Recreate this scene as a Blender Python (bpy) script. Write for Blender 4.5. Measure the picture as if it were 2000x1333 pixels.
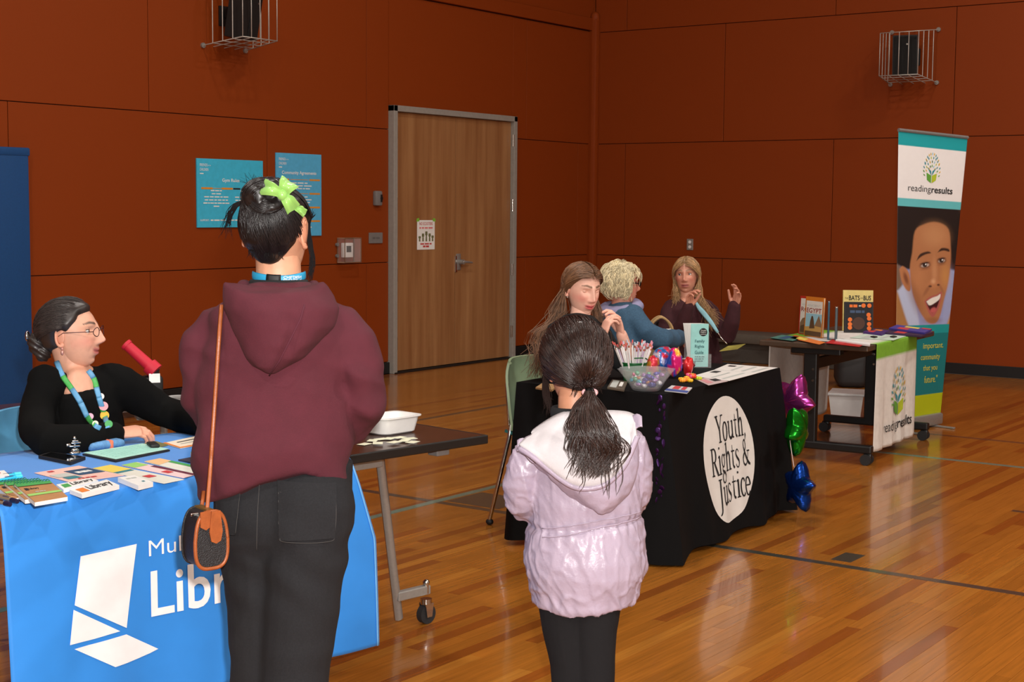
import bpy, bmesh, math, random
import numpy as np
from mathutils import Matrix, Vector
random.seed(7); RNG = np.random.default_rng(11)
PI = math.pi
SC = bpy.context.scene; COL = SC.collection
for o in list(bpy.data.objects): bpy.data.objects.remove(o)

# ------------------------------------------------------------ camera
FPX, CX, CY, EYE = 2870.0, 1000.0, 666.5, 1.555
_v1 = np.array([3070-CX, 424-CY, FPX]); _v1 /= np.linalg.norm(_v1)
_v2 = np.array([-3015-CX, 371-CY, FPX]); _v2 -= _v1*(_v1@_v2); _v2 /= np.linalg.norm(_v2)
RM = np.stack([_v1, _v2, np.cross(_v1, _v2)])          # camera (right, down, forward) -> world
CAMP = np.array([0, 0, EYE])
cam_d = bpy.data.cameras.new('camera'); cam = bpy.data.objects.new('camera', cam_d); COL.objects.link(cam)
cam_d.sensor_width = 36; cam_d.lens = FPX/2000*36; cam_d.clip_end = 100
m = Matrix.Identity(4)
for i in range(3):
    m[i][0] = RM[i, 0]; m[i][1] = -RM[i, 1]; m[i][2] = -RM[i, 2]; m[i][3] = CAMP[i]
cam.matrix_world = m
SC.camera = cam

# ------------------------------------------------------------ light
SC.view_settings.view_transform = 'Standard'; SC.view_settings.look = 'None'
SC.view_settings.gamma = 1.0; SC.view_settings.use_curve_mapping = False
SC.view_settings.exposure = 0.0
w = bpy.data.worlds.new('world'); SC.world = w; w.use_nodes = True
w.node_tree.nodes['Background'].inputs[0].default_value = (1.0, 0.93, 0.86, 1)
w.node_tree.nodes['Background'].inputs[1].default_value = 0.06
def lamp(name, kind, loc, energy, color=(1, 1, 1), size=0.1, aim=None):
    d = bpy.data.lights.new(name, kind); d.energy = energy; d.color = color
    if kind == 'AREA': d.shape = 'DISK'; d.size = size
    elif kind == 'SPOT': d.shadow_soft_size = size; d.spot_size = math.radians(72); d.spot_blend = .35
    else: d.shadow_soft_size = size
    o = bpy.data.objects.new(name, d); COL.objects.link(o); o.location = loc
    if aim is not None:
        o.rotation_euler = (Vector(aim)-Vector(loc)).to_track_quat('-Z', 'Y').to_euler()
    return o
# the camera's own flash, a hand above the lens
_f = CAMP + RM@np.array([0.07, -0.17, 0.02])
FLASH = lamp('camera_flash', 'SPOT', tuple(_f), 730, (1.0, .96, .92), 0.035, tuple(_f+RM@np.array([0, 0, 5.0])))
# gym high-bay lamps under the ceiling, out of the frame
for lx, ly, en in ((1.5, -3.5, 250), (6.5, -3.5, 270), (1.5, 4.6, 150), (6.8, 4.4, 150), (10.8, .2, 170), (-3, 0, 250)):
    lamp('high_bay_lamp', 'AREA', (lx, ly, 7.4), en, (1.0, .95, .88), .55, (lx, ly, 0))

# ------------------------------------------------------------ helpers
def ray(x, y): return RM@np.array([x-CX, y-CY, FPX])
def onz(x, y, z): d = ray(x, y); return CAMP+d*((z-EYE)/d[2])
def onx(x, y, X): d = ray(x, y); return CAMP+d*(X/d[0])
def ony(x, y, Y): d = ray(x, y); return CAMP+d*(Y/d[1])
def at(x, y, Z): return CAMP+ray(x, y)*(Z/FPX)
def lin(c):
    c = [v/255 for v in c]
    return tuple(v/12.92 if v <= .04045 else ((v+.055)/1.055)**2.4 for v in c)

MATS = {}
def mat(name, rgb, rough=.6, metal=0, var=.06, vscale=30, bump=0, bscale=200, coat=0, trans=0, alpha=1, sheen=0, spec=.5, attr=None, stretch=None, emis=None, aniso=0):
    """procedural principled material: base colour (sRGB 0-255) broken up by noise, optional bump and colour attribute"""
    if name in MATS: return MATS[name]
    M = bpy.data.materials.new(name); M.use_nodes = True; nt = M.node_tree; N = nt.nodes; L = nt.links
    b = N['Principled BSDF']
    b.inputs['Roughness'].default_value = rough; b.inputs['Metallic'].default_value = metal
    b.inputs['Coat Weight'].default_value = coat; b.inputs['Coat Roughness'].default_value = .08
    b.inputs['Transmission Weight'].default_value = trans; b.inputs['Alpha'].default_value = alpha
    b.inputs['Specular IOR Level'].default_value = spec; b.inputs['Sheen Weight'].default_value = sheen
    b.inputs['Anisotropic'].default_value = aniso
    c = lin(rgb)
    tc = N.new('ShaderNodeTexCoord'); mp = N.new('ShaderNodeMapping'); L.new(tc.outputs['Object'], mp.inputs[0])
    if stretch: mp.inputs['Scale'].default_value = stretch
    nz = N.new('ShaderNodeTexNoise'); nz.inputs['Scale'].default_value = vscale; nz.inputs['Detail'].default_value = 4
    L.new(mp.outputs[0], nz.inputs['Vector'])
    mr = N.new('ShaderNodeMapRange'); mr.inputs[1].default_value = .3; mr.inputs[2].default_value = .7
    mr.inputs[3].default_value = 1-var; mr.inputs[4].default_value = 1+var; L.new(nz.outputs['Fac'], mr.inputs[0])
    mx = N.new('ShaderNodeMix'); mx.data_type = 'RGBA'; mx.blend_type = 'MULTIPLY'; mx.inputs['Factor'].default_value = 1
    if attr:
        at_ = N.new('ShaderNodeAttribute'); at_.attribute_name = attr; L.new(at_.outputs['Color'], mx.inputs['A'])
    else: mx.inputs['A'].default_value = (*c, 1)
    L.new(mr.outputs[0], mx.inputs['B']); L.new(mx.outputs['Result'], b.inputs['Base Color'])
    if bump:
        n2 = N.new('ShaderNodeTexNoise'); n2.inputs['Scale'].default_value = bscale; n2.inputs['Detail'].default_value = 3
        L.new(mp.outputs[0], n2.inputs['Vector'])
        bp = N.new('ShaderNodeBump'); bp.inputs['Strength'].default_value = bump; bp.inputs['Distance'].default_value = .004
        L.new(n2.outputs['Fac'], bp.inputs['Height']); L.new(bp.outputs[0], b.inputs['Normal'])
    if emis: b.inputs['Emission Color'].default_value = (*c, 1); b.inputs['Emission Strength'].default_value = emis
    M.diffuse_color = (*c, 1); MATS[name] = M
    return M

class MB:
    """collects vertices, faces and optional per-vertex colours"""
    def __init__(s): s.v = []; s.f = []; s.c = []
    def add(s, v, f, col=None):
        n = len(s.v); s.v += np.asarray(v, float).reshape(-1, 3).tolist()
        s.f += (f+n).tolist() if isinstance(f, np.ndarray) else ([tuple(q) for q in f] if n == 0 else [tuple([i+n for i in q]) for q in f])
        s.c += [col or (1, 1, 1)]*len(v) if (col is None or not isinstance(col, np.ndarray)) else col.tolist()
        return s
    def box(s, c, d, R=None, col=None, bev=0):
        x, y, z = d[0]/2, d[1]/2, d[2]/2
        if bev:
            b = min(bev, x*.9, y*.9, z*.9); P = []
            bm = bmesh.new(); bmesh.ops.create_cube(bm, size=2)
            for q in bm.verts: q.co = Vector((q.co.x*x, q.co.y*y, q.co.z*z))
            bmesh.ops.bevel(bm, geom=list(bm.edges), offset=b, segments=2, affect='EDGES', profile=.5)
            bm.verts.index_update(); P = [np.array(q.co) for q in bm.verts]; F = [[q.index for q in fc.verts] for fc in bm.faces]; bm.free()
        else:
            P = [np.array((i*x, j*y, k*z)) for k in (-1, 1) for j in (-1, 1) for i in (-1, 1)]
            F = [(0, 2, 3, 1), (4, 5, 7, 6), (0, 1, 5, 4), (2, 6, 7, 3), (0, 4, 6, 2), (1, 3, 7, 5)]
        if R is not None: P = [np.array(R)@p for p in P]
        return s.add([p+np.array(c) for p in P], F, col)
    def loft(s, rings, cap=True, col=None, closed=True):
        n = len(rings[0]); V = [p for r in rings for p in r]; F = []
        for i in range(len(rings)-1):
            for j in range(n if closed else n-1):
                k = (j+1) % n; F.append((i*n+j, i*n+k, (i+1)*n+k, (i+1)*n+j))
        if cap and closed: F.append(tuple(range(n))[::-1]); F.append(tuple((len(rings)-1)*n+j for j in range(n)))
        return s.add(V, F, col)
    def tube(s, pts, r, n=8, col=None, cap=True, ry=None, up=None):
        pts = [np.array(p, float) for p in pts]; m_ = len(pts)
        r = [r]*m_ if np.isscalar(r) else list(r); ry = r if ry is None else ([ry]*m_ if np.isscalar(ry) else list(ry))
        T = [pts[min(i+1, m_-1)]-pts[max(i-1, 0)] for i in range(m_)]; T = [t/(np.linalg.norm(t)+1e-9) for t in T]
        u = np.array(up, float) if up is not None else (np.array([0, 0, 1.]) if abs(T[0][2]) < .9 else np.array([0, 1., 0]))
        R_ = []
        for i in range(m_):
            a = np.cross(T[i], u); a /= np.linalg.norm(a)+1e-9; b = np.cross(a, T[i]); u = b if up is None else u
            R_.append([pts[i]+a*r[i]*math.cos(2*PI*k/n)+b*ry[i]*math.sin(2*PI*k/n) for k in range(n)])
        return s.loft(R_, cap, col)
    def caps(s, pts, r, n=16, ry=None, up=None, col=None):
        """tube with rounded ends"""
        pts = [np.array(p, float) for p in pts]; m_ = len(pts)
        r = [r]*m_ if np.isscalar(r) else list(r); ry = list(r) if ry is None else ([ry]*m_ if np.isscalar(ry) else list(ry))
        d0 = pts[0]-pts[1]; d0 /= np.linalg.norm(d0); d1 = pts[-1]-pts[-2]; d1 /= np.linalg.norm(d1)
        P, A, B = [], [], []
        for t in (85, 60, 30):
            t = math.radians(t); P.append(pts[0]+d0*min(r[0], ry[0])*math.sin(t)); A.append(r[0]*math.cos(t)); B.append(ry[0]*math.cos(t))
        P += pts; A += r; B += ry
        for t in (30, 60, 85):
            t = math.radians(t); P.append(pts[-1]+d1*min(r[-1], ry[-1])*math.sin(t)); A.append(r[-1]*math.cos(t)); B.append(ry[-1]*math.cos(t))
        return s.tube(P, A, n, col, True, B, up)
    def ell(s, c, r, R=None, nu=20, nv=12, col=None):
        V = []; F = []
        for i in range(1, nv):
            t = PI*i/nv
            for j in range(nu):
                a = 2*PI*j/nu; V.append(np.array([r[0]*math.sin(t)*math.cos(a), r[1]*math.sin(t)*math.sin(a), r[2]*math.cos(t)]))
        for i in range(nv-2):
            for j in range(nu):
                k = (j+1) % nu; F.append((i*nu+j, (i+1)*nu+j, (i+1)*nu+k, i*nu+k))
        V.append(np.array([0, 0, r[2]])); V.append(np.array([0, 0, -r[2]])); a, b = len(V)-2, len(V)-1
        for j in range(nu):
            k = (j+1) % nu; F.append((a, j, k)); F.append((b, (nv-2)*nu+k, (nv-2)*nu+j))
        if R is not None: V = [np.array(R)@p for p in V]
        return s.add([p+np.array(c) for p in V], F, col)
    def cyl(s, a, b, r, n=16, r2=None, col=None):
        return s.tube([a, b], [r, r if r2 is None else r2], n, col)
    def prism(s, poly, o=(0, 0, 0), u=(1, 0, 0), v=(0, 1, 0), t=.002, col=None):
        """polygon in the plane (u, v) at o, thickness t along u x v"""
        o, u, v = np.array(o, float), np.array(u, float), np.array(v, float); w_ = np.cross(u, v); w_ /= np.linalg.norm(w_); n = len(poly)
        ar = sum(poly[i][0]*poly[(i+1) % n][1]-poly[(i+1) % n][0]*poly[i][1] for i in range(n))
        if ar < 0: poly = poly[::-1]
        A = [o+u*p[0]+v*p[1] for p in poly]; B = [p+w_*t for p in A]
        F = [tuple(range(n))[::-1], tuple(range(n, 2*n))]+[(i, (i+1) % n, n+(i+1) % n, n+i) for i in range(n)]
        return s.add(A+B, F, col)
    def grid(s, P, col=None):
        """P: array (ny, nx, 3); col optional array (ny, nx, 3)"""
        ny, nx = P.shape[:2]
        F = [(j*nx+i, j*nx+i+1, (j+1)*nx+i+1, (j+1)*nx+i) for j in range(ny-1) for i in range(nx-1)]
        return s.add(P.reshape(-1, 3), F, None if col is None else np.asarray(col).reshape(-1, 3))
    def sheet(s, P, t, col=None):
        """grid with thickness: P and P offset along the normals by -t, closed at the rim"""
        ny, nx = P.shape[:2]
        du = np.gradient(P, axis=1); dv = np.gradient(P, axis=0); nn = np.cross(du, dv); nn /= np.linalg.norm(nn, axis=2, keepdims=True)+1e-12
        Q = P-nn*t; n = ny*nx; F = []
        for j in range(ny-1):
            for i in range(nx-1):
                a = j*nx+i; F.append((a, a+1, a+nx+1, a+nx)); F.append((n+a, n+a+nx, n+a+nx+1, n+a+1))
        rim = [i for i in range(nx)]+[j*nx+nx-1 for j in range(1, ny)]+[(ny-1)*nx+i for i in range(nx-2, -1, -1)]+[j*nx for j in range(ny-2, 0, -1)]
        for k in range(len(rim)):
            a, b = rim[k], rim[(k+1) % len(rim)]; F.append((b, a, n+a, n+b))
        V = np.concatenate([P.reshape(-1, 3), Q.reshape(-1, 3)])
        c = None
        if col is not None: c = np.concatenate([np.asarray(col).reshape(-1, 3)]*2)
        return s.add(V, F, c)
    def build(s, name, material, parent=None, smooth=False, colors=False, loc=None, rotz=None):
        me = bpy.data.meshes.new(name); me.from_pydata(s.v, [], s.f); me.update()
        if colors:
            a = me.color_attributes.new('col', 'FLOAT_COLOR', 'POINT')
            a.data.foreach_set('color', np.concatenate([np.array(s.c, float), np.ones((len(s.c), 1))], 1).ravel())
        if smooth is True: me.shade_smooth()
        elif smooth:
            me.shade_smooth(); me.set_sharp_from_angle(angle=math.radians(smooth))
        me.materials.append(material)
        o = bpy.data.objects.new(name, me); COL.objects.link(o)
        if parent is not None: o.parent = parent
        if loc is not None: o.location = loc
        if rotz is not None: o.rotation_euler = (0, 0, rotz)
        return o

def tag(o, label=None, cat=None, group=None, kind=None):
    for k, v in (('label', label), ('category', cat), ('group', group), ('kind', kind)):
        if v: o[k] = v
    return o
def thing(name, label, cat, loc=(0, 0, 0), rotz=0, group=None):
    o = bpy.data.objects.new(name, None); COL.objects.link(o); o.empty_display_size = .1
    o.location = tuple(map(float, loc)); o.rotation_euler = (0, 0, rotz)
    return tag(o, label, cat, group)
def rz(a): c, s = math.cos(a), math.sin(a); return np.array([[c, -s, 0], [s, c, 0], [0, 0, 1.]])
def rx(a): c, s = math.cos(a), math.sin(a); return np.array([[1., 0, 0], [0, c, -s], [0, s, c]])
def ry_(a): c, s = math.cos(a), math.sin(a); return np.array([[c, 0, s], [0, 1., 0], [-s, 0, c]])
def spline(pts, n):
    """Catmull-Rom through pts, n samples"""
    P = np.array(pts, float); P = np.concatenate([[2*P[0]-P[1]], P, [2*P[-1]-P[-2]]]); t = np.linspace(0, len(P)-3-1e-9, n); i = t.astype(int); u = (t-i)[:, None]
    a, b, c, d = P[i], P[i+1], P[i+2], P[i+3]
    return .5*((2*b)+(-a+c)*u+(2*a-5*b+4*c-d)*u*u+(-a+3*b-3*c+d)*u**3)
def vnoise(p, seed=0):
    """vectorised value noise in -1..1, p: (n, 3)"""
    p = np.asarray(p, float)+seed*17.31; i = np.floor(p).astype(np.int64); f = p-i; f = f*f*(3-2*f); r = 0
    for dx in (0, 1):
        for dy in (0, 1):
            for dz in (0, 1):
                h = ((i[:, 0]+dx)*374761393+(i[:, 1]+dy)*668265263+(i[:, 2]+dz)*2147483647) & 0xffffffff
                h = ((h ^ (h >> 13))*1274126177) & 0xffffffff; h = (h ^ (h >> 16)) & 0xffff
                wgt = (f[:, 0] if dx else 1-f[:, 0])*(f[:, 1] if dy else 1-f[:, 1])*(f[:, 2] if dz else 1-f[:, 2])
                r = r+wgt*(h/32767.5-1)
    return r
_txt = {}
def text_mesh(s, width=None, height=None, bold=0, align='LEFT', shear=0):
    """outline text from the built-in font -> (verts (n,2), faces); left/bottom at 0, scaled to width and cap height"""
    key = (s, bold, shear)
    if s[0] == '~' and key not in _txt:                            # print too small to read: a row of word-length dashes
        rr = random.Random(len(s)*7+3); x = 0; V = []; F = []
        for _ in s:
            wd = rr.uniform(1.2, 3.6); n = len(V); V += [(x, .15), (x+wd, .15), (x+wd, .85), (x, .85)]; F.append((n, n+1, n+2, n+3)); x += wd+.5
        V += [(0, 0), (0, 1)]; _txt[key] = (np.array(V), F)
    if key not in _txt:
        cu = bpy.data.curves.new('t', 'FONT'); cu.body = s; cu.size = 1; cu.offset = bold; cu.shear = shear; cu.resolution_u = 4
        ob = bpy.data.objects.new('t', cu); COL.objects.link(ob)
        dg = bpy.context.evaluated_depsgraph_get(); me = bpy.data.meshes.new_from_object(ob.evaluated_get(dg))
        V = np.array([v.co[:2] for v in me.vertices]) if len(me.vertices) else np.zeros((1, 2)); F = [tuple(p.vertices) for p in me.polygons]
        bpy.data.objects.remove(ob); bpy.data.meshes.remove(me); bpy.data.curves.remove(cu); _txt[key] = (V, F)
    V, F = _txt[key]; V = V.copy(); V -= V.min(0)
    if height and width: V *= np.array([width/max(V[:, 0].max(), 1e-6), height/max(V[:, 1].max(), 1e-6)])
    elif height: V *= height/max(V[:, 1].max(), 1e-6)
    elif width: V *= width/max(V[:, 0].max(), 1e-6)
    if align == 'CENTER': V[:, 0] -= V[:, 0].max()/2
    return V, F
def put_text(mb, s, o, u, v, width=None, height=None, bold=0, align='LEFT', lift=.0006, fn=None, shear=0, col=None):
    V, F = text_mesh(s, width, height, bold, align, shear); o, u, v = np.array(o, float), np.array(u, float), np.array(v, float)
    if fn is None:
        n = np.cross(u, v); P = [o+u*p[0]+v*p[1]+n*lift for p in V]
    else: P = [fn(p[0], p[1]) for p in V]
    mb.add(P, F, col)
def fuse(mb, voxel, smooth=2, fac=.5):
    """one continuous skin over overlapping closed pieces (voxel remesh + smoothing)"""
    me = bpy.data.meshes.new('f'); me.from_pydata(mb.v, [], mb.f); me.update()
    bm = bmesh.new(); bm.from_mesh(me); bmesh.ops.recalc_face_normals(bm, faces=list(bm.faces)); bm.to_mesh(me); bm.free()
    o = bpy.data.objects.new('f', me); COL.objects.link(o)
    r = o.modifiers.new('r', 'REMESH'); r.mode = 'VOXEL'; r.voxel_size = voxel
    if smooth: q = o.modifiers.new('s', 'SMOOTH'); q.factor = fac; q.iterations = smooth
    dg = bpy.context.evaluated_depsgraph_get(); e = bpy.data.meshes.new_from_object(o.evaluated_get(dg))
    V = np.empty(len(e.vertices)*3); e.vertices.foreach_get('co', V); V = V.reshape(-1, 3)
    F = [tuple(p.vertices) for p in e.polygons]
    Nn = np.empty(len(e.vertices)*3); e.vertices.foreach_get('normal', Nn); Nn = Nn.reshape(-1, 3)
    bpy.data.objects.remove(o); bpy.data.meshes.remove(me); bpy.data.meshes.remove(e)
    return V, F, Nn
def copy_tree(o, parent=None):
    c = o.copy(); COL.objects.link(c); c.parent = parent
    for ch in list(o.children): copy_tree(ch, c)
    return c
# ============================================================ the room
YW, XW = 8.89, 13.89
M_WALL = mat('burnt_orange_panel', (134, 54, 6), .62, 0, .07, 260, .12, 900, spec=.22)
M_GAP = mat('panel_joint', (70, 30, 14), .8)
M_BLACK = mat('black_rubber', (14, 14, 15), .6)
M_STEEL = mat('brushed_steel', (160, 158, 154), .36, .5, .05, 90)
M_CHROME = mat('chrome', (205, 203, 200), .16, 1, .03)
M_FRAME = mat('grey_door_frame', (150, 145, 138), .5)
M_GREY = mat('grey_plastic', (118, 114, 112), .55)
M_WHITE = mat('white_plastic', (232, 230, 228), .35, 0, .02)
M_PAPER = mat('white_paper', (236, 234, 230), .8, 0, .02)
M_DARK = mat('dark_print', (32, 30, 32), .8)
M_ORANGE = mat('orange_print', (214, 140, 40), .8)

def structure(o): o['kind'] = 'structure'; return o
def wall(name, axis, a0, a1, rows, plane, sgn, label):
    """backing slab plus separate panels standing 12 mm proud of it"""
    mb = MB()
    if axis == 'x': mb.box(((a0+a1)/2, plane+.09, 3.9), (a1-a0, .15, 7.8))
    else: mb.box((plane+.09, (a0+a1)/2, 3.9), (.15, a1-a0, 7.8))
    w_ = structure(mb.build(name, M_GAP)); w_['label'] = label
    g = .006
    for z0, z1, joints, holes in rows:
        js = [a0]+[j for j in sorted(joints) if a0 < j < a1]+[a1]
        for i in range(len(js)-1):
            segs = [(js[i], js[i+1])]
            for h0, h1 in holes:
                segs = [q for s_ in segs for q in ((s_[0], min(s_[1], h0)), (max(s_[0], h1), s_[1])) if q[1]-q[0] > .02]
            for s0, s1 in segs:
                c, d = (s0+s1)/2, s1-s0-g
                b = MB().box((0, 0, 0), (d, .03, z1-z0-g) if axis == 'x' else (.03, d, z1-z0-g), bev=.003)
                b.build('panel', M_WALL, w_, loc=(c, plane, (z0+z1)/2) if axis == 'x' else (plane, c, (z0+z1)/2))
    return w_
DX0, DX1, DZ = 10.414, 12.366, 2.485           # door opening incl. frame
R_ = [(.11, 1.04, (2.56, 5.07, 7.59, 10.107, 12.61), [(DX0, DX1)]), (1.04, 2.265, (1.31, 3.83, 6.342, 8.856, 11.36, 13.6), [(DX0, DX1)]),
      (2.265, DZ, (2.56, 5.07, 7.60, 10.107, 12.61), [(DX0, DX1)]), (DZ, 3.495, (2.56, 5.07, 7.60, 10.107, 12.61), [])]
# the row between the seams 2.265 and 3.495 is one panel except above the door
R_ = R_[:2]+[(2.265, 3.495, (2.56, 5.07, 7.60, 10.107, 12.61), [(DX0, DX1)])]+[(3.64, 4.86, (1.31, 3.83, 6.34, 8.86, 11.36), []), (4.86, 7.6, (2.56, 5.07, 7.6, 10.1, 12.6), [])]
wl = wall('wall_left', 'x', 0, XW-.015, R_, YW+.015, 1, 'burnt orange panelled gym wall with a double door')
for x0, x1 in ((DX0, 12.61-.0),):
    b = MB().box((0, 0, 0), (x1-x0-.006 if False else DX1-DX0, .03, 3.495-DZ-.004)); b.build('panel', M_WALL, wl, loc=((DX0+DX1)/2, YW+.015, (DZ+3.495)/2))
b = MB().box((0, 0, 0), (XW, .06, .135), bev=.006); b.build('ledge', M_WALL, wl, loc=(XW/2-.03, YW+.0, 3.57))
RR = [(.0, 1.04, (9.7, 7.25, 4.82, 2.4, -.02), []), (1.04, 2.265, (8.464, 6.033, 3.61, 1.19), []), (2.265, 3.485, (7.268, 4.831, 2.41, 0), []),
      (3.485, 4.7, (8.468, 6.05, 3.63, 1.2), []), (4.7, 7.6, (7.26, 4.83, 2.4, 0), [])]
wr = wall('wall_right', 'y', -2.2, YW-.02, RR, XW+.015, 1, 'burnt orange panelled gym wall behind the banner stand')
b = MB(); b.caps([(0, 0, 0), (0, 0, 3.56)], .052, 20); b.box((.0, .0, 1.78), (.1, .1, 3.5), bev=.02)
o = b.build('trim_1', M_WALL, smooth=40, loc=(XW-.035, YW-.035, .1)); structure(o); o['label'] = 'orange corner post where the two panelled walls meet'
MB().box((0, 0, 0), (.22, .22, 7.8)).build('corner_fill', M_WALL, wl, loc=(XW+.10, YW+.10, 3.9))
# unseen sides of the gym
for nm, c, d in (('wall_back', (-4.5, 3.3, 3.9), (.15, 12.6, 7.8)), ('wall_near', (4.7, -5.2, 3.9), (18.6, .15, 7.8))):
    structure(MB().box((0, 0, 0), d).build(nm, mat('painted_block_wall', (206, 200, 190), .8), loc=c))
structure(MB().box((0, 0, 0), (18.6, 14.4, .1)).build('ceiling', mat('gym_ceiling', (196, 190, 180), .8), loc=(4.7, 1.95, 7.75)))
def baseb(nm, c, d): structure(MB().box((0, 0, 0), d, bev=.004).build(nm, M_BLACK, loc=c))
baseb('baseboard_left', (5.2, YW-.006, .055), (DX0*2-10.4, .016, .105))
bpy.data.objects['baseboard_left'].location.x = DX0/2
baseb('baseboard_corner', ((DX1+XW)/2-.02, YW-.006, .055), (XW-DX1-.06, .016, .105))
baseb('baseboard_right', (XW-.006, 3.3, .055), (.016, 10.9, .105))

# ------------------------------------------------------------ floor of maple strips
def board_mat():
    M = bpy.data.materials.new('varnished_maple'); M.use_nodes = True; nt = M.node_tree; N = nt.nodes; L = nt.links; b = N['Principled BSDF']
    b.inputs['Roughness'].default_value = .2; b.inputs['Coat Weight'].default_value = .28; b.inputs['Coat Roughness'].default_value = .06
    a = N.new('ShaderNodeAttribute'); a.attribute_name = 'col'
    g = N.new('ShaderNodeNewGeometry'); mp = N.new('ShaderNodeMapping'); mp.inputs['Scale'].default_value = (3, 60, 1); L.new(g.outputs['Position'], mp.inputs[0])
    nz = N.new('ShaderNodeTexNoise'); nz.inputs['Scale'].default_value = 1.2; nz.inputs['Detail'].default_value = 5; L.new(mp.outputs[0], nz.inputs['Vector'])
    mr = N.new('ShaderNodeMapRange'); mr.inputs[1].default_value = .3; mr.inputs[2].default_value = .72; mr.inputs[3].default_value = .82; mr.inputs[4].default_value = 1.12; L.new(nz.outputs['Fac'], mr.inputs[0])
    mx = N.new('ShaderNodeMix'); mx.data_type = 'RGBA'; mx.blend_type = 'MULTIPLY'; mx.inputs['Factor'].default_value = 1
    L.new(a.outputs['Color'], mx.inputs['A']); L.new(mr.outputs[0], mx.inputs['B']); L.new(mx.outputs['Result'], b.inputs['Base Color'])
    return M
M_BOARD = board_mat()
fl = structure(MB().box((0, 0, 0), (18.5, 14.3, .1)).build('floor', mat('dark_subfloor', (58, 30, 14), .7), loc=(4.7, 1.95, -.062)))
fl['label'] = 'varnished maple strip gym floor'
def bcol():
    base = np.array(lin((160, 98, 33))); r = random.random()
    k = 1+random.uniform(-.11, .10)
    if r < .13: base = np.array(lin((138, 75, 24)))
    elif r < .2: base = np.array(lin((170, 109, 40)))
    return tuple(base*k)
BW = .0572; boards = []
for j in range(int(-2.4/BW), int(YW/BW)):
    y = j*BW; x = -1.5+random.uniform(0, 1.2)
    while x < XW-.05:
        ln = random.choice((.5, .7, .9, 1.2, 1.5, 1.9))*random.uniform(.85, 1.15); x1 = min(x+ln, XW-.01)
        cxm = (x+x1)/2; c = RM.T@(np.array([cxm, y+BW/2, 0])-CAMP)
        vis = False
        if c[2] > 1: px, py = CX+FPX*c[0]/c[2], CY+FPX*c[1]/c[2]; vis = -60 < px < 2060 and py < 1390
        boards.append((c[2]+(0 if vis else 50), x, x1, y, bcol()))
        x = x1
boards.sort(key=lambda q: q[0])
far = MB()
for k, (z_, x, x1, y, c) in enumerate(boards):
    if k < 300:
        b = MB().box((0, 0, 0), (x1-x-.0012, BW-.0011, .012), col=c)
        b.build('board', M_BOARD, fl, colors=True, loc=((x+x1)/2-4.7, y+BW/2-1.95, -.006+.062))
    else: far.box(((x+x1)/2, y+BW/2, -.006), (x1-x-.0012, BW-.0011, .012), col=c)
o = far.build('board_field', M_BOARD, fl, colors=True, loc=(-4.7, -1.95, .062)); o['kind'] = 'stuff'
M_LINE = mat('court_line_charcoal', (62, 60, 52), .25, coat=.5); M_TEAL = mat('court_line_teal', (96, 128, 116), .25, coat=.5)
def line(x0, x1, y0, y1, m_, z=.0006):
    MB().box(((x0+x1)/2-4.7, (y0+y1)/2-1.95, z/2+.062), (abs(x1-x0), abs(y1-y0), z)).build('court_line', m_, fl)
line(5.975, 6.027, -1.2, 7.0, M_LINE); line(6.08, 6.25, 2.505, 2.60, M_LINE); line(7.66, 7.7, 1.0, 2.285, M_LINE)
line(2.0, 9.0, 4.775, 4.825, M_TEAL, .0009); line(9.01, 9.06, -1.2, 6.2, M_TEAL); line(9.98, 10.02, -1.2, 6.6, M_LINE, .0004)
line(6.05, 6.36, 4.42, 4.76, M_LINE, .0005); line(5.0, 13.8, 6.74, 6.79, M_LINE, .0003)

# ------------------------------------------------------------ double door
DW = DX1-DX0
dr = structure(thing('door_1', 'double wooden veneer door in a grey steel frame', None, ((DX0+DX1)/2, YW, 0)))
M_DOOR = None
def door_mat():
    M = bpy.data.materials.new('birch_veneer'); M.use_nodes = True; nt = M.node_tree; N = nt.nodes; L = nt.links; b = N['Principled BSDF']; b.inputs['Roughness'].default_value = .42
    tc = N.new('ShaderNodeTexCoord'); mp = N.new('ShaderNodeMapping'); mp.inputs['Scale'].default_value = (5.2, 1, .32); L.new(tc.outputs['Object'], mp.inputs[0])
    nz = N.new('ShaderNodeTexNoise'); nz.inputs['Scale'].default_value = 1.5; nz.inputs['Detail'].default_value = 5; nz.inputs['Roughness'].default_value = .6; L.new(mp.outputs[0], nz.inputs['Vector'])
    cr = N.new('ShaderNodeValToRGB'); e = cr.color_ramp.elements; e[0].position = .3; e[0].color = (*lin((136, 88, 50)), 1); e[1].position = .72; e[1].color = (*lin((172, 126, 82)), 1)
    L.new(nz.outputs['Fac'], cr.inputs[0]); L.new(cr.outputs[0], b.inputs['Base Color']); return M
M_DOOR = door_mat()
fr = MB(); fw = .055
fr.box((-DW/2+fw/2, -.02, DZ/2), (fw, .09, DZ), bev=.004).box((DW/2-fw/2, -.02, DZ/2), (fw, .09, DZ), bev=.004).box((0, -.02, DZ-fw/2), (DW, .09, fw), bev=.004)
fr.build('door_frame', M_FRAME, dr)
lw = (DW-2*fw)/2
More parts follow.
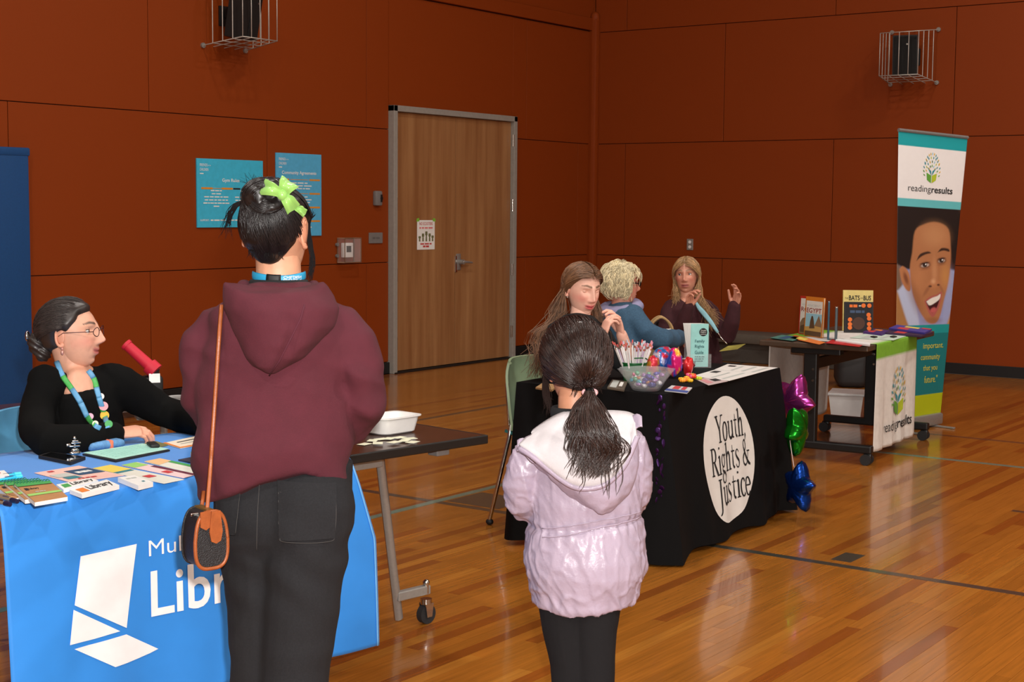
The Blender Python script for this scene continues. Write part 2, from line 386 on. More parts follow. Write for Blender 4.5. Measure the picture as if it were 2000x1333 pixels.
for s in (-1, 1):
    lf = MB().box((s*(lw/2), .0, (DZ-fw)/2+.008), (lw-.006, .045, DZ-fw-.022), bev=.002).build('door_leaf', M_DOOR, dr)
    for hz in (.28, .92, 1.58, 2.24):
        h = MB().cyl((s*(lw+.004), -.045, hz-.06), (s*(lw+.004), -.045, hz+.06), .0105, 10).box((s*(lw+.014), -.06, hz), (.03, .008, .12)); h.build('hinge', M_CHROME, lf, smooth=40)
    if s == 1:
        h = MB().box((.045, -.028, 1.02), (.065, .012, .16), bev=.004).cyl((.06, -.03, 1.02), (.06, -.085, 1.02), .024, 18)
        h.caps([(.06, -.08, 1.02), (.12, -.085, 1.018), (.2, -.078, 1.01)], [.013, .012, .01], 10); h.build('lever_handle', M_STEEL, lf, smooth=40)
        MB().box((.008, -.027, 1.0), (.03, .012, .16), bev=.003).build('strike_plate', M_CHROME, lf)
MB().box((0, -.02, .006), (DW-.02, .1, .012)).build('threshold', M_BLACK, dr)
MB().box((0, .05, 1.2), (DW-.05, .03, 2.4)).build('dark_gap', M_BLACK, dr)
# handwritten notice taped to the door
nt_ = thing('paper_notice', 'white paper notice with red writing and cartoon figures taped to the door', 'notice', (10.93, YW-.026, 1.29))
pw, ph = .30, .235
a_ = rx(0)
MB().box((0, 0, 0), (.265, .0015, .28)).build('sheet', M_PAPER, nt_)
M_RED = mat('red_print', (196, 52, 52), .8); M_PINK = mat('pink_print', (226, 130, 130), .8); M_TAPE = mat('green_tape', (130, 190, 60), .6)
t = MB(); U, V_ = (1, 0, 0), (0, 0, 1)
put_text(t, 'NO SCOOTERS', (0, -.0009, .092), U, V_, .2, .028, .01, 'CENTER'); put_text(t, '~~', (0, -.0009, -.122), U, V_, .09, .024, .01, 'CENTER'); put_text(t, '~~~', (0, -.0009, -.095), U, V_, .17, .018, .005, 'CENTER')
t.build('red_writing', M_RED, nt_)
t = MB(); put_text(t, '~~~~', (0, -.0009, .055), U, V_, .2, .022, 0, 'CENTER'); t.build('pink_writing', M_PINK, nt_)
t = MB()
for i, (fx, fh) in enumerate(((-.095, .05), (-.045, .075), (.005, .095), (.055, .075), (.1, .055))):
    t.prism([(fx-.011, -.062), (fx-.009, -.062+fh*.6), (fx-.018, -.062+fh*.62), (fx-.016, -.062+fh), (fx+.016, -.062+fh), (fx+.018, -.062+fh*.62), (fx+.009, -.062+fh*.6), (fx+.011, -.062)], (0, -.0008, 0), U, V_, .0006)
t.build('cartoon_figures', mat('olive_print', (110, 110, 70), .8), nt_)
for s in (-1, 1): MB().prism([(s*.1, .13), (s*.145, .125), (s*.14, .155), (s*.105, .16)], (0, -.001, 0), U, V_, .001).build('tape', M_TAPE, nt_)

# ------------------------------------------------------------ things on the left wall
def sign(name, label, x0, x1, z0, z1, kind):
    W_, H_ = x1-x0, z1-z0
    s = thing(name, label, 'sign', ((x0+x1)/2, YW-.008, (z0+z1)/2))
    MB().box((0, 0, 0), (W_, .014, H_), bev=.002).build('board', mat('cyan_sign', (62, 186, 222), .45) if kind == 'gym' else mat('blue_sign', (84, 176, 220), .45), s)
    t = MB(); l = -W_/2; y = -.0075; top = H_/2
    put_text(t, 'FRIENDS', (l+.03, y, top-.062), U, V_, .082, .022); put_text(t, 'of the', (l+.117, y, top-.058), U, V_, .03, .01)
    put_text(t, 'CHILDREN', (l+.03, y, top-.098), U, V_, .09, .022); put_text(t, '~', (l+.03, y, top-.125), U, V_, .038, .011)
    if kind == 'gym':
        put_text(t, 'Gym Rules', (0, y, top-.19), U, V_, .19, .036, .012, 'CENTER')
        for k, (tx, wd) in enumerate((('~~~', .12), ('~~', .10), ('~~~~~', .26), ('~~~~~~', .25), ('~~~~~~~', .28), ('~', .06))):
            put_text(t, tx, (-.16, y, top-.26-k*.025), U, V_, wd, .012, 0, 'CENTER')
            put_text(t, tx, (.16, y, top-.26-k*.025), U, V_, wd*.9, .012, 0, 'CENTER')
        put_text(t, 'SUPPORT:', (l+.03, y, -top+.052), U, V_, .095, .014, .01); put_text(t, '~~~~~~~~', (l+.14, y, -top+.052), U, V_, .4, .014)
        t.build('lettering', M_PAPER, s)
        dk = MB()
        for a, b_ in ((-.32, -.2), (-.1, .02), (.2, .32)): MB().box(((a+b_)/2, y, top-.236), (b_-a, .001, .016)).build('orange_bar', M_ORANGE, s)
        dk.box((.065, y, top-.236), (.08, .001, .013)); MB().box((.15, y, top-.236), (.07, .001, .008)).build('dark_bar', M_DARK, s); MB().box((-.15, y, top-.236), (.1, .001, .005)).build('orange_bar', M_ORANGE, s)
        dk.build('dark_bar', M_DARK, s)
    else:
        put_text(t, 'Community Agreements', (0, y, top-.185), U, V_, .42, .036, .012, 'CENTER')
        for k in range(4):
            zz = top-.222-k*.118
            for sx in (-1, 1): MB().box((sx*.19, y, zz), (.13, .001, .015)).build('orange_bar', M_ORANGE, s)
            MB().box((0, y, zz), (.22, .001, .005)).build('orange_bar', M_ORANGE, s)
            for q, (tx, wd) in enumerate((('~~~', .2), ('~~~~', .3), ('~~~~~', .26))): put_text(t, tx, (0, y, zz-.034-q*.024), U, V_, wd, .012, 0, 'CENTER')
        t.build('lettering', M_PAPER, s)
    return s
sign('rules_sign', 'cyan gym rules sign, squarish, on the orange wall', 8.063, 8.79, 1.375, 1.925, 'gym')
sign('agreements_sign', 'tall blue community agreements sign next to the gym rules sign', 8.945, 9.497, 1.297, 2.0, 'com')
pd = thing('wall_pad', 'tall dark blue padded wall mat at the left edge of the picture', 'wall pad', (5.75, YW-.035, 1.03))
mb = MB().box((0, 0, 0), (1.42, .07, 1.82), bev=.02); mb.build('cushion', mat('navy_vinyl', (24, 74, 128), .45, 0, .05, 60, .1, 300), pd, smooth=40)
mb = MB().box((0, -.002, .885), (1.43, .078, .06), bev=.012); mb.build('top_edge', mat('navy_vinyl', (24, 74, 128)), pd, smooth=40)
dv = thing('door_sensor', 'small dark grey wall sensor left of the door', 'sensor', (10.237, YW-.02, 1.63))
MB().box((0, 0, 0), (.09, .045, .135), bev=.012).build('housing', M_GREY, dv, smooth=40); MB().cyl((.03, -.024, 0), (.03, -.0235, 0), .02, 12).box((.028, -.022, 0), (.026, .006, .07), bev=.002).build('lens', M_BLACK, dv)
pl = thing('room_plate', 'small grey engraved name plate beside the door', 'plate', (10.225, YW-.006, 1.268))
MB().box((0, 0, 0), (.185, .012, .098), bev=.003).build('plate', M_GREY, pl); t = MB(); put_text(t, '~~', (0, -.0065, -.014), U, V_, .1, .026, 0, 'CENTER'); t.build('engraving', mat('engraved_grey', (96, 93, 92), .6), pl)
th = thing('thermostat', 'thermostat behind a clear guard box on the orange wall', 'thermostat', (9.817, YW-.005, 1.165))
MB().box((0, -.02, 0), (.12, .04, .13), bev=.006).build('housing', M_WHITE, th, smooth=40); mb = MB().box((-.0, -.041, .01), (.06, .003, .055)); mb.build('screen', M_DARK, th)
M_CLEAR = mat('clear_acrylic', (250, 250, 250), .04, 0, 0, alpha=.07, spec=.8)
g = MB(); gw, gh, gd = .215, .215, .09
g.box((0, -gd, 0), (gw, .004, gh)).box((-gw/2, -gd/2, 0), (.004, gd, gh)).box((gw/2, -gd/2, 0), (.004, gd, gh)).box((0, -gd/2, gh/2), (gw, gd, .004)).box((0, -gd/2, -gh/2), (gw, gd, .004)); g.build('guard_box', M_CLEAR, th)
g = MB()
for s in (-1, 1):
    for e in (-1, 1):
        g.box((s*gw/2, -gd/2-.002, e*gh/2), (.008, gd, .008)); g.box((s*gw/2, -gd, 0), (.007, .007, gh)); g.box((0, -gd, e*gh/2), (gw, .007, .007)); g.box((s*gw/2, -.004, 0), (.007, .008, gh)); g.box((0, -.004, e*gh/2), (gw, .008, .007))
g.build('guard_edges', mat('acrylic_edge', (196, 160, 130), .3, alpha=.6), th)
for e in (-1, 1): MB().cyl((-gw/2-.012, -.0, e*.05), (-gw/2-.012, -.02, e*.05), .016, 10).build('guard_hinge', M_GREY, th)

# ------------------------------------------------------------ caged loudspeakers
M_WIRE = mat('galvanised_wire', (188, 182, 174), .35, .3)
def caged(loc, rot, tilt, spin, lab):
    c = thing('speaker_cage', 'steel wire guard cage around the black loudspeaker '+lab, 'cage', loc, rot)
    wr_ = .0042; d_, W0, H0, W1, H1 = .41, .46, .5, .375, .40          # wall side and front side of the tapered cage
    P = lambda a, e, k: (a*(W0+(W1-W0)*k)/2, -.005-(d_-.005)*k, e*(H0+(H1-H0)*k)/2)
    for i in range(5):
        x = -1+i*.5
        MB().caps([P(x, -1, 0), P(x, -1, 1), P(x, 1, 1), P(x, 1, 0)], wr_, 6).build('wire', M_WIRE, c, smooth=True)
    for s in (-1, 1):
        for i in range(1, 4): MB().caps([P(s, -1, i/4), P(s, 1, i/4)], wr_, 6).build('wire', M_WIRE, c, smooth=True)
    for e in (-1, 1):
        MB().caps([P(-1, e, 0), P(-1, e, 1), P(1, e, 1), P(1, e, 0)], wr_*1.15, 6).build('wire', M_WIRE, c, smooth=True)
        for i in range(1, 4): MB().caps([P(-1, e, i/4), P(1, e, i/4)], wr_*.8, 6).build('wire', M_WIRE, c, smooth=True)
        for s in (-1, 1): MB().cyl((s*W0/2, 0, e*(H0/2)), (s*W0/2, -.016, e*(H0/2)), .021, 14).build('mounting_disc', M_STEEL, c, smooth=40)
    sp = thing('loudspeaker', 'black wall loudspeaker tilted inside the wire cage '+lab, 'speaker', loc, rot)
    sw, sh, sd = .23, .38, .2; Rr = rz(spin)@rx(tilt); o_ = np.array([0, -.22, .0])
    prof = [(-sw/2, -sd/2), (sw/2, -sd/2), (sw*.36, sd/2), (-sw*.36, sd/2)]
    bmv = [o_+Rr@np.array([p[0], p[1], z]) for z in (-sh/2, sh/2) for p in prof]
    mb = MB(); mb.add(bmv, [(3, 2, 1, 0), (4, 5, 6, 7), (0, 1, 5, 4), (1, 2, 6, 5), (2, 3, 7, 6), (3, 0, 4, 7)]); mb.build('cabinet', mat('speaker_black', (16, 15, 15), .55), sp)
    mb = MB().box(o_+Rr@np.array([0, -sd/2-.003, 0]), (sw*.92, .008, sh*.94), Rr, bev=.003); mb.build('grille', mat('speaker_grille', (9, 9, 9), .8, 0, .2, 400, .5, 1500), sp)
    mb = MB().cyl(o_+Rr@np.array([.02, -sd/2-.006, sh*.28]), o_+Rr@np.array([.02, -sd/2-.009, sh*.28]), .009, 10); mb.build('badge', M_CHROME, sp)
    mb = MB().tube([o_+Rr@np.array([0, sd/2-.02, 0]), (0, -.03, 0)], .022, 10).box((0, -.012, 0), (.12, .02, .16), bev=.004); mb.build('bracket', M_BLACK, sp, smooth=40)
caged((8.378, YW, 3.065), 0, .16, .45, 'above the gym rules sign')
caged((XW, 5.228, 3.03), -PI/2, .12, .25, 'high on the right wall above the banner')
ol = thing('wall_outlet', 'small steel wall outlet on the right wall behind the blond woman', 'outlet', (XW-.004, 7.634, 1.18), -PI/2)
MB().box((0, 0, 0), (.075, .01, .12), bev=.003).build('plate', M_STEEL, ol); MB().cyl((0, -.005, .026), (0, -.008, .026), .017, 14).cyl((0, -.005, -.026), (0, -.008, -.026), .017, 14).build('sockets', M_WHITE, ol)
# ============================================================ tables, cloths, chairs, banner
def frame_of(A, B):
    """table frame: origin at the front left corner on the floor, u along the front edge, n towards the back"""
    A = np.array(A, float); B = np.array(B, float); u = (B-A)/np.linalg.norm(B-A)
    return A, u, np.array([-u[1], u[0], 0]), math.atan2(u[1], u[0]), np.linalg.norm(B-A)
M_BROWN = mat('walnut_laminate', (62, 34, 24), .3, 0, .18, 14, 0, 0, coat=.3, stretch=(1, 14, 1))
M_EDGE = mat('black_edge_band', (18, 15, 14), .5)
# ---- blue library table
TA, TU, TN, TR, TL = frame_of((2.372, 3.395, 0), (4.199, 3.123, 0)); TH = .74
tb = thing('folding_table', 'long brown laminate folding table under the blue cloth', 'table', TA, TR)
mb = MB().box((TL/2, .38, TH-.014), (TL, .76, .026), bev=.004); mb.build('tabletop', M_BROWN, tb)
mb = MB(); b_ = .016
for c, d in (((TL/2, 0, TH-.016), (TL+.01, .012, .032)), ((TL/2, .76, TH-.016), (TL+.01, .012, .032)), ((0, .38, TH-.016), (.012, .76, .032)), ((TL, .38, TH-.016), (.012, .76, .032))): mb.box(c, d, bev=.004)
mb.build('edge_band', M_EDGE, tb)
for s, ut, uf in ((1, 1.47, 1.695), (-1, .38, .15)):
    lg = MB().tube([(ut, .15, .70), (uf, .30, .035)], .018, 4, up=(0, 1, 0)); lg = MB()
    a, b = np.array([ut, .15, .70]), np.array([uf, .30, .035]); d = b-a; d /= np.linalg.norm(d)
    lg.tube([a, b], .0175, 8, ry=.015, up=(0, 1, 0)); L_ = lg.build('leg', M_STEEL, tb, smooth=50)
    k = a+(b-a)*.86
    MB().box((k+np.array([s*.075, -.005, .0])), (.16, .03, .034), bev=.004).build('caster_arm', M_STEEL, L_)
    cx_ = k[0]+s*.14; cy_ = k[1]-.01
    cs = MB().cyl((cx_, cy_, .115), (cx_, cy_, .15), .011, 12).ell((cx_, cy_, .155), (.013, .013, .014)); cs.cyl((cx_, cy_, .075), (cx_, cy_, .095), .022, 16)
    for q in (-1, 1): cs.prism([(-.02, .08), (.02, .08), (.012, .028), (-.012, .028)], (cx_, cy_+q*.018, 0), (1, 0, 0), (0, 0, 1), .003)
    cs.build('caster_fork', M_CHROME, L_, smooth=40)
    MB().cyl((cx_, cy_-.013, .0375), (cx_, cy_+.013, .0375), .037, 24).build('caster_wheel', mat('dark_rubber', (30, 30, 32), .7), L_, smooth=40)
mb = MB().box((.92, .14, .675), (1.1, .02, .045), bev=.003).box((.92, .6, .69), (1.3, .025, .04), bev=.003); mb.build('rail', M_STEEL, tb)
mb = MB().box((1.66, .05, TH-.045), (.06, .05, .025), bev=.004); mb.build('latch', M_GREY, tb)

M_BLUE = mat('royal_blue_cloth', (40, 134, 222), .62, 0, .04, 8, .06, 1200, sheen=.15)
def drape(u, z, U0=0, U1=1.2, zt=TH+.004):
    """point of the blue cloth's front drop in table coordinates"""
    k = (zt-z)/zt; e = max(0, (u-(U1-.28))/.28)
    fold = .016*math.sin(u*9+.6)*k+.011*math.sin(u*23+1.1)*k*k+.006*math.sin(u*5.1+z*4)*k
    rnd = .02*(1-math.exp(-k*14))
    return (u+.085*min(1, k*2.6)*e*e, -(.012+rnd+.028*k+fold)-.03*k*e, z)
cl = thing('tablecloth', 'bright blue library tablecloth with white logo over the near table', 'tablecloth', TA, TR)
nx, U0, U1 = 100, -.012, 1.2; rows = []
zt = TH+.005
for v in np.linspace(.772, .0, 12): rows.append([(u, v, zt) for u in np.linspace(U0, U1, nx)])
for a in (30, 65): rows.append([(u, -.012*math.sin(math.radians(a)), zt-.012*(1-math.cos(math.radians(a)))) for u in np.linspace(U0, U1, nx)])
for z in np.linspace(TH-.012, .1, 46): rows.append([drape(u, z-.02*0) for u in np.linspace(U0, U1, nx)])
back = [[(u, .775+.004*math.sin(u*14), z) for u in np.linspace(U0, U1, nx)] for z in np.linspace(.66, TH, 6)]
MB().sheet(np.array(back+rows)[:, ::-1], .0016).build('cloth', M_BLUE, cl, smooth=True)
# hem
hem = []
for z in np.linspace(TH-.02, .1, 30): p = drape(U1-.006, z); hem.append((p[0], p[1]-.0018, p[2]))
MB().tube(hem, .0032, 5).build('hem', mat('pale_blue_hem', (110, 180, 236), .6), cl, smooth=True)
def onblue(u, z): p = drape(u, z); return (p[0], p[1]-.003, p[2])
M_LOGO = mat('white_print', (240, 240, 242), .7, 0, .02)
def fine_poly(poly, step=.02):
    """polygon refined into small cells so that it can follow a curved cloth -> verts2d, faces"""
    bm = bmesh.new(); vs = [bm.verts.new((p[0], p[1], 0)) for p in poly]; bm.faces.new(vs)
    lo, hi = np.min(poly, 0), np.max(poly, 0)
    for ax in (0, 1):
        for c in np.arange(lo[ax]+step, hi[ax], step):
            n = [0, 0, 0]; n[ax] = 1; co = [0, 0, 0]; co[ax] = c
            bmesh.ops.bisect_plane(bm, geom=list(bm.verts)+list(bm.edges)+list(bm.faces), plane_co=co, plane_no=n)
    bm.verts.index_update(); V = [(v.co.x, v.co.y) for v in bm.verts]; F = [[v.index for v in f.verts] for f in bm.faces]; bm.free(); return V, F
for poly in ([(.211, .575), (.393, .58), (.35, .343), (.185, .442)],
             [(.181, .43), (.327, .339), (.285, .338), (.242, .336), (.2, .335), (.165, .334)],
             [(.178, .32), (.222, .3225), (.266, .3235), (.31, .3245), (.348, .325), (.458, .257), (.43, .25), (.391, .245), (.35, .242), (.304, .241)]):
    V, F = fine_poly(poly); MB().add([onblue(*p) for p in V], [q[::1] for q in F]).build('logo_shape', M_LOGO, cl, smooth=True)
t = MB(); put_text(t, 'Multnomah County', 0, 0, 0, .62, .062, -.004, fn=lambda a, b: onblue(.433+a, .521+b)); t.build('small_lettering', M_LOGO, cl)
t = MB(); put_text(t, 'Library', 0, 0, 0, .50, .178, .014, fn=lambda a, b: onblue(.437+a, .313+b)); t.build('big_lettering', M_LOGO, cl)

# ---- black table with the white circle
BA, BU, BN, BR, BL = frame_of((5.606, 3.20, 0), (6.93, 3.275, 0)); BH = .74
tk = thing('folding_table', 'narrow folding table hidden under the black cloth', 'table', BA, BR)
MB().box((BL/2, .38, BH-.016), (BL-.02, .74, .026), bev=.004).build('tabletop', M_BROWN, tk)
for x in (.12, BL-.12):
    for y in (.1, .66): MB().cyl((x, y, .0), (x, y, BH-.03), .016, 12).build('leg', M_BLACK, tk, smooth=40)
M_BCLOTH = mat('black_polyester', (10, 9, 10), .85, 0, .06, 12, .15, 900, spec=.15)
bc = thing('tablecloth', 'black tablecloth with a large white circle emblem', 'tablecloth', BA, BR)
def bdrape(s, k):
    """black cloth: s runs round the rim (back-left, left end, front, right end, back-right), k from the rim 0 to the bottom 1"""
    W_, D_ = BL, .76; seg = [D_, W_, D_]; s = max(0, min(sum(seg), s))
    if s < D_: base = np.array([0, D_-s, 0]); nrm = np.array([-1, 0, 0.])
    elif s < D_+W_: base = np.array([s-D_, 0, 0]); nrm = np.array([0, -1., 0])
    else: base = np.array([W_, s-D_-W_, 0]); nrm = np.array([1., 0, 0])
    c1 = math.exp(-((s-D_)/.07)**2); c2 = math.exp(-((s-D_-W_)/.06)**2)
    nrm = nrm*(1-.45*(c1+c2))+np.array([-.62*c1, -.62*c1, 0])+np.array([.15*c2, -.35*c2, 0])
    f = .008+(.085 if s < D_+W_ else .03)*k+(.02*math.sin(s*12+.5)+.011*math.sin(s*31))*k*(1-.55*math.exp(-((s-D_-.6)/.42)**4))+.05*k*(c1+c2*.4)
    if s < D_: f += .03*k*math.sin(s*22)
    p = base+nrm*f; return np.array([p[0], p[1], (BH+.003)*(1-k)+.018*k+.010*math.sin(s*14)*k*k])
S_ = np.linspace(0, BL+1.52, 190); rows = [[bdrape(s, k) for s in S_] for k in np.concatenate([[0, .008, .02], np.linspace(.04, 1, 26)])]
mb = MB().sheet(np.array(rows)[:, ::-1], .0015); mb.box((BL/2, .38, BH+.001), (BL+.01, .765, .004), bev=.0015); mb.build('cloth', M_BCLOTH, bc, smooth=40)
def oncirc(u, z, lift=.002):
    k = (BH-z)/(BH-.018); p = bdrape(.76+u, k); return (p[0], p[1]-lift, p[2])
CU, CZ = .60, .375
poly = [(CU+.285*math.cos(a)*(1+.02*math.sin(3*a)), CZ+.295*math.sin(a)) for a in np.linspace(0, 2*PI, 56, endpoint=False)]
V, F = fine_poly(poly, .022); MB().add([oncirc(*p) for p in V], F).build('emblem_disc', mat('white_cloth', (226, 222, 218), .8, 0, .03, 20, .1, 600), bc, smooth=True)
# serif lettering drawn from pen strokes: glyph -> (advance, [(points, widths)])
TK, TH_ = .115, .04
def arc(cx, cy, rx_, ry2, a0, a1, n=14): return [(cx+rx_*math.cos(math.radians(a)), cy+ry2*math.sin(math.radians(a))) for a in np.linspace(a0, a1, n)]
def sw(pts, lo=TH_, hi=TK):
    """contrast of a broad pen: vertical runs thick, horizontal runs thin"""
    P = np.array(pts); d = np.gradient(P, axis=0); k = np.abs(d[:, 1])/(np.hypot(d[:, 0], d[:, 1])+1e-9); return list(lo+(hi-lo)*k**1.3)
def stem(x, y0, y1, foot=1, head=1, w_=TK):
    o_ = [([(x, y0), (x, y1)], [w_, w_])]
    if foot: o_.append(([(x-.13, y0+.018), (x+.13, y0+.018)], [.036, .036]))
    if head == 1: o_.append(([(x-.13, y1-.04), (x, y1-.01)], [.03, .07]))
    if head == 2: o_.append(([(x-.13, y1-.018), (x+.13, y1-.018)], [.036, .036]))
    return o_
A_o = arc(.24, .24, .2, .235, 0, 360, 26)
GL = {
 'o': (.50, [(A_o, sw(A_o))]),
 'u': (.56, [([(.14, .47), (.14, .16)]+arc(.28, .16, .14, .14, 180, 300, 8)+[(.42, .14)], [.1, .1]+[.08]*8+[.04]), ([(.44, .47), (.44, .02)], [.1, .1]), ([(.03, .455), (.15, .46)], [.035, .05]), ([(.33, .455), (.45, .46)], [.035, .05]), ([(.44, .03), (.54, .03)], [.05, .035])]),
 't': (.36, [([(.17, .62), (.17, .14)]+arc(.27, .13, .1, .1, 180, 290, 6), [.03, .1]+[.08]*5+[.03]), ([(.05, .46), (.33, .46)], [.04, .04])]),
 'h': (.58, stem(.15, 0, .74)+[([(.17, .34)]+arc(.31, .33, .13, .14, 150, 0, 8)+[(.44, .02)], [.03]+[.07]*4+[.09]*4+[.1]), ([(.33, .018), (.56, .018)], [.036, .036])]),
 ',': (.25, [([(.11, .05), (.14, .0), (.08, -.13)], [.1, .09, .02])]),
 'i': (.30, stem(.15, 0, .48)+[([(.15, .64), (.15, .70)], [.1, .1])]),
 'g': (.54, [(arc(.24, .32, .16, .155, 0, 360, 20), sw(arc(.24, .32, .16, .155, 0, 360, 20), .035, .085)), ([(.36, .42), (.44, .46), (.52, .44)], [.03, .05, .06]), ([(.14, .19), (.1, .1), (.2, .055), (.38, .02)], [.035, .06, .07, .07]), (arc(.25, -.11, .2, .125, 30, 330, 18), sw(arc(.25, -.11, .2, .125, 30, 330, 18), .035, .075)), ([(.38, .02), (.45, -.06), (.42, -.17)], [.07, .07, .05])]),
 's': (.42, [(arc(.21, .36, .12, .115, 20, 180, 8)+[(.14, .29), (.28, .2)]+arc(.2, .12, .14, .115, 30, -170, 10), [.05, .04, .035, .035, .04, .06, .08, .085]+[.09, .09]+[.085, .085, .07, .05, .04, .04, .04, .04, .04, .05])]),
 'c': (.45, [(arc(.25, .24, .2, .235, 45, 318, 18), sw(arc(.25, .24, .2, .235, 45, 318, 18))), ([(.37, .41), (.38, .38)], [.09, .09])]),
 'e': (.47, [(arc(.25, .24, .2, .235, 8, 322, 20), sw(arc(.25, .24, .2, .235, 8, 322, 20))), ([(.06, .27), (.45, .27)], [.036, .036])]),
 'Y': (.72, [([(.1, .68), (.36, .33)], [.115, .1]), ([(.64, .68), (.38, .34)], [.045, .045]), ([(.37, .34), (.37, 0)], [.115, .115]), ([(.23, .018), (.51, .018)], [.036, .036]), ([(-.02, .68), (.24, .68)], [.036, .036]), ([(.52, .68), (.76, .68)], [.036, .036])]),
 'R': (.68, stem(.16, 0, .7, 1, 2)+[([(.1, .685)]+arc(.3, .52, .18, .168, 90, -90, 12)+[(.16, .352)], [.035, .04, .045, .06, .08, .1, .11, .11, .1, .08, .06, .045, .04, .035]), ([(.3, .36), (.58, .02)], [.09, .115]), ([(.52, .018), (.72, .018)], [.04, .03])]),
 'J': (.38, [([(.2, .68), (.2, .02), (.15, -.14), (.02, -.2)], [.115, .115, .08, .03]), ([(.06, .68), (.34, .68)], [.036, .036])]),
 '&': (.78, [([(.62, .36), (.5, .1), (.3, -.0), (.12, .08), (.12, .22), (.3, .36), (.42, .5), (.36, .66), (.24, .64), (.2, .5), (.34, .3), (.56, .08), (.74, .01)], [.035, .04, .06, .08, .1, .05, .06, .06, .05, .08, .11, .11, .06]), ([(.5, .37), (.74, .37)], [.036, .036])]),
 ' ': (.26, [])}
def stroke2d(pts, wd, n=0):
    P = np.array(pts, float)
    if len(P) > 3: P = spline(P, len(P)*2); wd = np.interp(np.linspace(0, 1, len(P)), np.linspace(0, 1, len(wd)), wd)
    d = np.gradient(P, axis=0); d /= np.hypot(d[:, 0], d[:, 1])[:, None]+1e-9; nn = np.stack([-d[:, 1], d[:, 0]], 1)*np.array(wd)[:, None]/2
    A, B = P+nn, P-nn; k = len(P); return np.concatenate([A, B]), [(i+k, i+1+k, i+1, i) for i in range(k-1)]
def serif(mb, s, sx, sy, fn):
    x = 0
    for ch in s:
        adv, strokes = GL[ch]
        for j, (p, w_) in enumerate(strokes):
            V, F = stroke2d(p, w_); mb.add([fn((x+q[0])*sx, q[1]*sy, j) for q in V], F)
        x += adv
def serif_w(s): return sum(GL[c][0] for c in s)
for s, x0, z0, wd, hg in (('Youth,', -.125, .462, .345, .128), ('Rights &', -.205, .318, .445, .128), ('Justice', -.15, .172, .37, .128)):
    t = MB(); serif(t, s, wd/serif_w(s), hg/.7, lambda a, b, j, x0=x0, z0=z0: oncirc(CU+x0+a, z0+b, .0034+.0003*j)); t.build('serif_lettering', mat('black_print', (20, 18, 20), .8), bc)
# purple tinsel garland at the near corner of the black table
gm = MB()
for k in np.linspace(.02, .62, 26):
    p = bdrape(.76+random.uniform(-.03, .0), k)+np.array([-.012, -.012, 0]); a = random.uniform(0, PI)
    gm.ell(p, (random.uniform(.005, .013), .003, random.uniform(.006, .02)), rz(a)@rx(random.uniform(-.6, .6)), 6, 5)
tag(gm.build('tinsel_garland', mat('purple_foil', (58, 24, 84), .3, .6), loc=BA, rotz=BR), 'dark purple tinsel garland hanging down the corner of the black cloth', 'garland')

# ---- third table on casters
CA, CU_, CN, CR, CL = frame_of((8.43, 3.405, 0), (9.83, 3.495, 0)); CH = .74; CD = .70
t3 = thing('flip_top_table', 'brown flip-top table on black T legs with casters', 'table', CA, CR)
MB().box((CL/2, CD/2, CH-.018), (CL, CD, .034), bev=.006).build('tabletop', mat('dark_wood_laminate', (74, 58, 46), .4, 0, .12, 14, stretch=(14, 1, 1)), t3)
M_BSTEEL = mat('black_powder_coat', (17, 17, 18), .45)
for x in (.09, CL-.13):
    MB().box((x, CD*.55, .4), (.05, .085, .6), bev=.006).build('leg', M_BSTEEL, t3)
    ft_ = MB().box((x, CD*.5, .095), (.055, CD+.04, .05), bev=.01).build('foot', M_BSTEEL, t3)
    MB().box((x, CD*.5, .69), (.07, .32, .05), bev=.006).build('hinge_bracket', M_BSTEEL, t3)
    for zz in (.5, .57): MB().cyl((x-.026, CD*.55-.02, zz), (x-.03, CD*.55-.02, zz), .008, 10).build('bolt', M_CHROME, t3)
    for y in (.0, CD):
        c = MB().cyl((x, y, .06), (x, y, .1), .012, 10).box((x, y+.008, .055), (.03, .05, .04), bev=.008); c.build('caster_fork', M_BSTEEL, ft_, smooth=40)
        for q in (-1, 1): MB().cyl((x+q*.014, y+.014, .034), (x+q*.034, y+.014, .034), .034, 22).build('caster_wheel', mat('dark_rubber', (30, 30, 32)), ft_, smooth=40)
MB().box((CL/2, CD*.55, .60), (CL-.22, .03, .07), bev=.004).build('crossbar', M_BSTEEL, t3)
# the runner: green strip, white drop, over the front and down the back
rn = thing('table_runner', 'white table runner with green strip and book tree logo over the flip-top table', 'table runner', CA, CR)
RU0, RU1 = .15, .975
def runner(u, s):
    """s: signed distance from the front rim: negative over the top towards the back, positive down the front"""
    if s <= 0:
        d = -s
        if d <= CD+.01: return np.array([u, d-.005, CH+.003])
        k = d-CD; w_ = (u-RU0)/(RU1-RU0); return np.array([.25+1.1*w_-.03*k+.45*k*max(0, w_-.5), CD+.03+.012*k+.03*k*math.sin(u*20)+.12*k*k*(u-.4), CH-k])
    k = s; f = .007*math.sin(u*30+.5)*min(1, k*1.6)+.003*math.sin(u*71)*k
    return np.array([u*(1-.0*k)-.02*k*(RU1-u), -.008-.012*k-f, CH-k])
Ss = np.concatenate([np.linspace(-CD-.62, -CD-.02, 26), np.linspace(-CD+.02, -.0, 12), np.linspace(.004, .665, 34)])
P = np.array([[runner(u, s) for u in np.linspace(RU0, RU1, 60)] for s in Ss])
colr = np.zeros(P.shape); white, green = np.array(lin((226, 220, 214))), np.array(lin((122, 178, 46)))
for i, s in enumerate(Ss): colr[i, :] = green if (-.04 < s < .085 or -CD < s < -CD+.16) else white
MB().sheet(P[:, ::-1], .0015, colr[:, ::-1]).build('cloth', mat('runner_cloth', (226, 220, 214), .8, attr='col', bump=.1, bscale=900), rn, smooth=True, colors=True)
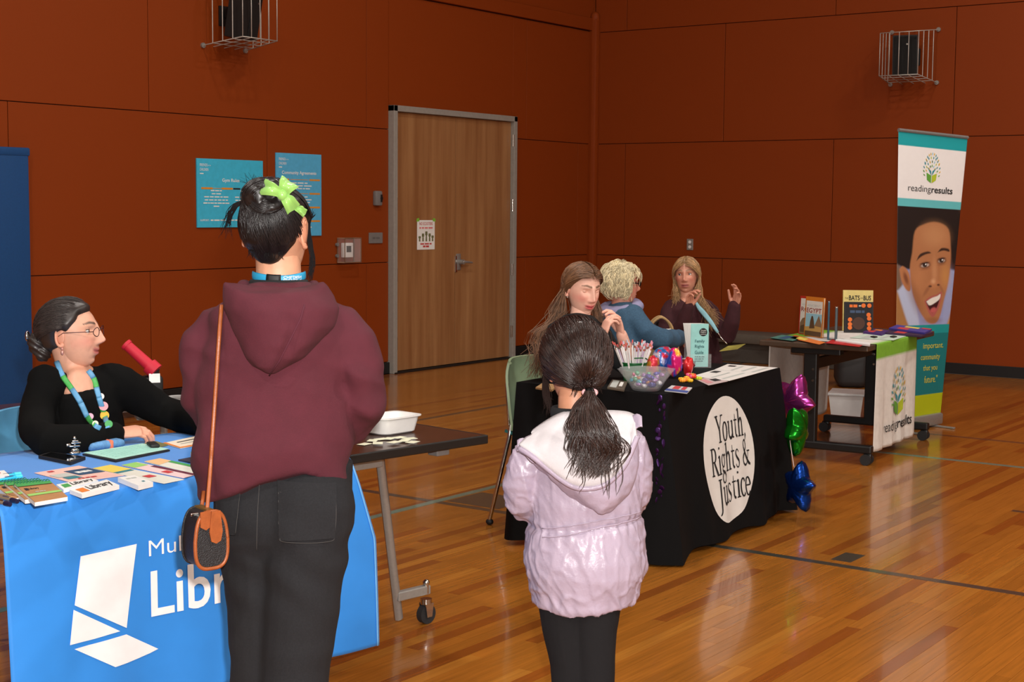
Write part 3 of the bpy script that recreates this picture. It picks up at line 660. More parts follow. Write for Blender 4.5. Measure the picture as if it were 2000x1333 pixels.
def tree_logo(parent, fn, S, lift):
    """open green book with a crown of coloured leaves; fn(x, y) -> point, S overall height"""
    cols = {'g': (96, 160, 52), 'l': (176, 192, 40), 't': (38, 138, 150), 'y': (218, 178, 60), 'b': (150, 196, 214), 'd': (60, 110, 60)}
    keys = 'gltybd'; rnd = random.Random(5)
    by = {k: MB() for k in keys}
    for ring, (rx_, ry2, n, a0, a1) in enumerate(((.13, .16, 5, 20, 160), (.25, .30, 9, -2, 182), (.36, .43, 14, -22, 202), (.34, .56, 11, 25, 155))):
        for i in range(n):
            a = math.radians(a0+(a1-a0)*i/(n-1)); c = (rx_*math.cos(a)*S, (.42+ry2*math.sin(a))*S); L_, w_ = .052*S, .022*S
            ca, sa = math.cos(a*.5+PI/4), math.sin(a*.5+PI/4)
            pts = [(c[0]+ca*L_*q-sa*w_*r, c[1]+sa*L_*q+ca*w_*r) for q, r in ((-1, 0), (-.45, .85), (.3, .85), (1, 0), (.3, -.85), (-.45, -.85))]
            k = rnd.choice('gltyybtd'); by[k].add([fn(*p) for p in pts], [tuple(range(6))])
    for sx in (-1, 1):
        by['g' if sx < 0 else 'l'].add([fn(sx*a*S, b*S) for a, b in ((.015, .0), (.2, .1), (.235, .34), (.015, .25))], [(0, 1, 2, 3) if sx > 0 else (3, 2, 1, 0)])
        by['t'].add([fn(sx*a*S, b*S) for a, b in ((.01, .25), (.05, .3), (.2, .52), (.03, .4))], [(0, 1, 2, 3) if sx > 0 else (3, 2, 1, 0)])
    for k in keys:
        if by[k].v: o = by[k].build('logo_leaves', mat('logo_'+k, cols[k], .8), parent); o['kind'] = 'stuff'
def onrun(x, y): p = runner(.585+x, CH-y); return (p[0], p[1]-.0065, p[2])
tree_logo(rn, lambda x, y: onrun(x*1.25, .255+y), .31, 0)
t = MB(); put_text(t, 'reading', 0, 0, 0, .265, .085, -.004, fn=lambda a, b: onrun(-.27+a, .15+b)); t.build('thin_lettering', M_DARK, rn)
t = MB(); put_text(t, 'results', 0, 0, 0, .27, .066, .016, fn=lambda a, b: onrun(.005+a, .17+b)); t.build('bold_lettering', M_DARK, rn)

# ---- retractable banner
cBL, cBR = np.array([9.86, 3.765, .095]), np.array([10.44, 3.645, .095])
cTL, cTR = at(1755, 254, 10.42), at(1890, 269, 10.74)
bn = thing('banner_stand', 'tall roll-up banner with a smiling child, behind the flip-top table', 'banner', (10.15, 3.71, 0))
bo = np.array([10.15, 3.71, 0])
def BP(u, v, lift=0):
    """u 0..1 left to right, v 0..1 bottom to top, banner surface in local coordinates"""
    p = (cBL*(1-u)+cBR*u)*(1-v)+(cTL*(1-u)+cTR*u)*v
    n = np.cross(cBR-cBL, cTL-cBL); n /= np.linalg.norm(n)
    return p-bo+n*lift
def smooth(e0, e1, x): t_ = np.clip((x-e0)/(e1-e0), 0, 1); return t_*t_*(3-2*t_)
def paint_banner(nu, nv):
    """the printed picture as colours on a fine grid (x, y in a 576 high print space): white head strip, a laughing child, teal foot"""
    u = np.linspace(0, 1, nu)[None, :]*np.ones((nv, 1)); y = 576*(1-np.linspace(0, 1, nv)[:, None]*np.ones((1, nu)))
    x = u*(135-.045*y)-.0567*y                      # as the sheet tapers
    C = np.zeros((nv, nu, 3)); C[:] = lin((40, 30, 30))
    def blend(mask, rgb): m_ = np.clip(mask, 0, 1)[..., None]; C[:] = C*(1-m_)+np.array(lin(rgb))*m_
    def el(cx, cy, a, b, soft=.15, rot=0):
        dx, dy = x-(cx-1755), y-(cy-254); c, s = math.cos(math.radians(rot)), math.sin(math.radians(rot)); X, Y = dx*c+dy*s, -dx*s+dy*c
        return 1-smooth(1-soft, 1+soft, np.sqrt((X/a)**2+(Y/b)**2))
    def poly(pts, soft=2.0):
        """soft-edged closed outline through pts"""
        P = spline(list(pts)+[pts[0]], 60)-np.array([1755, 254]); ins = np.zeros(x.shape, bool); dm = np.full(x.shape, 1e9)
        for i in range(len(P)-1):
            (x0, y0), (x1, y1) = P[i], P[i+1]
            c = ((y0 > y) != (y1 > y)) & (x < (x1-x0)*(y-y0)/(y1-y0+1e-9)+x0); ins ^= c
            L2 = (x1-x0)**2+(y1-y0)**2+1e-9; t_ = np.clip(((x-x0)*(x1-x0)+(y-y0)*(y1-y0))/L2, 0, 1); dm = np.minimum(dm, np.hypot(x-x0-t_*(x1-x0), y-y0-t_*(y1-y0)))
        return smooth(-soft, soft, np.where(ins, dm, -dm))
    # blurred surroundings: dark hair above, blue shirt, arms
    blend(smooth(250, 290, y), (150, 158, 204)); blend(smooth(100, 116, x)*0+el(1868, 470, 22, 110, .5), (66, 40, 34)); blend(el(1736, 560, 16, 60, .5), (120, 96, 78))
    blend(poly([(1728, 590), (1742, 575), (1756, 600), (1764, 645), (1725, 650)], 3), (168, 118, 70)); blend(el(1849, 628, 9, 40, .5, 10), (186, 132, 74))
    blend(poly([(1738, 575), (1760, 560), (1775, 600), (1782, 650), (1762, 650)], 3), (186, 194, 222)); blend(poly([(1852, 530), (1864, 540), (1858, 600), (1842, 650), (1832, 650)], 3), (158, 166, 208))
    # hair and ear
    blend(poly([(1738, 520), (1740, 450), (1752, 405), (1800, 392), (1868, 405), (1872, 450), (1860, 520), (1845, 470), (1800, 450), (1775, 500), (1768, 530), (1752, 528)], 2.5), (30, 20, 18))
    blend(poly([(1744, 532), (1752, 526), (1764, 540), (1766, 572), (1758, 574), (1748, 556)], 1.6), (186, 122, 80)); blend(el(1757, 550, 4, 12, .6, -15), (132, 76, 50))
    # face
    blend(poly([(1772, 498), (1779, 455), (1798, 440), (1824, 434), (1848, 446), (1853, 480), (1853, 515), (1847, 560), (1838, 595), (1828, 630), (1815, 643), (1797, 636), (1778, 604), (1768, 570), (1766, 530)], 2.2), (178, 118, 78))
    blend(el(1820, 462, 24, 22, .9)*.5, (206, 150, 104)); blend(el(1786, 548, 13, 22, .9)*.5, (196, 132, 88)); blend(el(1841, 545, 9, 22, .9)*.6, (206, 146, 80))
    blend(el(1775, 590, 10, 36, .9, -20)*.5, (134, 84, 56)); blend(el(1812, 636, 16, 6, .8)*.6, (140, 88, 60))
    # brows and eyes
    blend(poly([(1780, 515), (1788, 501), (1804, 495), (1811, 498), (1800, 501), (1789, 507)], 1.2), (58, 36, 28)); blend(poly([(1825, 496), (1834, 487), (1848, 488), (1850, 494), (1838, 492)], 1.2), (58, 36, 28))
    for cx, cy, w_ in ((1798, 523, 9.5), (1833.5, 513, 8)):
        blend(el(cx, cy, w_+2, 6.5, .4, -12), (120, 74, 52)); blend(el(cx, cy+.5, w_-1, 3.1, .3, -12), (196, 180, 170)); blend(el(cx-.5, cy, 4.6, 4.0, .25), (38, 24, 22)); blend(el(cx+1.4, cy-1.6, 1.3, 1.3, .4), (250, 250, 250)); blend(el(cx, cy-4.4, w_, 1.3, .5, -12), (52, 32, 28)); blend(el(cx, cy+8, w_, 2, .8, -10)*.5, (140, 86, 60))
    # nose
    blend(el(1818, 535, 5, 24, .9)*.5, (214, 156, 112)); blend(el(1816, 561, 14, 7.5, .5, -6), (190, 126, 84)); blend(el(1808, 566, 3.6, 2.2, .5), (84, 46, 36)); blend(el(1826, 563, 3, 2.2, .5), (84, 46, 36)); blend(el(1815, 556, 4.5, 4.5, .9)*.7, (226, 174, 132)); blend(el(1800, 575, 3, 12, .8, 35)*.6, (138, 84, 58)); blend(el(1833, 572, 2.5, 10, .8, -25)*.5, (138, 84, 58))
    # laughing mouth
    blend(poly([(1795, 596), (1808, 587), (1822, 583), (1833, 577), (1831, 596), (1824, 615), (1813, 629), (1803, 618)], 1.4), (176, 92, 86)); blend(poly([(1798, 597), (1810, 591), (1822, 587), (1830, 582), (1827, 597), (1820, 613), (1812, 621), (1805, 612)], 1.2), (66, 18, 24))
    blend(poly([(1799, 597), (1811, 590), (1823, 586), (1830, 582), (1828, 592), (1818, 600), (1806, 605)], 1.0), (238, 232, 224)); blend(el(1814, 615, 7, 5, .4, -30), (198, 96, 96))
    # strips
    for y1, rgb in ((151, (98, 190, 196)), (136, (240, 236, 236)), (29, (20, 160, 168))): blend((y < y1)*1., rgb)
    for y0, rgb in ((391, (18, 148, 150)), (408, (8, 116, 120)), (533, (176, 186, 20))): blend((y > y0)*1., rgb)
    return C
nu, nv = 130, 360
Pg = np.array([[BP(a, b) for a in np.linspace(0, 1, nu)] for b in np.linspace(0, 1, nv)])
MB().sheet(Pg, .0012, paint_banner(nu, nv)).build('printed_sheet', mat('banner_vinyl', (255, 255, 255), .5, var=.01, attr='col'), bn, smooth=True, colors=True)
W_B = .59; H_B = np.linalg.norm(cTL-cBL)
def onban(x, y): return BP(.5+x/W_B, y/H_B, .002)
tree_logo(bn, lambda x, y: onban(x*.9, H_B*(1-.176)+y*1.0), .22, 0)
t = MB(); put_text(t, 'reading', 0, 0, 0, .205, .062, -.004, fn=lambda a, b: onban(-.205+a, H_B*(1-.216)+b)); t.build('thin_lettering', M_DARK, bn)
t = MB(); put_text(t, 'results', 0, 0, 0, .195, .05, .018, fn=lambda a, b: onban(.006+a, H_B*(1-.2105)+b)); t.build('bold_lettering', M_DARK, bn)
M_YT = mat('yellow_print', (206, 196, 60), .8)
for s, yy, wd in (('important.', .757, .235), ('community', .797, .225), ('that you', .835, .17), ('future."', .873, .16)):
    t = MB(); put_text(t, s, 0, 0, 0, wd, .052, .002, fn=lambda a, b, yy=yy, wd=wd: onban({.757: .245, .797: .215, .835: .195, .873: .205}[yy]-wd+a, H_B*(1-yy-.012)+b)); t.build('quote_line', M_YT, bn)
mb = MB().tube([BP(0, 1.0), BP(1, 1.0)], .013, 8); mb.build('top_rail', M_GREY, bn, smooth=40)
MB().tube([BP(.5, 0, -.03), BP(.52, 1.0, -.03)], .008, 8).build('support_pole', M_STEEL, bn, smooth=40)
d = cBR-cBL; d /= np.linalg.norm(d); rb = math.atan2(d[1], d[0])
MB().box(((cBL+cBR)/2-bo+np.array([0, .02, -.045])-np.array([0, 0, 0]), )[0] if False else ((cBL+cBR)/2-bo+np.array([0, .03, -.04])), (.62, .1, .085), rz(rb), bev=.015).build('base', M_STEEL, bn, smooth=40)
for q in (-.22, .22): MB().box(((cBL+cBR)/2-bo+np.array([d[0]*q, d[1]*q, -.088])), (.03, .32, .012), rz(rb), bev=.003).build('foot', M_STEEL, bn)

# ---- shell chairs
def shell_chair(name, label, color, mname, loc, rot, seat_col=None):
    """stackable shell chair facing +y of its own frame"""
    c = thing(name, label, 'chair', loc, rot); M = mat(mname, color, .5, 0, .04)
    W_, n = .44, 21; rows = []
    for k, (y, z, wd, cup) in enumerate(spline([(-.235, .815, .40, .06), (-.245, .745, .43, .065), (-.225, .645, .45, .06), (-.205, .55, .44, .05), (-.185, .475, .43, .04)], 16)):
        rows.append([(wd/2*x, y+cup*x*x, z-.02*abs(x)**4*(k == 0)) for x in np.linspace(-1, 1, n)])
    bk_ = MB().sheet(np.array(rows), .012).build('backrest', M, c, smooth=60)
    rows = []
    for y, z, wd in spline([(-.20, .445, .42), (-.1, .432, .46), (.08, .438, .47), (.2, .445, .45), (.235, .43, .43)], 14): rows.append([(wd/2*x, y, z+.018*x*x) for x in np.linspace(-1, 1, n)])
    MB().sheet(np.array(rows)[:, ::-1], .014).build('seat', mat(mname+'_seat', seat_col or color, .7), c, smooth=60)
    for s in (-1, 1):
        lg1 = MB().caps([(s*.20, -.17, .50), (s*.215, -.17, .44), (s*.235, -.265, .028)], .0105, 10).build('leg', M_CHROME, c, smooth=True)
        lg2 = MB().caps([(s*.20, .16, .42), (s*.235, .25, .028)], .0105, 10).build('leg', M_CHROME, c, smooth=True)
        MB().caps([(s*.205, -.17, .46), (s*.205, .17, .415)], .0095, 10).build('side_rail', M_CHROME, c, smooth=True)
        MB().caps([(s*.205, -.19, .70), (s*.205, -.175, .46)], .009, 10).build('back_upright', M_CHROME, c, smooth=True)
        for y, lg in ((-.265, lg1), (.25, lg2)): MB().ell((s*.235, y, .016), (.016, .02, .016)).build('glide', M_BLACK, lg, smooth=True)
    for i in range(4): MB().box((-.04+i*.024, -.262+.0, .665), (.006, .003, .13), bev=.001).build('back_slot', mat('slot_shadow', (90, 100, 78), .7), bk_)
    return c
# ============================================================ chairs, balloons, bench
chair_green = shell_chair('shell_chair', 'sage green shell chair with chrome legs behind the black table', (138, 158, 124), 'sage_plastic', (5.985, 3.995, 0), PI+.12, (24, 92, 92))
bn_ = thing('low_bench', 'low grey padded bench along the right wall', 'bench', (13.62, 6.75, 0))
MB().box((0, 0, .25), (.42, 3.3, .10), bev=.02).build('seat_pad', mat('grey_upholstery', (92, 84, 74), .8), bn_, smooth=40)
MB().box((.03, 0, .1), (.34, 3.2, .2), bev=.01).build('plinth', mat('grey_plinth', (74, 68, 62), .8), bn_)
bk = thing('backpack', 'dark grey backpack lying on the floor behind the flip-top table', 'bag', onz(1672, 757, 0)+np.array([.1, .1, 0]), .5)
mb = MB().box((0, 0, .15), (.42, .26, .3), bev=.06); mb.build('body', mat('charcoal_nylon', (44, 43, 44), .7, bump=.2, bscale=300), bk, smooth=True)
MB().box((0, -.135, .11), (.3, .05, .18), bev=.02).build('front_pocket', mat('charcoal_nylon', (44, 43, 44)), bk, smooth=True)
MB().tube(spline([(-.08, 0, .28), (-.05, 0, .34), (.05, 0, .34), (.08, 0, .28)], 10), .01, 6).build('handle', M_BLACK, bk, smooth=True)
bx = thing('storage_bin', 'white plastic storage bin on the floor under the flip-top table', 'bin', onz(1648, 832, 0)+np.array([.3, .1, 0]), .3)
mb = MB().loft([[(sx*w_/2, sy*d_/2, z) for sx, sy in ((-1, -1), (1, -1), (1, 1), (-1, 1))] for z, w_, d_ in ((0, .26, .2), (.2, .31, .25))]); mb.build('tub', M_WHITE, bx)
MB().box((0, 0, .205), (.33, .27, .02), bev=.006).build('lid', mat('grey_white_plastic', (206, 204, 202), .5), bx)

def foil_star(label, pos, R, color, mname, yaw, roll, pts=5):
    b = thing('star_balloon', label, 'balloon', pos, yaw, 'foil star balloons tied to the black table')
    n = pts*2*6; ring = []
    for i in range(n):
        a = 2*PI*i/n+PI/2; k = (i/6) % 2; tt = abs(1-k) if True else 0
        ring.append((a, R*(.56+.44*tt**1.5)))
    V, F = [], []; M_ = 9
    for side in (1, -1):
        for j in range(M_+1):
            q = j/M_
            for i, (a, r) in enumerate(ring):
                t_ = math.sqrt(max(0, 1-q**2.4))*R*.36*(1+.10*math.sin(i*PI/1.5)*q); V.append((r*q*math.cos(a+roll), side*t_, r*q*math.sin(a+roll)))
    for sd in range(2):
        o_ = sd*(M_+1)*n
        for j in range(M_):
            for i in range(n):
                k = (i+1) % n; f = (o_+j*n+i, o_+j*n+k, o_+(j+1)*n+k, o_+(j+1)*n+i); F.append(f if sd else f[::-1])
    MB().add(V, F).build('foil', mat(mname, color, .2, .85, .02), b, smooth=True)
    MB().tube([(0, 0, -R*.5), (0, 0, -R*.5-.03)], [.012, .006], 6).build('neck', mat(mname, color), b)
    return b
pA = at(1553, 786, 7.66); pB = at(1556, 840, 7.36); pC = at(1562, 951, 7.36)
foil_star('pink purple foil star balloon, topmost beside the black table', pA, .16, (176, 62, 150), 'magenta_foil', 1.05, .3)
foil_star('green foil star balloon between the pink and the blue one', pB, .135, (24, 140, 30), 'green_foil', .15, .5)
foil_star('blue foil star balloon hanging lowest beside the black table', pC, .135, (18, 62, 150), 'blue_foil', .95, .1)
tag(MB().tube(spline([at(1541, 838, 7.30), at(1543, 862, 7.29), at(1547, 890, 7.29), at(1551, 914, 7.29)], 16), .0022, 5).build('balloon_ribbon', mat('pale_ribbon', (206, 190, 186), .5), smooth=True), 'thin pale ribbon tying the star balloons to the black table', 'ribbon')

# ============================================================ things on the blue table (flat print pieces placed on the cloth, z = top)
ZT = TH+.0065
def q2(px): return [onz(x, y, ZT) for x, y in px]
def flat_card(name, label, cat, px, t, color, mname, prints=(), group=None, edge=None, z0=None):
    """sheet or block given by its four top corners; prints: (u0, v0, u1, v1, material or text)"""
    P = [onz(x, y, (z0 or ZT)+t) for x, y in px]; c = sum(P)/4; c[2] = (z0 or ZT)
    o = thing(name, label, cat, c, 0, group)
    ar = sum(P[i][0]*P[(i+1) % 4][1]-P[(i+1) % 4][0]*P[i][1] for i in range(4))
    T = [p-c for p in P]; B = [np.array([p[0], p[1], 0]) for p in T]
    F = [(0, 1, 2, 3), (7, 6, 5, 4)]+[(i+4, (i+1) % 4+4, (i+1) % 4, i) for i in range(4)]
    if ar < 0: F = [f[::-1] for f in F]
    M = mat(mname, color, .6, 0, .03)
    MB().add(T+B, F).build('sheet' if t < .004 else 'block', M, o)
    if edge:
        MB().add([p*1.002 for p in T]+[p+np.array([0, 0, -.0015]) for p in T], F).build('cover', mat(*edge), o)
    def S(u, v, lift=.0006): p = (T[0]*(1-u)+T[1]*u)*(1-v)+(T[3]*(1-u)+T[2]*u)*v; return p+np.array([0, 0, lift])
    for k, pr in enumerate(prints):
        u0, v0, u1, v1, what = pr[:5]; lf = .0007+.0002*k
        if isinstance(what, str):
            t_ = MB(); V, F2 = text_mesh(what, 1, 1, pr[6] if len(pr) > 6 else 0); t_.add([S(u0+(u1-u0)*a, v1+(v0-v1)*b, lf) for a, b in V], F2); t_.build('lettering', pr[5], o)
        else:
            Q = [S(u0, v0, lf), S(u1, v0, lf), S(u1, v1, lf), S(u0, v1, lf)]; f = (0, 1, 2, 3) if ar > 0 else (3, 2, 1, 0)
            MB().add(Q, [f]).build('print', what, o)
    return o
pm = lambda n, c: mat('print_'+n, c, .7, 0, .03)
NAVY, GRN, YEL, PEACH, MAR, TEA, LGR, RED_, ORG = pm('navy', (40, 74, 108)), pm('green', (70, 160, 84)), pm('yellow', (228, 204, 90)), pm('peach', (236, 190, 140)), pm('maroon', (104, 34, 60)), pm('teal', (52, 128, 140)), pm('lightgreen', (150, 206, 110)), pm('red', (200, 60, 66)), pm('orange', (226, 128, 50))
GR2 = pm('grey', (190, 194, 190))
flat_card('flyer', 'pink flyer with navy box on the blue table', 'flyer', [(67, 924), (154, 910), (242, 929), (140, 943)], .0012, (240, 196, 186), 'pink_paper',
          [(.45, .22, .98, .62, NAVY), (.55, .34, .85, .5, '~~~', M_PAPER), (.1, .62, .38, .78, TEA), (.04, .35, .4, .6, GR2), (.2, .08, .32, .16, RED_), (.25, .8, .6, .88, '~~~~', RED_)])
bmk = 'bookmark leaflets laid along the blue table edge'
flat_card('bookmark', 'yellow topped bookmark leaflet next to the pink flyer', 'leaflet', [(181, 915.5), (320, 945), (360, 937), (216, 908.5)], .001, (222, 222, 212), 'pale_card', [(0, 0, .3, 1, YEL), (.3, 0, .36, .9, TEA), (.62, .3, .72, .7, RED_)], bmk)
flat_card('bookmark', 'pink and maroon striped bookmark leaflet between two lighter ones', 'leaflet', [(238, 909), (358, 934), (384, 927), (268, 903)], .0014, (236, 206, 208), 'rose_card', [(0, 0, .22, .9, LGR), (.3, .72, 1, 1, MAR), (.6, .2, .72, .6, RED_)], bmk)
flat_card('bookmark', 'peach and green bookmark leaflet nearest the maroon hoodie', 'leaflet', [(282, 902), (380, 926), (390, 912), (312, 896)], .0018, (224, 226, 216), 'pale_card2', [(0, 0, .3, 1, PEACH), (.3, .72, 1, 1, GRN)], bmk)
flat_card('bookmark', 'navy card lying on top of the bookmark row', 'leaflet', [(348, 898), (390, 890), (400, 899), (384, 905)], .004, (52, 54, 74), 'navy_card', [], bmk)
cs_ = flat_card('card_stack', 'stack of small white cards on the blue table edge', 'card stack', [(230, 933), (262, 928.5), (299, 942), (270, 949)], .014, (240, 240, 238), 'white_card', [(.2, .2, .8, .35, '~~', GR2), (.6, .7, .75, .8, TEA)])
for nm, px, t, first in (('white library sticker stack in front, orange mark', [(136, 957), (208, 937), (233, 948), (160, 966)], .012, ORG), ('white library sticker stack behind, green mark', [(110, 947), (176, 934), (192, 939), (124, 957)], .010, GRN)):
    flat_card('sticker_stack', nm, 'sticker stack', px, t, (240, 240, 238), 'white_card', [(.08, .2, .28, .8, first), (.34, .15, .95, .85, 'Library', M_DARK, .02)], 'sticker stacks')
# notebooks fanned at the left
for k, (lab, px, z0) in enumerate((('kraft notebook with green band, rightmost of the fanned notebooks', [(28, 946), (97, 939), (132, 970), (68, 981)], ZT+.016), ('kraft notebook in the middle of the fan, half covered', [(9, 944), (78, 937), (113, 968), (49, 976)], ZT+.008), ('kraft notebook at the back of the fan at the left edge', [(-16, 944), (52, 936), (88, 964), (24, 974)], ZT))):
    o = flat_card('notebook', lab, 'notebook', px, .012, (238, 236, 232), 'page_block', [(.22, .3, .5, .42, 'Library', M_DARK, .03), (.1, .3, .2, .42, M_DARK), (.3, .52, .6, .57, '~~~', GR2), (0, .62, 1, .72, LGR)], 'notebooks fanned on the blue table', ('kraft_cover', (176, 128, 82), .8), z0=z0)
    P = [onz(x, y, z0+.0145) for x, y in px]; c = np.array(o.location)
    MB().add([P[0]-c, P[1]-c, P[1]*.84+P[2]*.16-c, P[0]*.84+P[3]*.16-c], [(0, 1, 2, 3)]).build('green_binding', GRN, o)
    for q in np.linspace(.05, .95, 11):
        p = P[0]*(1-q)+P[1]*q-c; MB().tube([p+np.array([0, .012*math.cos(a), -.006+.010*math.sin(a)]) for a in np.linspace(0, 2*PI, 9)], .0014, 4).build('spiral_ring', mat('green_wire', (30, 120, 84), .4), o)
def pen(label, p0, p1, cbody, mname, ctip, group, r=.0048):
    a, b = onz(*p0, ZT+r+.001), onz(*p1, ZT+r+.001); o = thing('pen', label, 'pen', (a+b)/2, 0, group); c = np.array(o.location)
    MB().tube([a-c, (a-c)*.5+(b-c)*.5, (a-c)*.08+(b-c)*.92], r, 10).build('barrel', mat(mname, cbody, .35), o, smooth=40)
    MB().tube([(a-c)*.2+(b-c)*.8, b-c], [r*1.5, r*1.3], 10).build('cap', mat('cap_'+mname, ctip, .4), o, smooth=40)
    MB().box((a-c)*.4+(b-c)*.6+np.array([0, 0, r*1.35]), (.028, .003, .002), rz(math.atan2(b[1]-a[1], b[0]-a[0]))).build('clip', M_CHROME, o)
for k, (p0, p1) in enumerate((((-30, 975), (20, 986)), ((-22, 967), (34, 980)), ((-10, 966), (46, 977)))):
    pen(('brown pen with dark blue tip, nearest the table edge', 'brown pen with dark blue tip, middle of three', 'brown pen with dark blue tip, closest to the notebooks')[k], p0, p1, (130, 112, 92), 'taupe_barrel', (26, 28, 60), 'brown pens by the notebooks')
for k, (p0, p1) in enumerate((((-20, 942), (42, 931)), ((-24, 935), (40, 926)))):
    pen(('bright cyan pen lying in front of the other cyan one', 'bright cyan pen lying behind the other cyan one')[k], p0, p1, (40, 182, 214), 'cyan_barrel', (70, 205, 230), 'cyan pens at the left edge')
flat_card('paper_stack', 'small stack of white papers at the far left of the blue table', 'paper stack', [(-20, 922), (8, 919), (18, 928), (-10, 934)], .012, (238, 236, 232), 'page_block', [(.2, .3, .6, .5, RED_)])
# phone
ph_ = flat_card('smartphone', 'black smartphone in a dark case on the blue table', 'phone', [(75, 890), (98, 883), (167, 892.5), (138, 903)], .010, (26, 22, 22), 'phone_case', [(.08, .06, .92, .94, mat('phone_glass', (8, 8, 10), .08, coat=1))])
# chrome gadget
cg = thing('chrome_stand', 'small shiny chrome stand with stacked bars behind the phone', 'gadget', onz(146, 890, ZT)); cg.scale = (.68, .68, .62)
MB().ell((0, 0, .014), (.034, .024, .014)).ell((.0, 0, .03), (.022, .018, .012)).build('base', M_CHROME, cg, smooth=True)
MB().cyl((0, 0, .03), (0, 0, .082), .006, 10).ell((0, 0, .09), (.008, .008, .01)).build('stem', M_CHROME, cg, smooth=40)
for zz, w_, dx in ((.050, .05, -.004), (.066, .046, .004), (.076, .03, 0)): MB().box((dx, -.004, zz), (w_, .018, .009), rz(-.5), bev=.003).build('bar', M_CHROME, cg, smooth=40)
MB().box((-.026, .012, .056), (.02, .012, .016), rz(-.5), bev=.003).build('knob', M_CHROME, cg, smooth=40)
# pouch with orange band
po = thing('fabric_pouch', 'folded blue pouch with an orange band beside the mint clipboard', 'pouch', onz(200, 876, ZT), -.12)
MB().box((0, 0, .014), (.135, .075, .028), bev=.012).build('pouch', mat('denim_blue', (88, 138, 188), .7, 0, .25, 60, .3, 90), po, smooth=True)
MB().box((.01, 0, .0145), (.014, .079, .031), rz(.1), bev=.006).build('band', mat('coral_band', (232, 122, 92), .6), po, smooth=40)
# mint clipboard
cb = flat_card('clipboard', 'black clipboard with a mint green form on the blue table', 'clipboard', [(161, 887), (280, 867.5), (332, 879), (226, 900.5)], .005, (24, 24, 26), 'clipboard_black', [])
P = [onz(x, y, ZT+.0062)-np.array(cb.location) for x, y in [(163, 884.5), (278, 866.5), (329, 877), (226, 897)]]
MB().add(P+[p-np.array([0, 0, .001]) for p in P], [(0, 3, 2, 1), (4, 5, 6, 7)]+[(i, (i+1) % 4, (i+1) % 4+4, i+4) for i in range(4)]).build('form', mat('mint_paper', (172, 224, 212), .75), cb)
for k in range(9):
    v = .12+k*.09; a = (P[0]*(1-v)+P[3]*v); b = (P[1]*(1-v)+P[2]*v); MB().tube([a*.92+b*.08+np.array([0, 0, .0004]), a*.12+b*.88+np.array([0, 0, .0004])], .0006, 4).build('form_line', mat('mint_line', (128, 178, 168), .8), cb)
kc = (P[1]+P[2])/2; MB().box(kc*.96+(P[0]+P[3])/2*.04+np.array([0, 0, .006]), (.03, .075, .012), rz(-.5), bev=.004).build('clip', M_BLACK, cb, smooth=40)
flat_card('leaflet', 'cream leaflet with orange rim beside the clipboard', 'leaflet', [(318, 866), (383, 852), (400, 868), (352, 876)], .0015, (238, 226, 206), 'cream_paper', [(0, .86, 1, 1, ORG), (.3, .25, .9, .32, M_DARK), (.0, .0, .08, 1, ORG), (.3, .5, .8, .56, GR2)])
flat_card('magazine', 'olive booklet under the clip of the mint clipboard', 'booklet', [(268, 869), (305, 862), (328, 869), (300, 876)], .003, (120, 116, 72), 'olive_cover', [])
flat_card('eraser_box', 'small white box beside the maroon hoodie', 'box', [(372, 884), (390, 880), (396, 888), (380, 892)], .02, (236, 236, 232), 'white_card', [(.0, .0, 1, .25, GRN)])
# on the bare right end
ZT2 = TH+.001
tr = thing('plastic_tray', 'white plastic tub on the bare end of the brown table', 'tub', (4.03, 3.43, TH), TR+.05)
def rrect(w_, d_, z, r=.03, n=5): return [(sx*(w_/2-r)+r*math.cos(a), sy*(d_/2-r)+r*math.sin(a), z) for (sx, sy, a0) in ((1, 1, 0), (-1, 1, PI/2), (-1, -1, PI), (1, -1, 1.5*PI)) for a in np.linspace(a0, a0+PI/2, n)]
MB().loft([rrect(.15, .10, 0), rrect(.165, .115, .006), rrect(.185, .135, .056), rrect(.2, .15, .06), rrect(.2, .15, .064), rrect(.178, .128, .063), rrect(.155, .105, .01), rrect(.05, .04, .008, .01)], True).build('tub', M_WHITE, tr, smooth=40)
i = 0
for px, py, a in ((712, 868, .1), (728, 861, .5), (745, 858, -.2), (760, 857, .3), (779, 855, -.1), (790, 861, .4), (800, 857, -.4), (806, 864, .2), (770, 864, .0), (738, 866, .7)):
    p = onz(px, py, ZT2+.0006*i); o = MB().box((0, 0, .0004), (.048, .034, .0006)).build('paper_slip', mat('cream_slip', (222, 222, 196), .8), loc=tuple(p), rotz=a); i += 1
    tag(o, 'cream paper slip in the loose pile in front of the white tub', 'paper slip', 'cream paper slips on the bare table end')

# ============================================================ brown side table behind the librarian with button maker and jars
sd_ = np.array([3.72, 4.80, 0]); s2 = thing('side_table', 'dark brown side table behind the librarian', 'table', sd_, -.15)
MB().box((0, 0, .735), (.6, .5, .03), bev=.005).build('tabletop', M_BROWN, s2)
for sx in (-1, 1):
    for sy in (-1, 1): MB().cyl((sx*.26, sy*.21, 0), (sx*.26, sy*.21, .72), .015, 12).build('leg', M_STEEL, s2, smooth=40)
bmk_ = thing('button_maker', 'button maker press with a long red handle on the side table', 'machine', at(298, 790, 5.55)*np.array([1, 1, 0])+np.array([0, 0, .75]), -.6)
bp0 = np.array([bmk_.location.x, bmk_.location.y, .75]); hA = at(300, 722, 5.5)-bp0; hB = at(245, 672, 5.5)-bp0; ri = rz(.6)
hA, hB = ri@hA, ri@hB; dd = (hB-hA)/np.linalg.norm(hB-hA)
MB().box((0, 0, .012), (.13, .1, .024), bev=.006).cyl((.0, 0, .02), (.0, 0, .09), .032, 20).build('base', M_STEEL, bmk_, smooth=40)
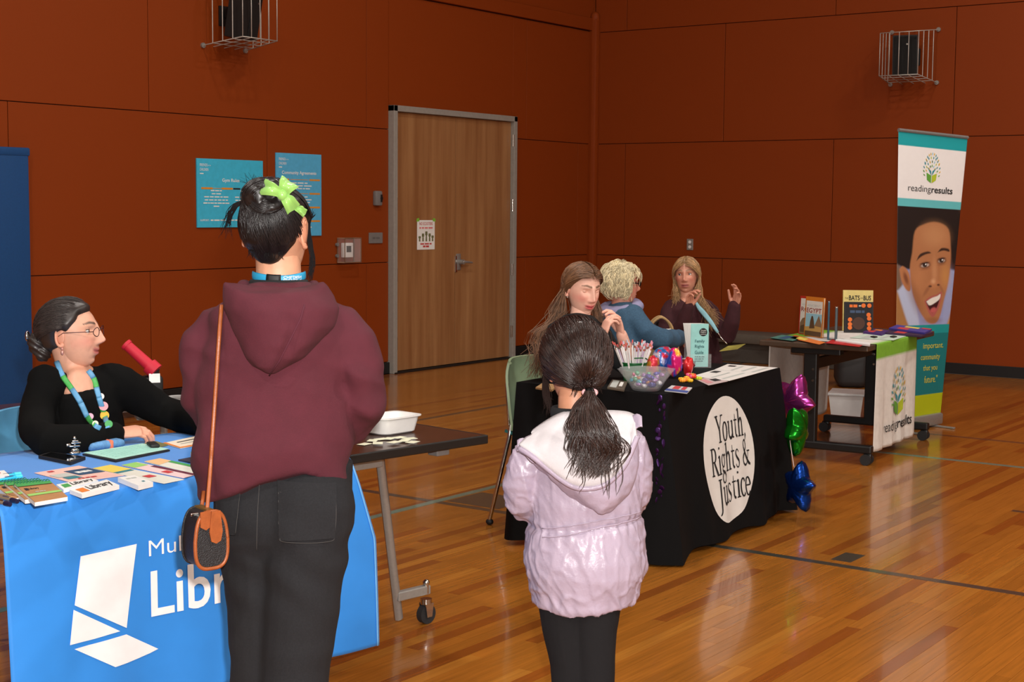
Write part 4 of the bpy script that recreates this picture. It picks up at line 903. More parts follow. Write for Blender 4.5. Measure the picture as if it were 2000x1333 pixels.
MB().box((0, .0, .12), (.075, .07, .085), bev=.012).tube([(0, 0, .14), hA+dd*.0], .022, 10).build('press_head', M_BLACK, bmk_, smooth=40)
MB().tube([hA-dd*.01, hB], [.0225, .0195], 16).tube([hA-dd*.012, hA+dd*.022], .031, 16).tube([hB-dd*.012, hB], .0225, 16).build('red_handle', mat('red_foam', (196, 26, 52), .6), bmk_, smooth=40)
MB().box(hA+np.array([.0, -.028, -.03]), (.04, .004, .034), rx(-.2)).build('white_label', M_WHITE, bmk_)
for k, (px, py, rr, hh, lab, m_) in enumerate(((320, 783, .026, .055, 'small steel cup beside the button maker', M_CHROME), (349, 783, .042, .075, 'clear plastic jar of button parts on the side table', mat('clear_jar', (225, 225, 225), .1, alpha=.45)))):
    p = at(px, py, 5.6); j = thing('jar' if k else 'cup', lab, 'jar' if k else 'cup', (p[0], p[1], .75))
    MB().loft([[(r_*math.cos(a), r_*math.sin(a), z) for a in np.linspace(0, 2*PI, 22, endpoint=False)] for r_, z in ((rr*.85, 0), (rr, .01), (rr, hh), (rr*1.05, hh+.003), (rr*.92, hh), (rr*.9, .012), (rr*.3, .01))]).build('wall', m_, j, smooth=40)
    if k:
        for q in range(12): MB().cyl((random.uniform(-.022, .022), random.uniform(-.022, .022), .012+q*.004), (random.uniform(-.022, .022), random.uniform(-.022, .022), .016+q*.004), .013, 10).build('button_disc', M_CHROME, j)
# ============================================================ things on the black table
ZB = BH+.0045
def ringp(r_, z, n=24, fl=0, k=8): return [(r_*(1+fl*math.cos(k*a))*math.cos(a), r_*(1+fl*math.cos(k*a))*math.sin(a), z) for a in np.linspace(0, 2*PI, n, endpoint=False)]
bw = thing('glass_bowl', 'clear fluted bowl of wrapped trinkets at the corner of the black table', 'bowl', onz(1262, 762, ZB))
bw.location.z = ZB
M_BOWL = mat('clear_plastic', (235, 235, 240), .05, 0, 0, alpha=.13, spec=.9)
MB().loft([ringp(.06, 0, 48), ringp(.064, .004, 48), ringp(.09, .045, 48, .03), ringp(.128, .095, 48, .05), ringp(.124, .095, 48, .05), ringp(.086, .046, 48, .03), ringp(.058, .008, 48), ringp(.01, .007, 48)]).build('bowl', M_BOWL, bw, smooth=40)
cand = [(150, 110, 176), (90, 170, 190), (206, 120, 150), (220, 220, 226), (90, 90, 170), (200, 150, 120), (120, 190, 160), (226, 226, 232), (170, 140, 190)]
for i in range(46):
    r_ = math.sqrt(random.random()); a = random.uniform(0, 2*PI); z = .014+random.random()**.7*.066; R0 = (.045+z*.62)*r_*.95
    c = random.choice(cand); sz = random.uniform(.009, .015)
    o = MB().ell((0, 0, 0), (sz*1.5, sz, sz*.8), rz(random.uniform(0, 6))@rx(random.uniform(0, 6)), 8, 6).build('wrapped_trinket', mat('wrap_%d_%d_%d' % c, c, .25, .3), smooth=True, loc=tuple(np.array(bw.location)+np.array([R0*math.cos(a), R0*math.sin(a), z])))
    tag(o, 'wrapped trinket inside the clear fluted bowl', 'trinket', 'wrapped trinkets in the bowl')
cpos = onz(1238, 747, ZB); cp = thing('pencil_cup', 'dark green cup holding a fan of white pencils', 'cup', cpos)
MB().loft([ringp(.046, 0), ringp(.048, .003), ringp(.060, .088), ringp(.063, .09), ringp(.063, .096), ringp(.057, .094), ringp(.044, .008), ringp(.01, .006)]).build('cup', mat('green_tin', (10, 92, 42), .4), cp, smooth=40)
MB().tube([np.array([.06*math.cos(a), .06*math.sin(a), .075+.04*math.sin((a+1.7)*1.0) if 0 else .10+.02*math.cos(a+2.2)]) for a in np.linspace(-2.6, -.6, 14)], .003, 6).build('handle', mat('green_tin', (10, 92, 42)), cp, smooth=True)
for i in range(42):
    ra, aa = math.sqrt(random.random()), random.uniform(0, 2*PI); lx, ly = ra*math.cos(aa), ra*math.sin(aa)
    b0 = np.array([lx*.03, ly*.03, .012]); t0 = np.array([lx*.105, ly*.105, random.uniform(.17, .197)])
    o = thing('pencil', 'white pencil standing in the fan in the green cup', 'pencil', cpos, 0, 'white pencils in the green cup')
    d = (t0-b0); body = [(238, 236, 234), (238, 236, 234), (206, 184, 214), (240, 226, 226)][i % 4]
    MB().tube([b0, b0+d*.86], .0036, 6).build('barrel', mat('pencil_%d' % (i % 4), body, .4), o)
    MB().tube([b0+d*.86, b0+d*.92], .0039, 8).build('ferrule', mat('copper_ferrule', (200, 120, 90), .3, .6) if i % 3 else M_CHROME, o)
    MB().tube([b0+d*.92, b0+d], .0036, 8).build('eraser', mat('eraser_%d' % (i % 3), [(214, 96, 90), (226, 150, 170), (196, 206, 220)][i % 3], .7), o)
def crumple(name, label, cat, loc, dims, color, mname, seed, rot=0, group=None, metal=.35, stripe=None):
    V = []; n, m_ = 22, 12; mb = MB().ell((0, 0, 0), dims, None, n, m_); P = np.array(mb.v)
    nz = vnoise(P*38, seed)*.22+vnoise(P*90, seed+3)*.1; P = P*(1+nz)[:, None]; P[:, 2] -= P[:, 2].min()
    cols = np.ones_like(P)*np.array(lin(color))
    if stripe:
        k = vnoise(P*30, seed+5); cols[k > .22] = lin(stripe[0]); cols[k < -.32] = lin(stripe[1])
    mb.v = [tuple(p) for p in P]; mb.c = [tuple(c) for c in cols]
    o = mb.build(name, mat(mname, color, .25, metal, .05, attr='col'), smooth=True, colors=True, loc=tuple(loc), rotz=rot); return tag(o, label, cat, group)
g_ = 'party favour bags on the black table'
pz = lambda x, y, dz=0: onz(x, y, ZB)+np.array([0, 0, dz])
crumple('favour_bag', 'blue and red foil favour bag behind the bowl', 'favour bag', pz(1290, 734), (.07, .05, .06), (40, 120, 200), 'favour', 1, .3, g_, .3, ((220, 40, 60), (236, 220, 230)))
crumple('favour_bag', 'hot pink favour bag right of the bowl', 'favour bag', pz(1316, 738), (.045, .04, .062), (222, 30, 120), 'favour', 2, 1.1, g_, .3, ((40, 90, 200), (250, 180, 60)))
crumple('favour_bag', 'gold and purple favour bag nearest the green cup', 'favour bag', pz(1272, 738), (.04, .04, .05), (190, 140, 40), 'favour', 3, 2.0, g_, .3, ((200, 40, 60), (110, 40, 140)))
crumple('favour_bag', 'light blue favour bag lying on top of the others', 'favour bag', pz(1296, 731, .088), (.066, .035, .022), (70, 160, 220), 'favour', 4, .1, g_, .3, ((220, 60, 90), (230, 230, 236)))
crumple('favour_bag', 'red cellophane favour bag in front of the brochures', 'favour bag', pz(1344, 737), (.026, .024, .05), (206, 30, 34), 'favour_red', 6, .2, g_, .2, ((220, 60, 60), (180, 20, 30)))
crumple('favour_bag', 'silver foil bag lying left of the brochure holder', 'favour bag', pz(1330, 722), (.085, .05, .03), (190, 186, 190), 'favour_silver', 8, -.4, g_, .7, ((150, 40, 60), (230, 230, 230)))
fcol = [(240, 130, 30), (246, 190, 30), (226, 60, 40), (250, 160, 40), (190, 210, 40), (236, 100, 150)]
for i in range(15):
    px, py = 1326+random.random()*42, 742+random.random()*9-(i % 3)*1.5; c = fcol[i % 6]; p = onz(px, py, ZB)
    f = thing('flower_eraser', 'small bright flower eraser in the loose heap beside the red bag', 'eraser', (p[0], p[1], ZB+(.013 if i % 3 == 2 else 0)), random.uniform(0, 3), 'flower erasers on the black table')
    mb = MB()
    for q in range(5): mb.ell((.008*math.cos(q*1.257), .008*math.sin(q*1.257), .008), (.0075, .0075, .008), None, 8, 6)
    mb.build('petals', mat('eraser_c%d' % (i % 6), c, .5), f, smooth=True); MB().ell((0, 0, .012), (.006, .006, .005), None, 8, 6).build('centre', mat('eraser_mid', (250, 220, 70), .5), f, smooth=True)
def bcard(*a, **k): return flat_card(*a, z0=ZB, **k)
bcard('printed_sheet', 'white printed sheet on the black table, the one farther back', 'sheet', [(1396, 722), (1421, 711.5), (1519, 718.5), (1478, 729.5)][::-1], .001, (228, 224, 220), 'sheet_white', [(.1, .1, .9, .2, '~~~~~', GR2), (.1, .35, .85, .42, M_DARK if False else GR2), (.1, .6, .8, .66, GR2), (.62, .75, .8, .9, M_DARK)])
bcard('printed_sheet', 'white printed sheet on the black table, the nearer one', 'sheet', [(1352, 735), (1396, 722.5), (1478, 729.5), (1424, 744)][::-1], .0016, (226, 222, 218), 'sheet_white', [(.1, .2, .9, .28, GR2), (.62, .75, .85, .92, M_DARK), (.1, .5, .8, .56, GR2)])
bcard('picture_card', 'pink and grey picture card under the sheet edge', 'card', [(1358, 741), (1392, 737), (1422, 745), (1384, 753)], .001, (196, 176, 176), 'grey_pink_card', [(.1, .2, .4, .8, pm('rose', (206, 140, 146))), (.55, .3, .9, .7, M_DARK)])
bcard('picture_card', 'red white and blue card at the front edge of the black table', 'card', [(1298, 763), (1312, 753), (1352, 757.5), (1342, 768)], .004, (206, 204, 208), 'flag_card', [(.0, .0, .35, 1, pm('blue', (60, 80, 150))), (.42, .2, .95, .5, RED_), (.42, .6, .95, .8, RED_)])
bcard('booklet', 'grey and brown booklet left of the bowl', 'booklet', [(1186, 757), (1196, 741), (1226, 745), (1219, 762)], .008, (96, 86, 74), 'brown_booklet', [(.1, .1, .9, .5, GR2), (.3, .6, .8, .8, M_PAPER)])
bcard('booklet', 'tan booklet at the left end of the black table', 'booklet', [(1046, 757), (1060, 748), (1092, 752), (1078, 762)], .008, (168, 132, 90), 'tan_booklet', [])
# brochure holder
hp = onz(1376, 719, ZB); hd = math.atan2(*(RM[:2, 0][::-1])); bh = thing('brochure_holder', 'clear stand of mint green family rights brochures', 'brochure stand', (hp[0], hp[1], ZB), hd+.08)
M_MINT = mat('mint_brochure', (150, 208, 204), .6)
for k in range(7):
    MB().loft([[(-.046-.0055*(6-k)*zz/.22*1.0+sx*.046+.02, .05-.0065*k+ty, .004+zz) for sx, ty in ((-1, 0), (1, 0), (1, .004), (-1, .004))] for zz in (0, .1, .222)]).build('brochure', M_MINT if k == 6 else M_PAPER, bh)
fy = .0095; t = MB(); put_text(t, 'Family', (-.05, fy, .125), U, V_, .05, .02, .01); put_text(t, 'Rights', (-.05, fy, .098), U, V_, .048, .02, .01); put_text(t, 'Guide', (-.05, fy, .07), U, V_, .045, .018, .01)
for q, s in enumerate(('~~~~', '~~~', '~~~~~')): put_text(t, s, (-.05, fy, .053-q*.011), U, V_, .05-.004*q, .006)
t.build('brochure_title', mat('teal_ink', (40, 92, 96), .7), bh)
MB().prism([(-.008+.021*math.cos(a), .183+.021*math.sin(a)) for a in np.linspace(0, 2*PI, 20, endpoint=False)], (0, fy-.0003, 0), U, V_, .0002).build('round_badge', M_DARK, bh)
t = MB()
for q, s in enumerate(('Youth', 'Rights', 'Justice')): put_text(t, s, (-.008, fy-.0012, .189-q*.010), U, V_, .028, .007, 0, 'CENTER')
t.build('badge_lettering', M_PAPER, bh)
MB().box((0-.03, .003, .035), (.13, .002, .07)).box((-.03, .062, .09), (.13, .002, .18)).box((-.03, .033, .002), (.13, .06, .003)).box((-.094, .033, .035), (.002, .06, .07)).box((.034, .033, .035), (.002, .06, .07)).build('clear_pocket', M_CLEAR, bh)
# ============================================================ books and leaflets on the flip-top table
ZC = CH+.0055
def book(label, p0, p1, h, th, cover, mname, deco, lean=0, z0=ZC, pages=True, cat='book', group=None):
    """standing book: p0, p1 = left and right bottom corners of its front cover"""
    p0 = np.array([*p0, 0.]); p1 = np.array([*p1, 0.]); d = p1-p0; w_ = np.linalg.norm(d); o = thing('book', label, cat, ((p0+p1)/2+np.array([0, 0, z0])), math.atan2(d[1], d[0]), group)
    M = mat(mname, cover, .45); Rl = rx(-lean)
    def T(p): return Rl@np.array(p, float)
    def bx_(c, s, m_, nm): MB().box(T(c), s, Rl).build(nm, m_, o)
    bx_((0, .0015, h/2), (w_, .003, h), M, 'front_cover'); bx_((0, th-.0015, h/2), (w_, .003, h), M, 'back_cover'); bx_((-w_/2+.0015, th/2, h/2), (.003, th, h), M, 'spine')
    bx_((.001, th/2, h/2), (w_-.008, th-.006, h-.008), mat('book_pages', (232, 224, 206), .8), 'pages')
    k = 0
    for dc in deco:
        k += 1; lf = -.0004-.0003*k
        if dc[0] == 'rect': _, x0, y0, x1, y1, m_ = dc; MB().add([T((-w_/2+a*w_, lf, b*h)) for a, b in ((x0, y0), (x1, y0), (x1, y1), (x0, y1))], [(0, 1, 2, 3)]).build('cover_print', m_, o)
        elif dc[0] == 'poly': MB().add([T((-w_/2+a*w_, lf, b*h)) for a, b in dc[1]], [tuple(range(len(dc[1])))]).build('cover_print', dc[2], o)
        elif dc[0] == 'disc': _, cx_, cy_, r_, m_ = dc; MB().add([T((-w_/2+cx_*w_+r_*math.cos(a), lf, cy_*h+r_*math.sin(a))) for a in np.linspace(0, 2*PI, 16, endpoint=False)], [tuple(range(16))]).build('cover_print', m_, o)
        else:
            _, s, x0, y0, x1, y1, m_, bd = dc; t_ = MB(); V, F = text_mesh(s, (x1-x0)*w_, (y1-y0)*h, bd); t_.add([T((-w_/2+x0*w_+a, lf, y0*h+b)) for a, b in V], F); t_.build('cover_title', m_, o)
    return o
SKY, SAND, STONE, DKB = pm('sky', (150, 198, 216)), pm('sand', (190, 150, 84)), pm('stone', (132, 104, 76)), pm('brown', (92, 66, 42))
CRM = pm('cream', (226, 222, 214))
book('orange book about ancient Egypt standing in front of the Rome book', (8.818, 4.0), (8.715, 3.83), .255, .014, (216, 128, 40), 'orange_cover',
     [('rect', .06, .02, .96, .9, CRM), ('rect', .06, .02, .96, .58, SKY), ('text', 'ANCIENT', .14, .76, .86, .81, GR2, 0), ('text', 'EGYPT', .1, .6, .92, .72, pm('titlered', (150, 40, 34)), .012),
      ('poly', [(.06, .02), (.96, .02), (.96, .3), (.5, .27), (.06, .24)], SAND), ('poly', [(.58, .28), (.8, .55), (.96, .34), (.96, .26)], STONE), ('poly', [(.3, .2), (.34, .4), (.4, .52), (.48, .52), (.54, .4), (.6, .22)], DKB), ('rect', .06, .02, .96, .14, DKB)], .04)
book('red book about ancient Rome half hidden behind the Egypt book', (8.93, 4.09), (8.83, 3.92), .25, .014, (190, 44, 30), 'red_cover',
     [('rect', .06, .02, .96, .94, CRM), ('text', 'ROME', .1, .6, .95, .72, pm('titlered', (150, 40, 34)), .012), ('text', 'ANCIENT', .14, .76, .86, .81, GR2, 0), ('poly', [(.06, .02), (.96, .02), (.96, .5), (.6, .5), (.2, .42), (.08, .3)], STONE), ('poly', [(.1, .06), (.9, .06), (.9, .26), (.5, .3), (.12, .22)], DKB)], .04)
book('thin teal book standing edge-on beside the Egypt book', (8.645, 3.748), (8.795, 3.815), .235, .012, (24, 86, 110), 'teal_cover', [('rect', .1, .1, .9, .9, TEA)])
book('thin pale book standing edge-on in the middle of the table', (8.60, 3.675), (8.75, 3.74), .205, .016, (60, 78, 84), 'slate_cover', [('rect', .1, .1, .9, .9, SKY)])
bb = book('tall cream picture book with a red bus on the cover', (9.36, 3.965), (9.46, 3.79), .275, .012, (222, 200, 120), 'cream_cover',
     [('text', 'THE', .07, .775, .18, .82, M_DARK, 0), ('text', 'BATS', .2, .75, .56, .87, M_DARK, .02), ('text', 'on the', .58, .79, .66, .83, M_DARK, 0), ('text', 'BUS', .68, .75, .93, .87, M_DARK, .02), ('poly', [(.2, .5), (.24, .6), (.35, .66), (.65, .67), (.78, .6), (.84, .5)], pm('busred', (150, 24, 40))), ('rect', .15, .3, .88, .5, pm('busred', (150, 24, 40)))], .1)
pk = [('rect', .04, .03, .96, .97, pm('night', (18, 15, 22))), ('text', '~~', .18, .8, .45, .93, pm('pumpkin', (226, 110, 36)), 0), ('text', '~', .5, .84, .58, .9, GR2, 0), ('text', '~~~', .2, .62, .7, .74, pm('ghostblue', (60, 80, 110)), 0), ('disc', .5, .3, .042, pm('brownface', (74, 44, 30)))]
for cx_, cy_ in ((.2, .42), (.2, .16), (.2, .27), (.84, .58), (.86, .46), (.86, .28), (.86, .14), (.66, .88), (.86, .88)): pk.append(('disc', cx_, cy_, .0145, pm('pumpkin', (226, 110, 36))))
book('black picture book with orange pumpkins standing before the cream one', (9.225, 3.895), (9.33, 3.735), .205, .014, (20, 17, 22), 'black_cover', pk, .1)
def ccard(*a, **k): return flat_card(*a, z0=ZC, **k)
for nm, px, t, c, mn in (('purple book lying at the back right of the flip-top table', [(1686, 648), (1702, 641.5), (1738, 646), (1722, 652.5)], .014, (70, 40, 110), 'purple_cover'), ('dark violet book lying under the stack at the right', [(1728, 650), (1755, 640), (1822, 649), (1800, 656)], .012, (60, 36, 70), 'violet_cover')):
    ccard('lying_book', nm, 'book', px, t, c, mn, [(.1, .2, .5, .5, RED_), (.6, .3, .9, .7, ORG)])
flat_card('lying_book', 'red and blue book on top of the stack at the right', 'book', [(1736, 641), (1752, 634.5), (1820, 643), (1806, 650)], .012, (70, 60, 150), 'indigo_cover', [(.1, .2, .5, .5, RED_), (.6, .3, .9, .7, YEL), (.75, .75, 1, 1, RED_)], z0=ZC+.0135)
for nm, px, c, mn, pr in (('green and blue leaflet hanging at the back left corner of the flip-top table', [(1504, 660), (1528, 654), (1572, 660), (1548, 666)], (70, 120, 110), 'leaf_green', [(.1, .3, .9, .6, NAVY)]), ('orange leaflet on the near end of the flip-top table', [(1540, 660), (1553, 654.5), (1612, 669), (1600, 673)], (222, 120, 50), 'leaf_orange', [(.2, .2, .8, .5, YEL)]),
     ('red leaflet at the near corner of the flip-top table', [(1612, 670), (1626, 663), (1690, 672), (1678, 677.5)], (186, 34, 34), 'leaf_red', [(.1, .2, .9, .5, RED_)])):
    ccard('leaflet', nm, 'leaflet', px, .002, c, mn, pr)
ccard('metal_ruler', 'shiny white strip lying across the near end of the flip-top table', 'ruler', [(1632, 664.5), (1634, 661.5), (1700, 670), (1699, 674)], .010, (236, 236, 236), 'bright_metal', [])
for k, px in enumerate(([(1700, 657), (1706, 656), (1714, 657.5), (1708, 659)], [(1738, 657), (1745, 655.5), (1752, 657), (1745, 658.5)])): ccard('binder_clip', ('small black clip on the runner, left one', 'small black clip on the runner, right one')[k], 'clip', px, .008, (20, 20, 20), 'clip_black', [])
ccard('printed_sheet', 'mint and white sheet lying on the green runner', 'sheet', [(1660, 660), (1690, 652), (1775, 655), (1745, 665)], .001, (204, 220, 206), 'sheet_mint', [(.1, .2, .6, .4, GR2), (.2, .6, .8, .7, GR2)])
# ============================================================ people: shared builders
def frame_person(px, Z):
    """floor position on the camera ray through column px at depth Z, and the rotation that turns local +y away from the camera"""
    p = at(px, 667, Z); d = np.array([p[0], p[1]]); a = math.atan2(d[1], d[0])-PI/2
    return np.array([p[0], p[1], 0]), a
class PF:
    """pixel -> local coordinates of a figure standing around column px0 at depth Z (y = metres farther from the camera)"""
    def __init__(s, px0, Z): s.loc, s.rot = frame_person(px0, Z); s.Z = Z; s.Ri = rz(-s.rot); s.px0 = px0
    def __call__(s, px, py, dy=0): return s.Ri@(at(px, py, s.Z+dy)-s.loc)
def sminmax(ts, k=70): ts = np.array(ts); return np.log(np.exp(k*ts).sum(0))/k
def ray_ell(D, c, r):
    c, r = np.array(c), np.array(r); a = ((D/r)**2).sum(1); b = -2*((D/r)*(c/r)).sum(1); q = ((c/r)**2).sum()-1
    disc = np.maximum(b*b-4*a*q, 1e-9); return (-b+np.sqrt(disc))/(2*a)
def head_radius(D, P):
    t1 = ray_ell(D, (0, -.012, .022), (.0755*P.get('w', 1), .098, .088)); t2 = ray_ell(D, (0, .022, -.042), (.056*P.get('jaw', 1), .066, .076*P.get('chin', 1)))
    return sminmax([t1, t2])
def head_surface(D, P):
    """face forward +y; adds nose, brow, sockets, lips and chin as a relief on the front"""
    D = D/np.linalg.norm(D, axis=1, keepdims=True); p = D*head_radius(D, P)[:, None]
    x, z = p[:, 0], p[:, 2]; fr = np.clip((D[:, 1]-.1)/.35, 0, 1); g = lambda a, x0, z0, sx, sz: a*np.exp(-((x-x0)/sx)**2-((z-z0)/sz)**2)
    n = P.get('nose', 1); sm = P.get('smile', 0)
    h = g(.009*n, 0, .016, .009, .02)+g(.021*n, 0, -.022, .0115, .014)+g(.012*n, 0, -.004, .010, .016)-g(.003, 0, -.040, .012, .006)
    for s in (-1, 1):
        h += g(.008*n, s*.0125, -.028, .0075, .0075)+g(.006, s*.027, .034, .021, .009)-g(.012, s*.031, .013, .0155, .0115)+g(.006, s*.043, -.014, .02, .018)-g(.003*sm, s*.034, -.05, .006, .016)+g(.006*sm, s*.042, -.036, .016, .014)
    zc = -.0595+sm*.010*(np.abs(x)/.024)**2
    h += .0065*np.exp(-(x/.021)**2-((z-zc-.0065)/.005)**2)+.0075*np.exp(-(x/.018)**2-((z-zc+.0075)/.006)**2)-.0055*np.exp(-(x/.023)**4-((z-zc)/.0022)**2)
    h += g(.008, 0, -.1, .02, .013)-g(.004, 0, -.081, .02, .006)
    p = p.copy(); p[:, 1] += h*fr; return p
def head_grid(nr, ns, e=1.45):
    ph = PI*(np.linspace(0, 1, nr)**e); ph[0] = 1e-3; ph[-1] = PI-1e-3; th = np.linspace(0, 2*PI, ns, endpoint=False)
    return np.stack([np.sin(ph)[:, None]*np.cos(th)[None], np.cos(ph)[:, None]*np.ones((1, ns)), np.sin(ph)[:, None]*np.sin(th)[None]], 2)
def closed_grid(P):
    nr, ns = P.shape[:2]; F = [(i*ns+j, (i+1)*ns+j, (i+1)*ns+(j+1) % ns, i*ns+(j+1) % ns) for i in range(nr-1) for j in range(ns)]
    F.append(tuple(range(ns))); F.append(tuple((nr-1)*ns+j for j in range(ns))[::-1]); return P.reshape(-1, 3), F
def head_parts(P):
    """vertices, faces and colours of head, ears and closed lids in head space"""
    G = head_grid(84, 116); V = head_surface(G.reshape(-1, 3), P); F = closed_grid(G)[1]
    sk = np.array(lin(P['skin'])); C = np.ones_like(V)*sk; x, z = V[:, 0], V[:, 2]; front = V[:, 1] > .02
    def tint(mask, rgb): m_ = np.clip(mask, 0, 1)[:, None]*front[:, None]; C[:] = C*(1-m_)+np.array(lin(rgb))*m_
    for s in (-1, 1):
        tint(.45*np.exp(-((x-s*.045)/.022)**2-((z+.022)/.02)**2), P.get('cheek', (226, 130, 116)))
        bz = .038+.004*np.exp(-((np.abs(x)-.033)/.012)**2); bw_ = .0048*np.clip(1.25-np.abs(np.abs(x)-.022)/.03, .3, 1)
        tint(P.get('browk', .85)*np.exp(-((z-bz)/bw_)**4)*(np.abs(np.abs(x)-.031) < .021), P.get('brow', (92, 66, 50)))
    tint(.3*np.exp(-(x/.012)**2-((z+.026)/.012)**2), P.get('cheek', (226, 130, 116)))
    zc = -.0595+P.get('smile', 0)*.010*(np.abs(x)/.024)**2
    tint(np.exp(-(np.abs(x)/.0255)**6-((z-zc)/.0118)**6), P.get('lip', (196, 104, 98))); tint(.9*np.exp(-(np.abs(x)/.025)**6-((z-zc)/.0018)**2), (96, 44, 42))
    out = [(V, F, C)]
    for s in (-1, 1):                                             # ears
        mb = MB(); pts = [(s*(.074+.010*max(0, -math.cos(t_))*.6), -.010-.0175*math.sin(t_)*(1 if math.sin(t_) > 0 else .35), .004+.031*math.cos(t_)-.006*(math.cos(t_) < 0)) for t_ in np.linspace(-.9, 3.6, 18)]
        mb.tube(pts, [.0045]*14+[.0055, .006, .006, .005], 8); mb.ell((s*.073, -.012, .0), (.005, .017, .027), rz(-s*.25), 12, 8); mb.ell((s*.077, -.007, -.030), (.0055, .0085, .009), None, 10, 8)
        e = np.array(mb.v); out.append((e, mb.f, np.ones_like(e)*sk*np.array([1.02, .9, .88])))
    if P.get('lids'):                                             # lowered lids
        for s in (-1, 1):
            c = head_surface(np.array([[s*.031, .08, .013]]), P)[0]; mb = MB().ell(c+np.array([0, -.0075, 0]), (.0152, .0125, .0105), None, 28, 26); e = np.array(mb.v); cc = np.ones_like(e)*sk*.93
            lash = np.exp(-((e[:, 2]-(c[2]-.0062))/.0013)**2)[:, None]*(e[:, 1] > c[1]-.004)[:, None]; cc = cc*(1-lash)+np.array(lin((60, 40, 34)))*lash; out.append((e, mb.f, cc))
    return out
def eyes(parent, X, P, iris=(70, 50, 40)):
    """eyeballs with coloured iris, plus upper and lower lids; X maps head space to the parent's space"""
    for s in (-1, 1):
        c = head_surface(np.array([[s*.031, .08, .013]]), P)[0]+np.array([0, -.0066, 0]); mb = MB().ell((0, 0, 0), (.0122, .0122, .0122), rx(PI/2), 20, 16); e = np.array(mb.v); look = np.array(P.get('look', (0, 1, 0)), float); look /= np.linalg.norm(look)
        k = e@look/.0122; col = np.ones_like(e)*np.array(lin((226, 220, 214))); col[k > .86] = lin(iris); col[k > .965] = lin((14, 12, 12))
        mb.v = [tuple(X(c+q)) for q in e]; mb.c = [tuple(q) for q in col]; eb = mb.build('eye', mat('eye_surface', (255, 255, 255), .12, attr='col', var=0), parent, smooth=True, colors=True)
        ld = MB(); a = MB().ell((0, 0, 0), (.0155, .0132, .009), None, 16, 10); ld.add([X(c+np.array([0, .0002, .0112])+np.array(q)) for q in a.v], a.f); a = MB().ell((0, 0, 0), (.0145, .0125, .006), None, 16, 10); ld.add([X(c+np.array([0, -.0005, -.0122])+np.array(q)) for q in a.v], a.f)
        lash = MB().tube([X(c+np.array([-.0135+.027*k, .0118-.009*(2*k-1)**2, .0035+.0028*(1-(2*k-1)**2)])) for k in np.linspace(0, 1, 9)], .0011, 5); lash.build('lashes', mat('lash_brown', (40, 28, 24), .7), eb, smooth=True)
        ld.build('eyelids', mat('lid_'+P['id'], tuple(int(v*.94) for v in P['skin']), .5), eb, smooth=True)
def hand_parts(side, curl=(.3, .35, .4, .45), thumb=.4, spread=.0):
    """open hand in its own space: wrist at 0, fingers +y, palm facing -z, thumb on the side of sign -side (side=+1 right hand, palm down)"""
    mb = MB(); mb.caps([(0, -.02, 0), (0, .012, 0), (0, .045, 0), (0, .078, -.002)], [.024, .030, .038, .037], 16, ry=[.019, .015, .0135, .011], up=(0, 0, 1))
    for i, (fx, L_, r_) in enumerate(((-.0285, .071, .0082), (-.0095, .079, .0085), (.0095, .073, .0081), (.0278, .058, .0073))):
        fx *= side; p = np.array([fx, .078-.006*abs(i-1.2), -.001]); a = 0; pts = [p-np.array([0, .02, 0]), p]; sp = (i-1.5)*spread*side
        for seg, k in ((.45, .8), (.30, 1.25), (.25, 1.0)):
            a += curl[i]*k; d = np.array([math.sin(sp), math.cos(a)*math.cos(sp), -math.sin(a)]); pts.append(pts[-1]+d*L_*seg*1.05)
        mb.caps(pts, [r_*1.1, r_*1.05, r_, r_*.95, r_*.82], 10)
    s = -side; t0 = np.array([s*.024, .012, -.004]); d1 = np.array([s*math.cos(thumb), math.sin(thumb)*1.0+.35, -.35]); d1 /= np.linalg.norm(d1); d2 = np.array([s*math.cos(thumb)*.45, 1, -.35]); d2 /= np.linalg.norm(d2)
    mb.caps([t0, t0+d1*.034, t0+d1*.034+d2*.03, t0+d1*.034+d2*.054], [.0135, .0115, .0095, .0078], 10)
    return mb
def place(mb, o, fwd, palm):
    """move a hand so that its fingers point along fwd and its palm faces palm"""
    f = np.array(fwd, float); f /= np.linalg.norm(f); n = -np.array(palm, float); n -= f*(n@f); n /= np.linalg.norm(n); x = np.cross(f, n); R = np.stack([x, f, n], 1)
    out = MB(); out.add([np.array(o)+R@np.array(p) for p in mb.v], mb.f); return out
def euler(yaw, pitch=0, roll=0): return rz(yaw)@rx(pitch)@ry_(roll)
def make_body(root, hp, X, limbs, hands, P, voxel=.008):
    """one skin mesh: fused trunk and limbs, finely fused hands, sculpted head"""
    mb = MB()
    for pts, r, ry2, up in limbs: mb.caps(pts, r, 14, ry=ry2, up=up)
    V, F, N = fuse(mb, voxel, 3); out = MB(); sk = lin(P['skin']); out.add(V, F, np.ones((len(V), 3))*np.array(sk))
    for h in hands:
        hv, hf, _ = fuse(h, .0028, 2, .4); c = np.ones((len(hv), 3))*np.array(sk)*np.array([1.0, .94, .92]); out.add(hv, hf, c)
    for v, f, c in head_parts(P): out.add([X(p) for p in v], f, np.asarray(c))
    return out.build('body', mat('skin_'+P['id'], P['skin'], .48, 0, .04, 60, .05, 500, attr='col'), root, smooth=True, colors=True)
def garment(name, pieces, material, root, voxel=.009, smooth=5, folds=None, cut=None, colors=None):
    mb = MB()
    for q in pieces:
        if isinstance(q, MB): mb.add(q.v, q.f)
        else: mb.caps(q[0], q[1], 20, ry=q[2] if len(q) > 2 else None, up=q[3] if len(q) > 3 else None)
    V, F, N = fuse(mb, voxel, smooth)
    if folds is not None: V = V+N*folds(V)[:, None]
    out = MB(); out.add(V, F, None if colors is None else colors(V)); 
    return out.build(name, material, root, smooth=True, colors=colors is not None)
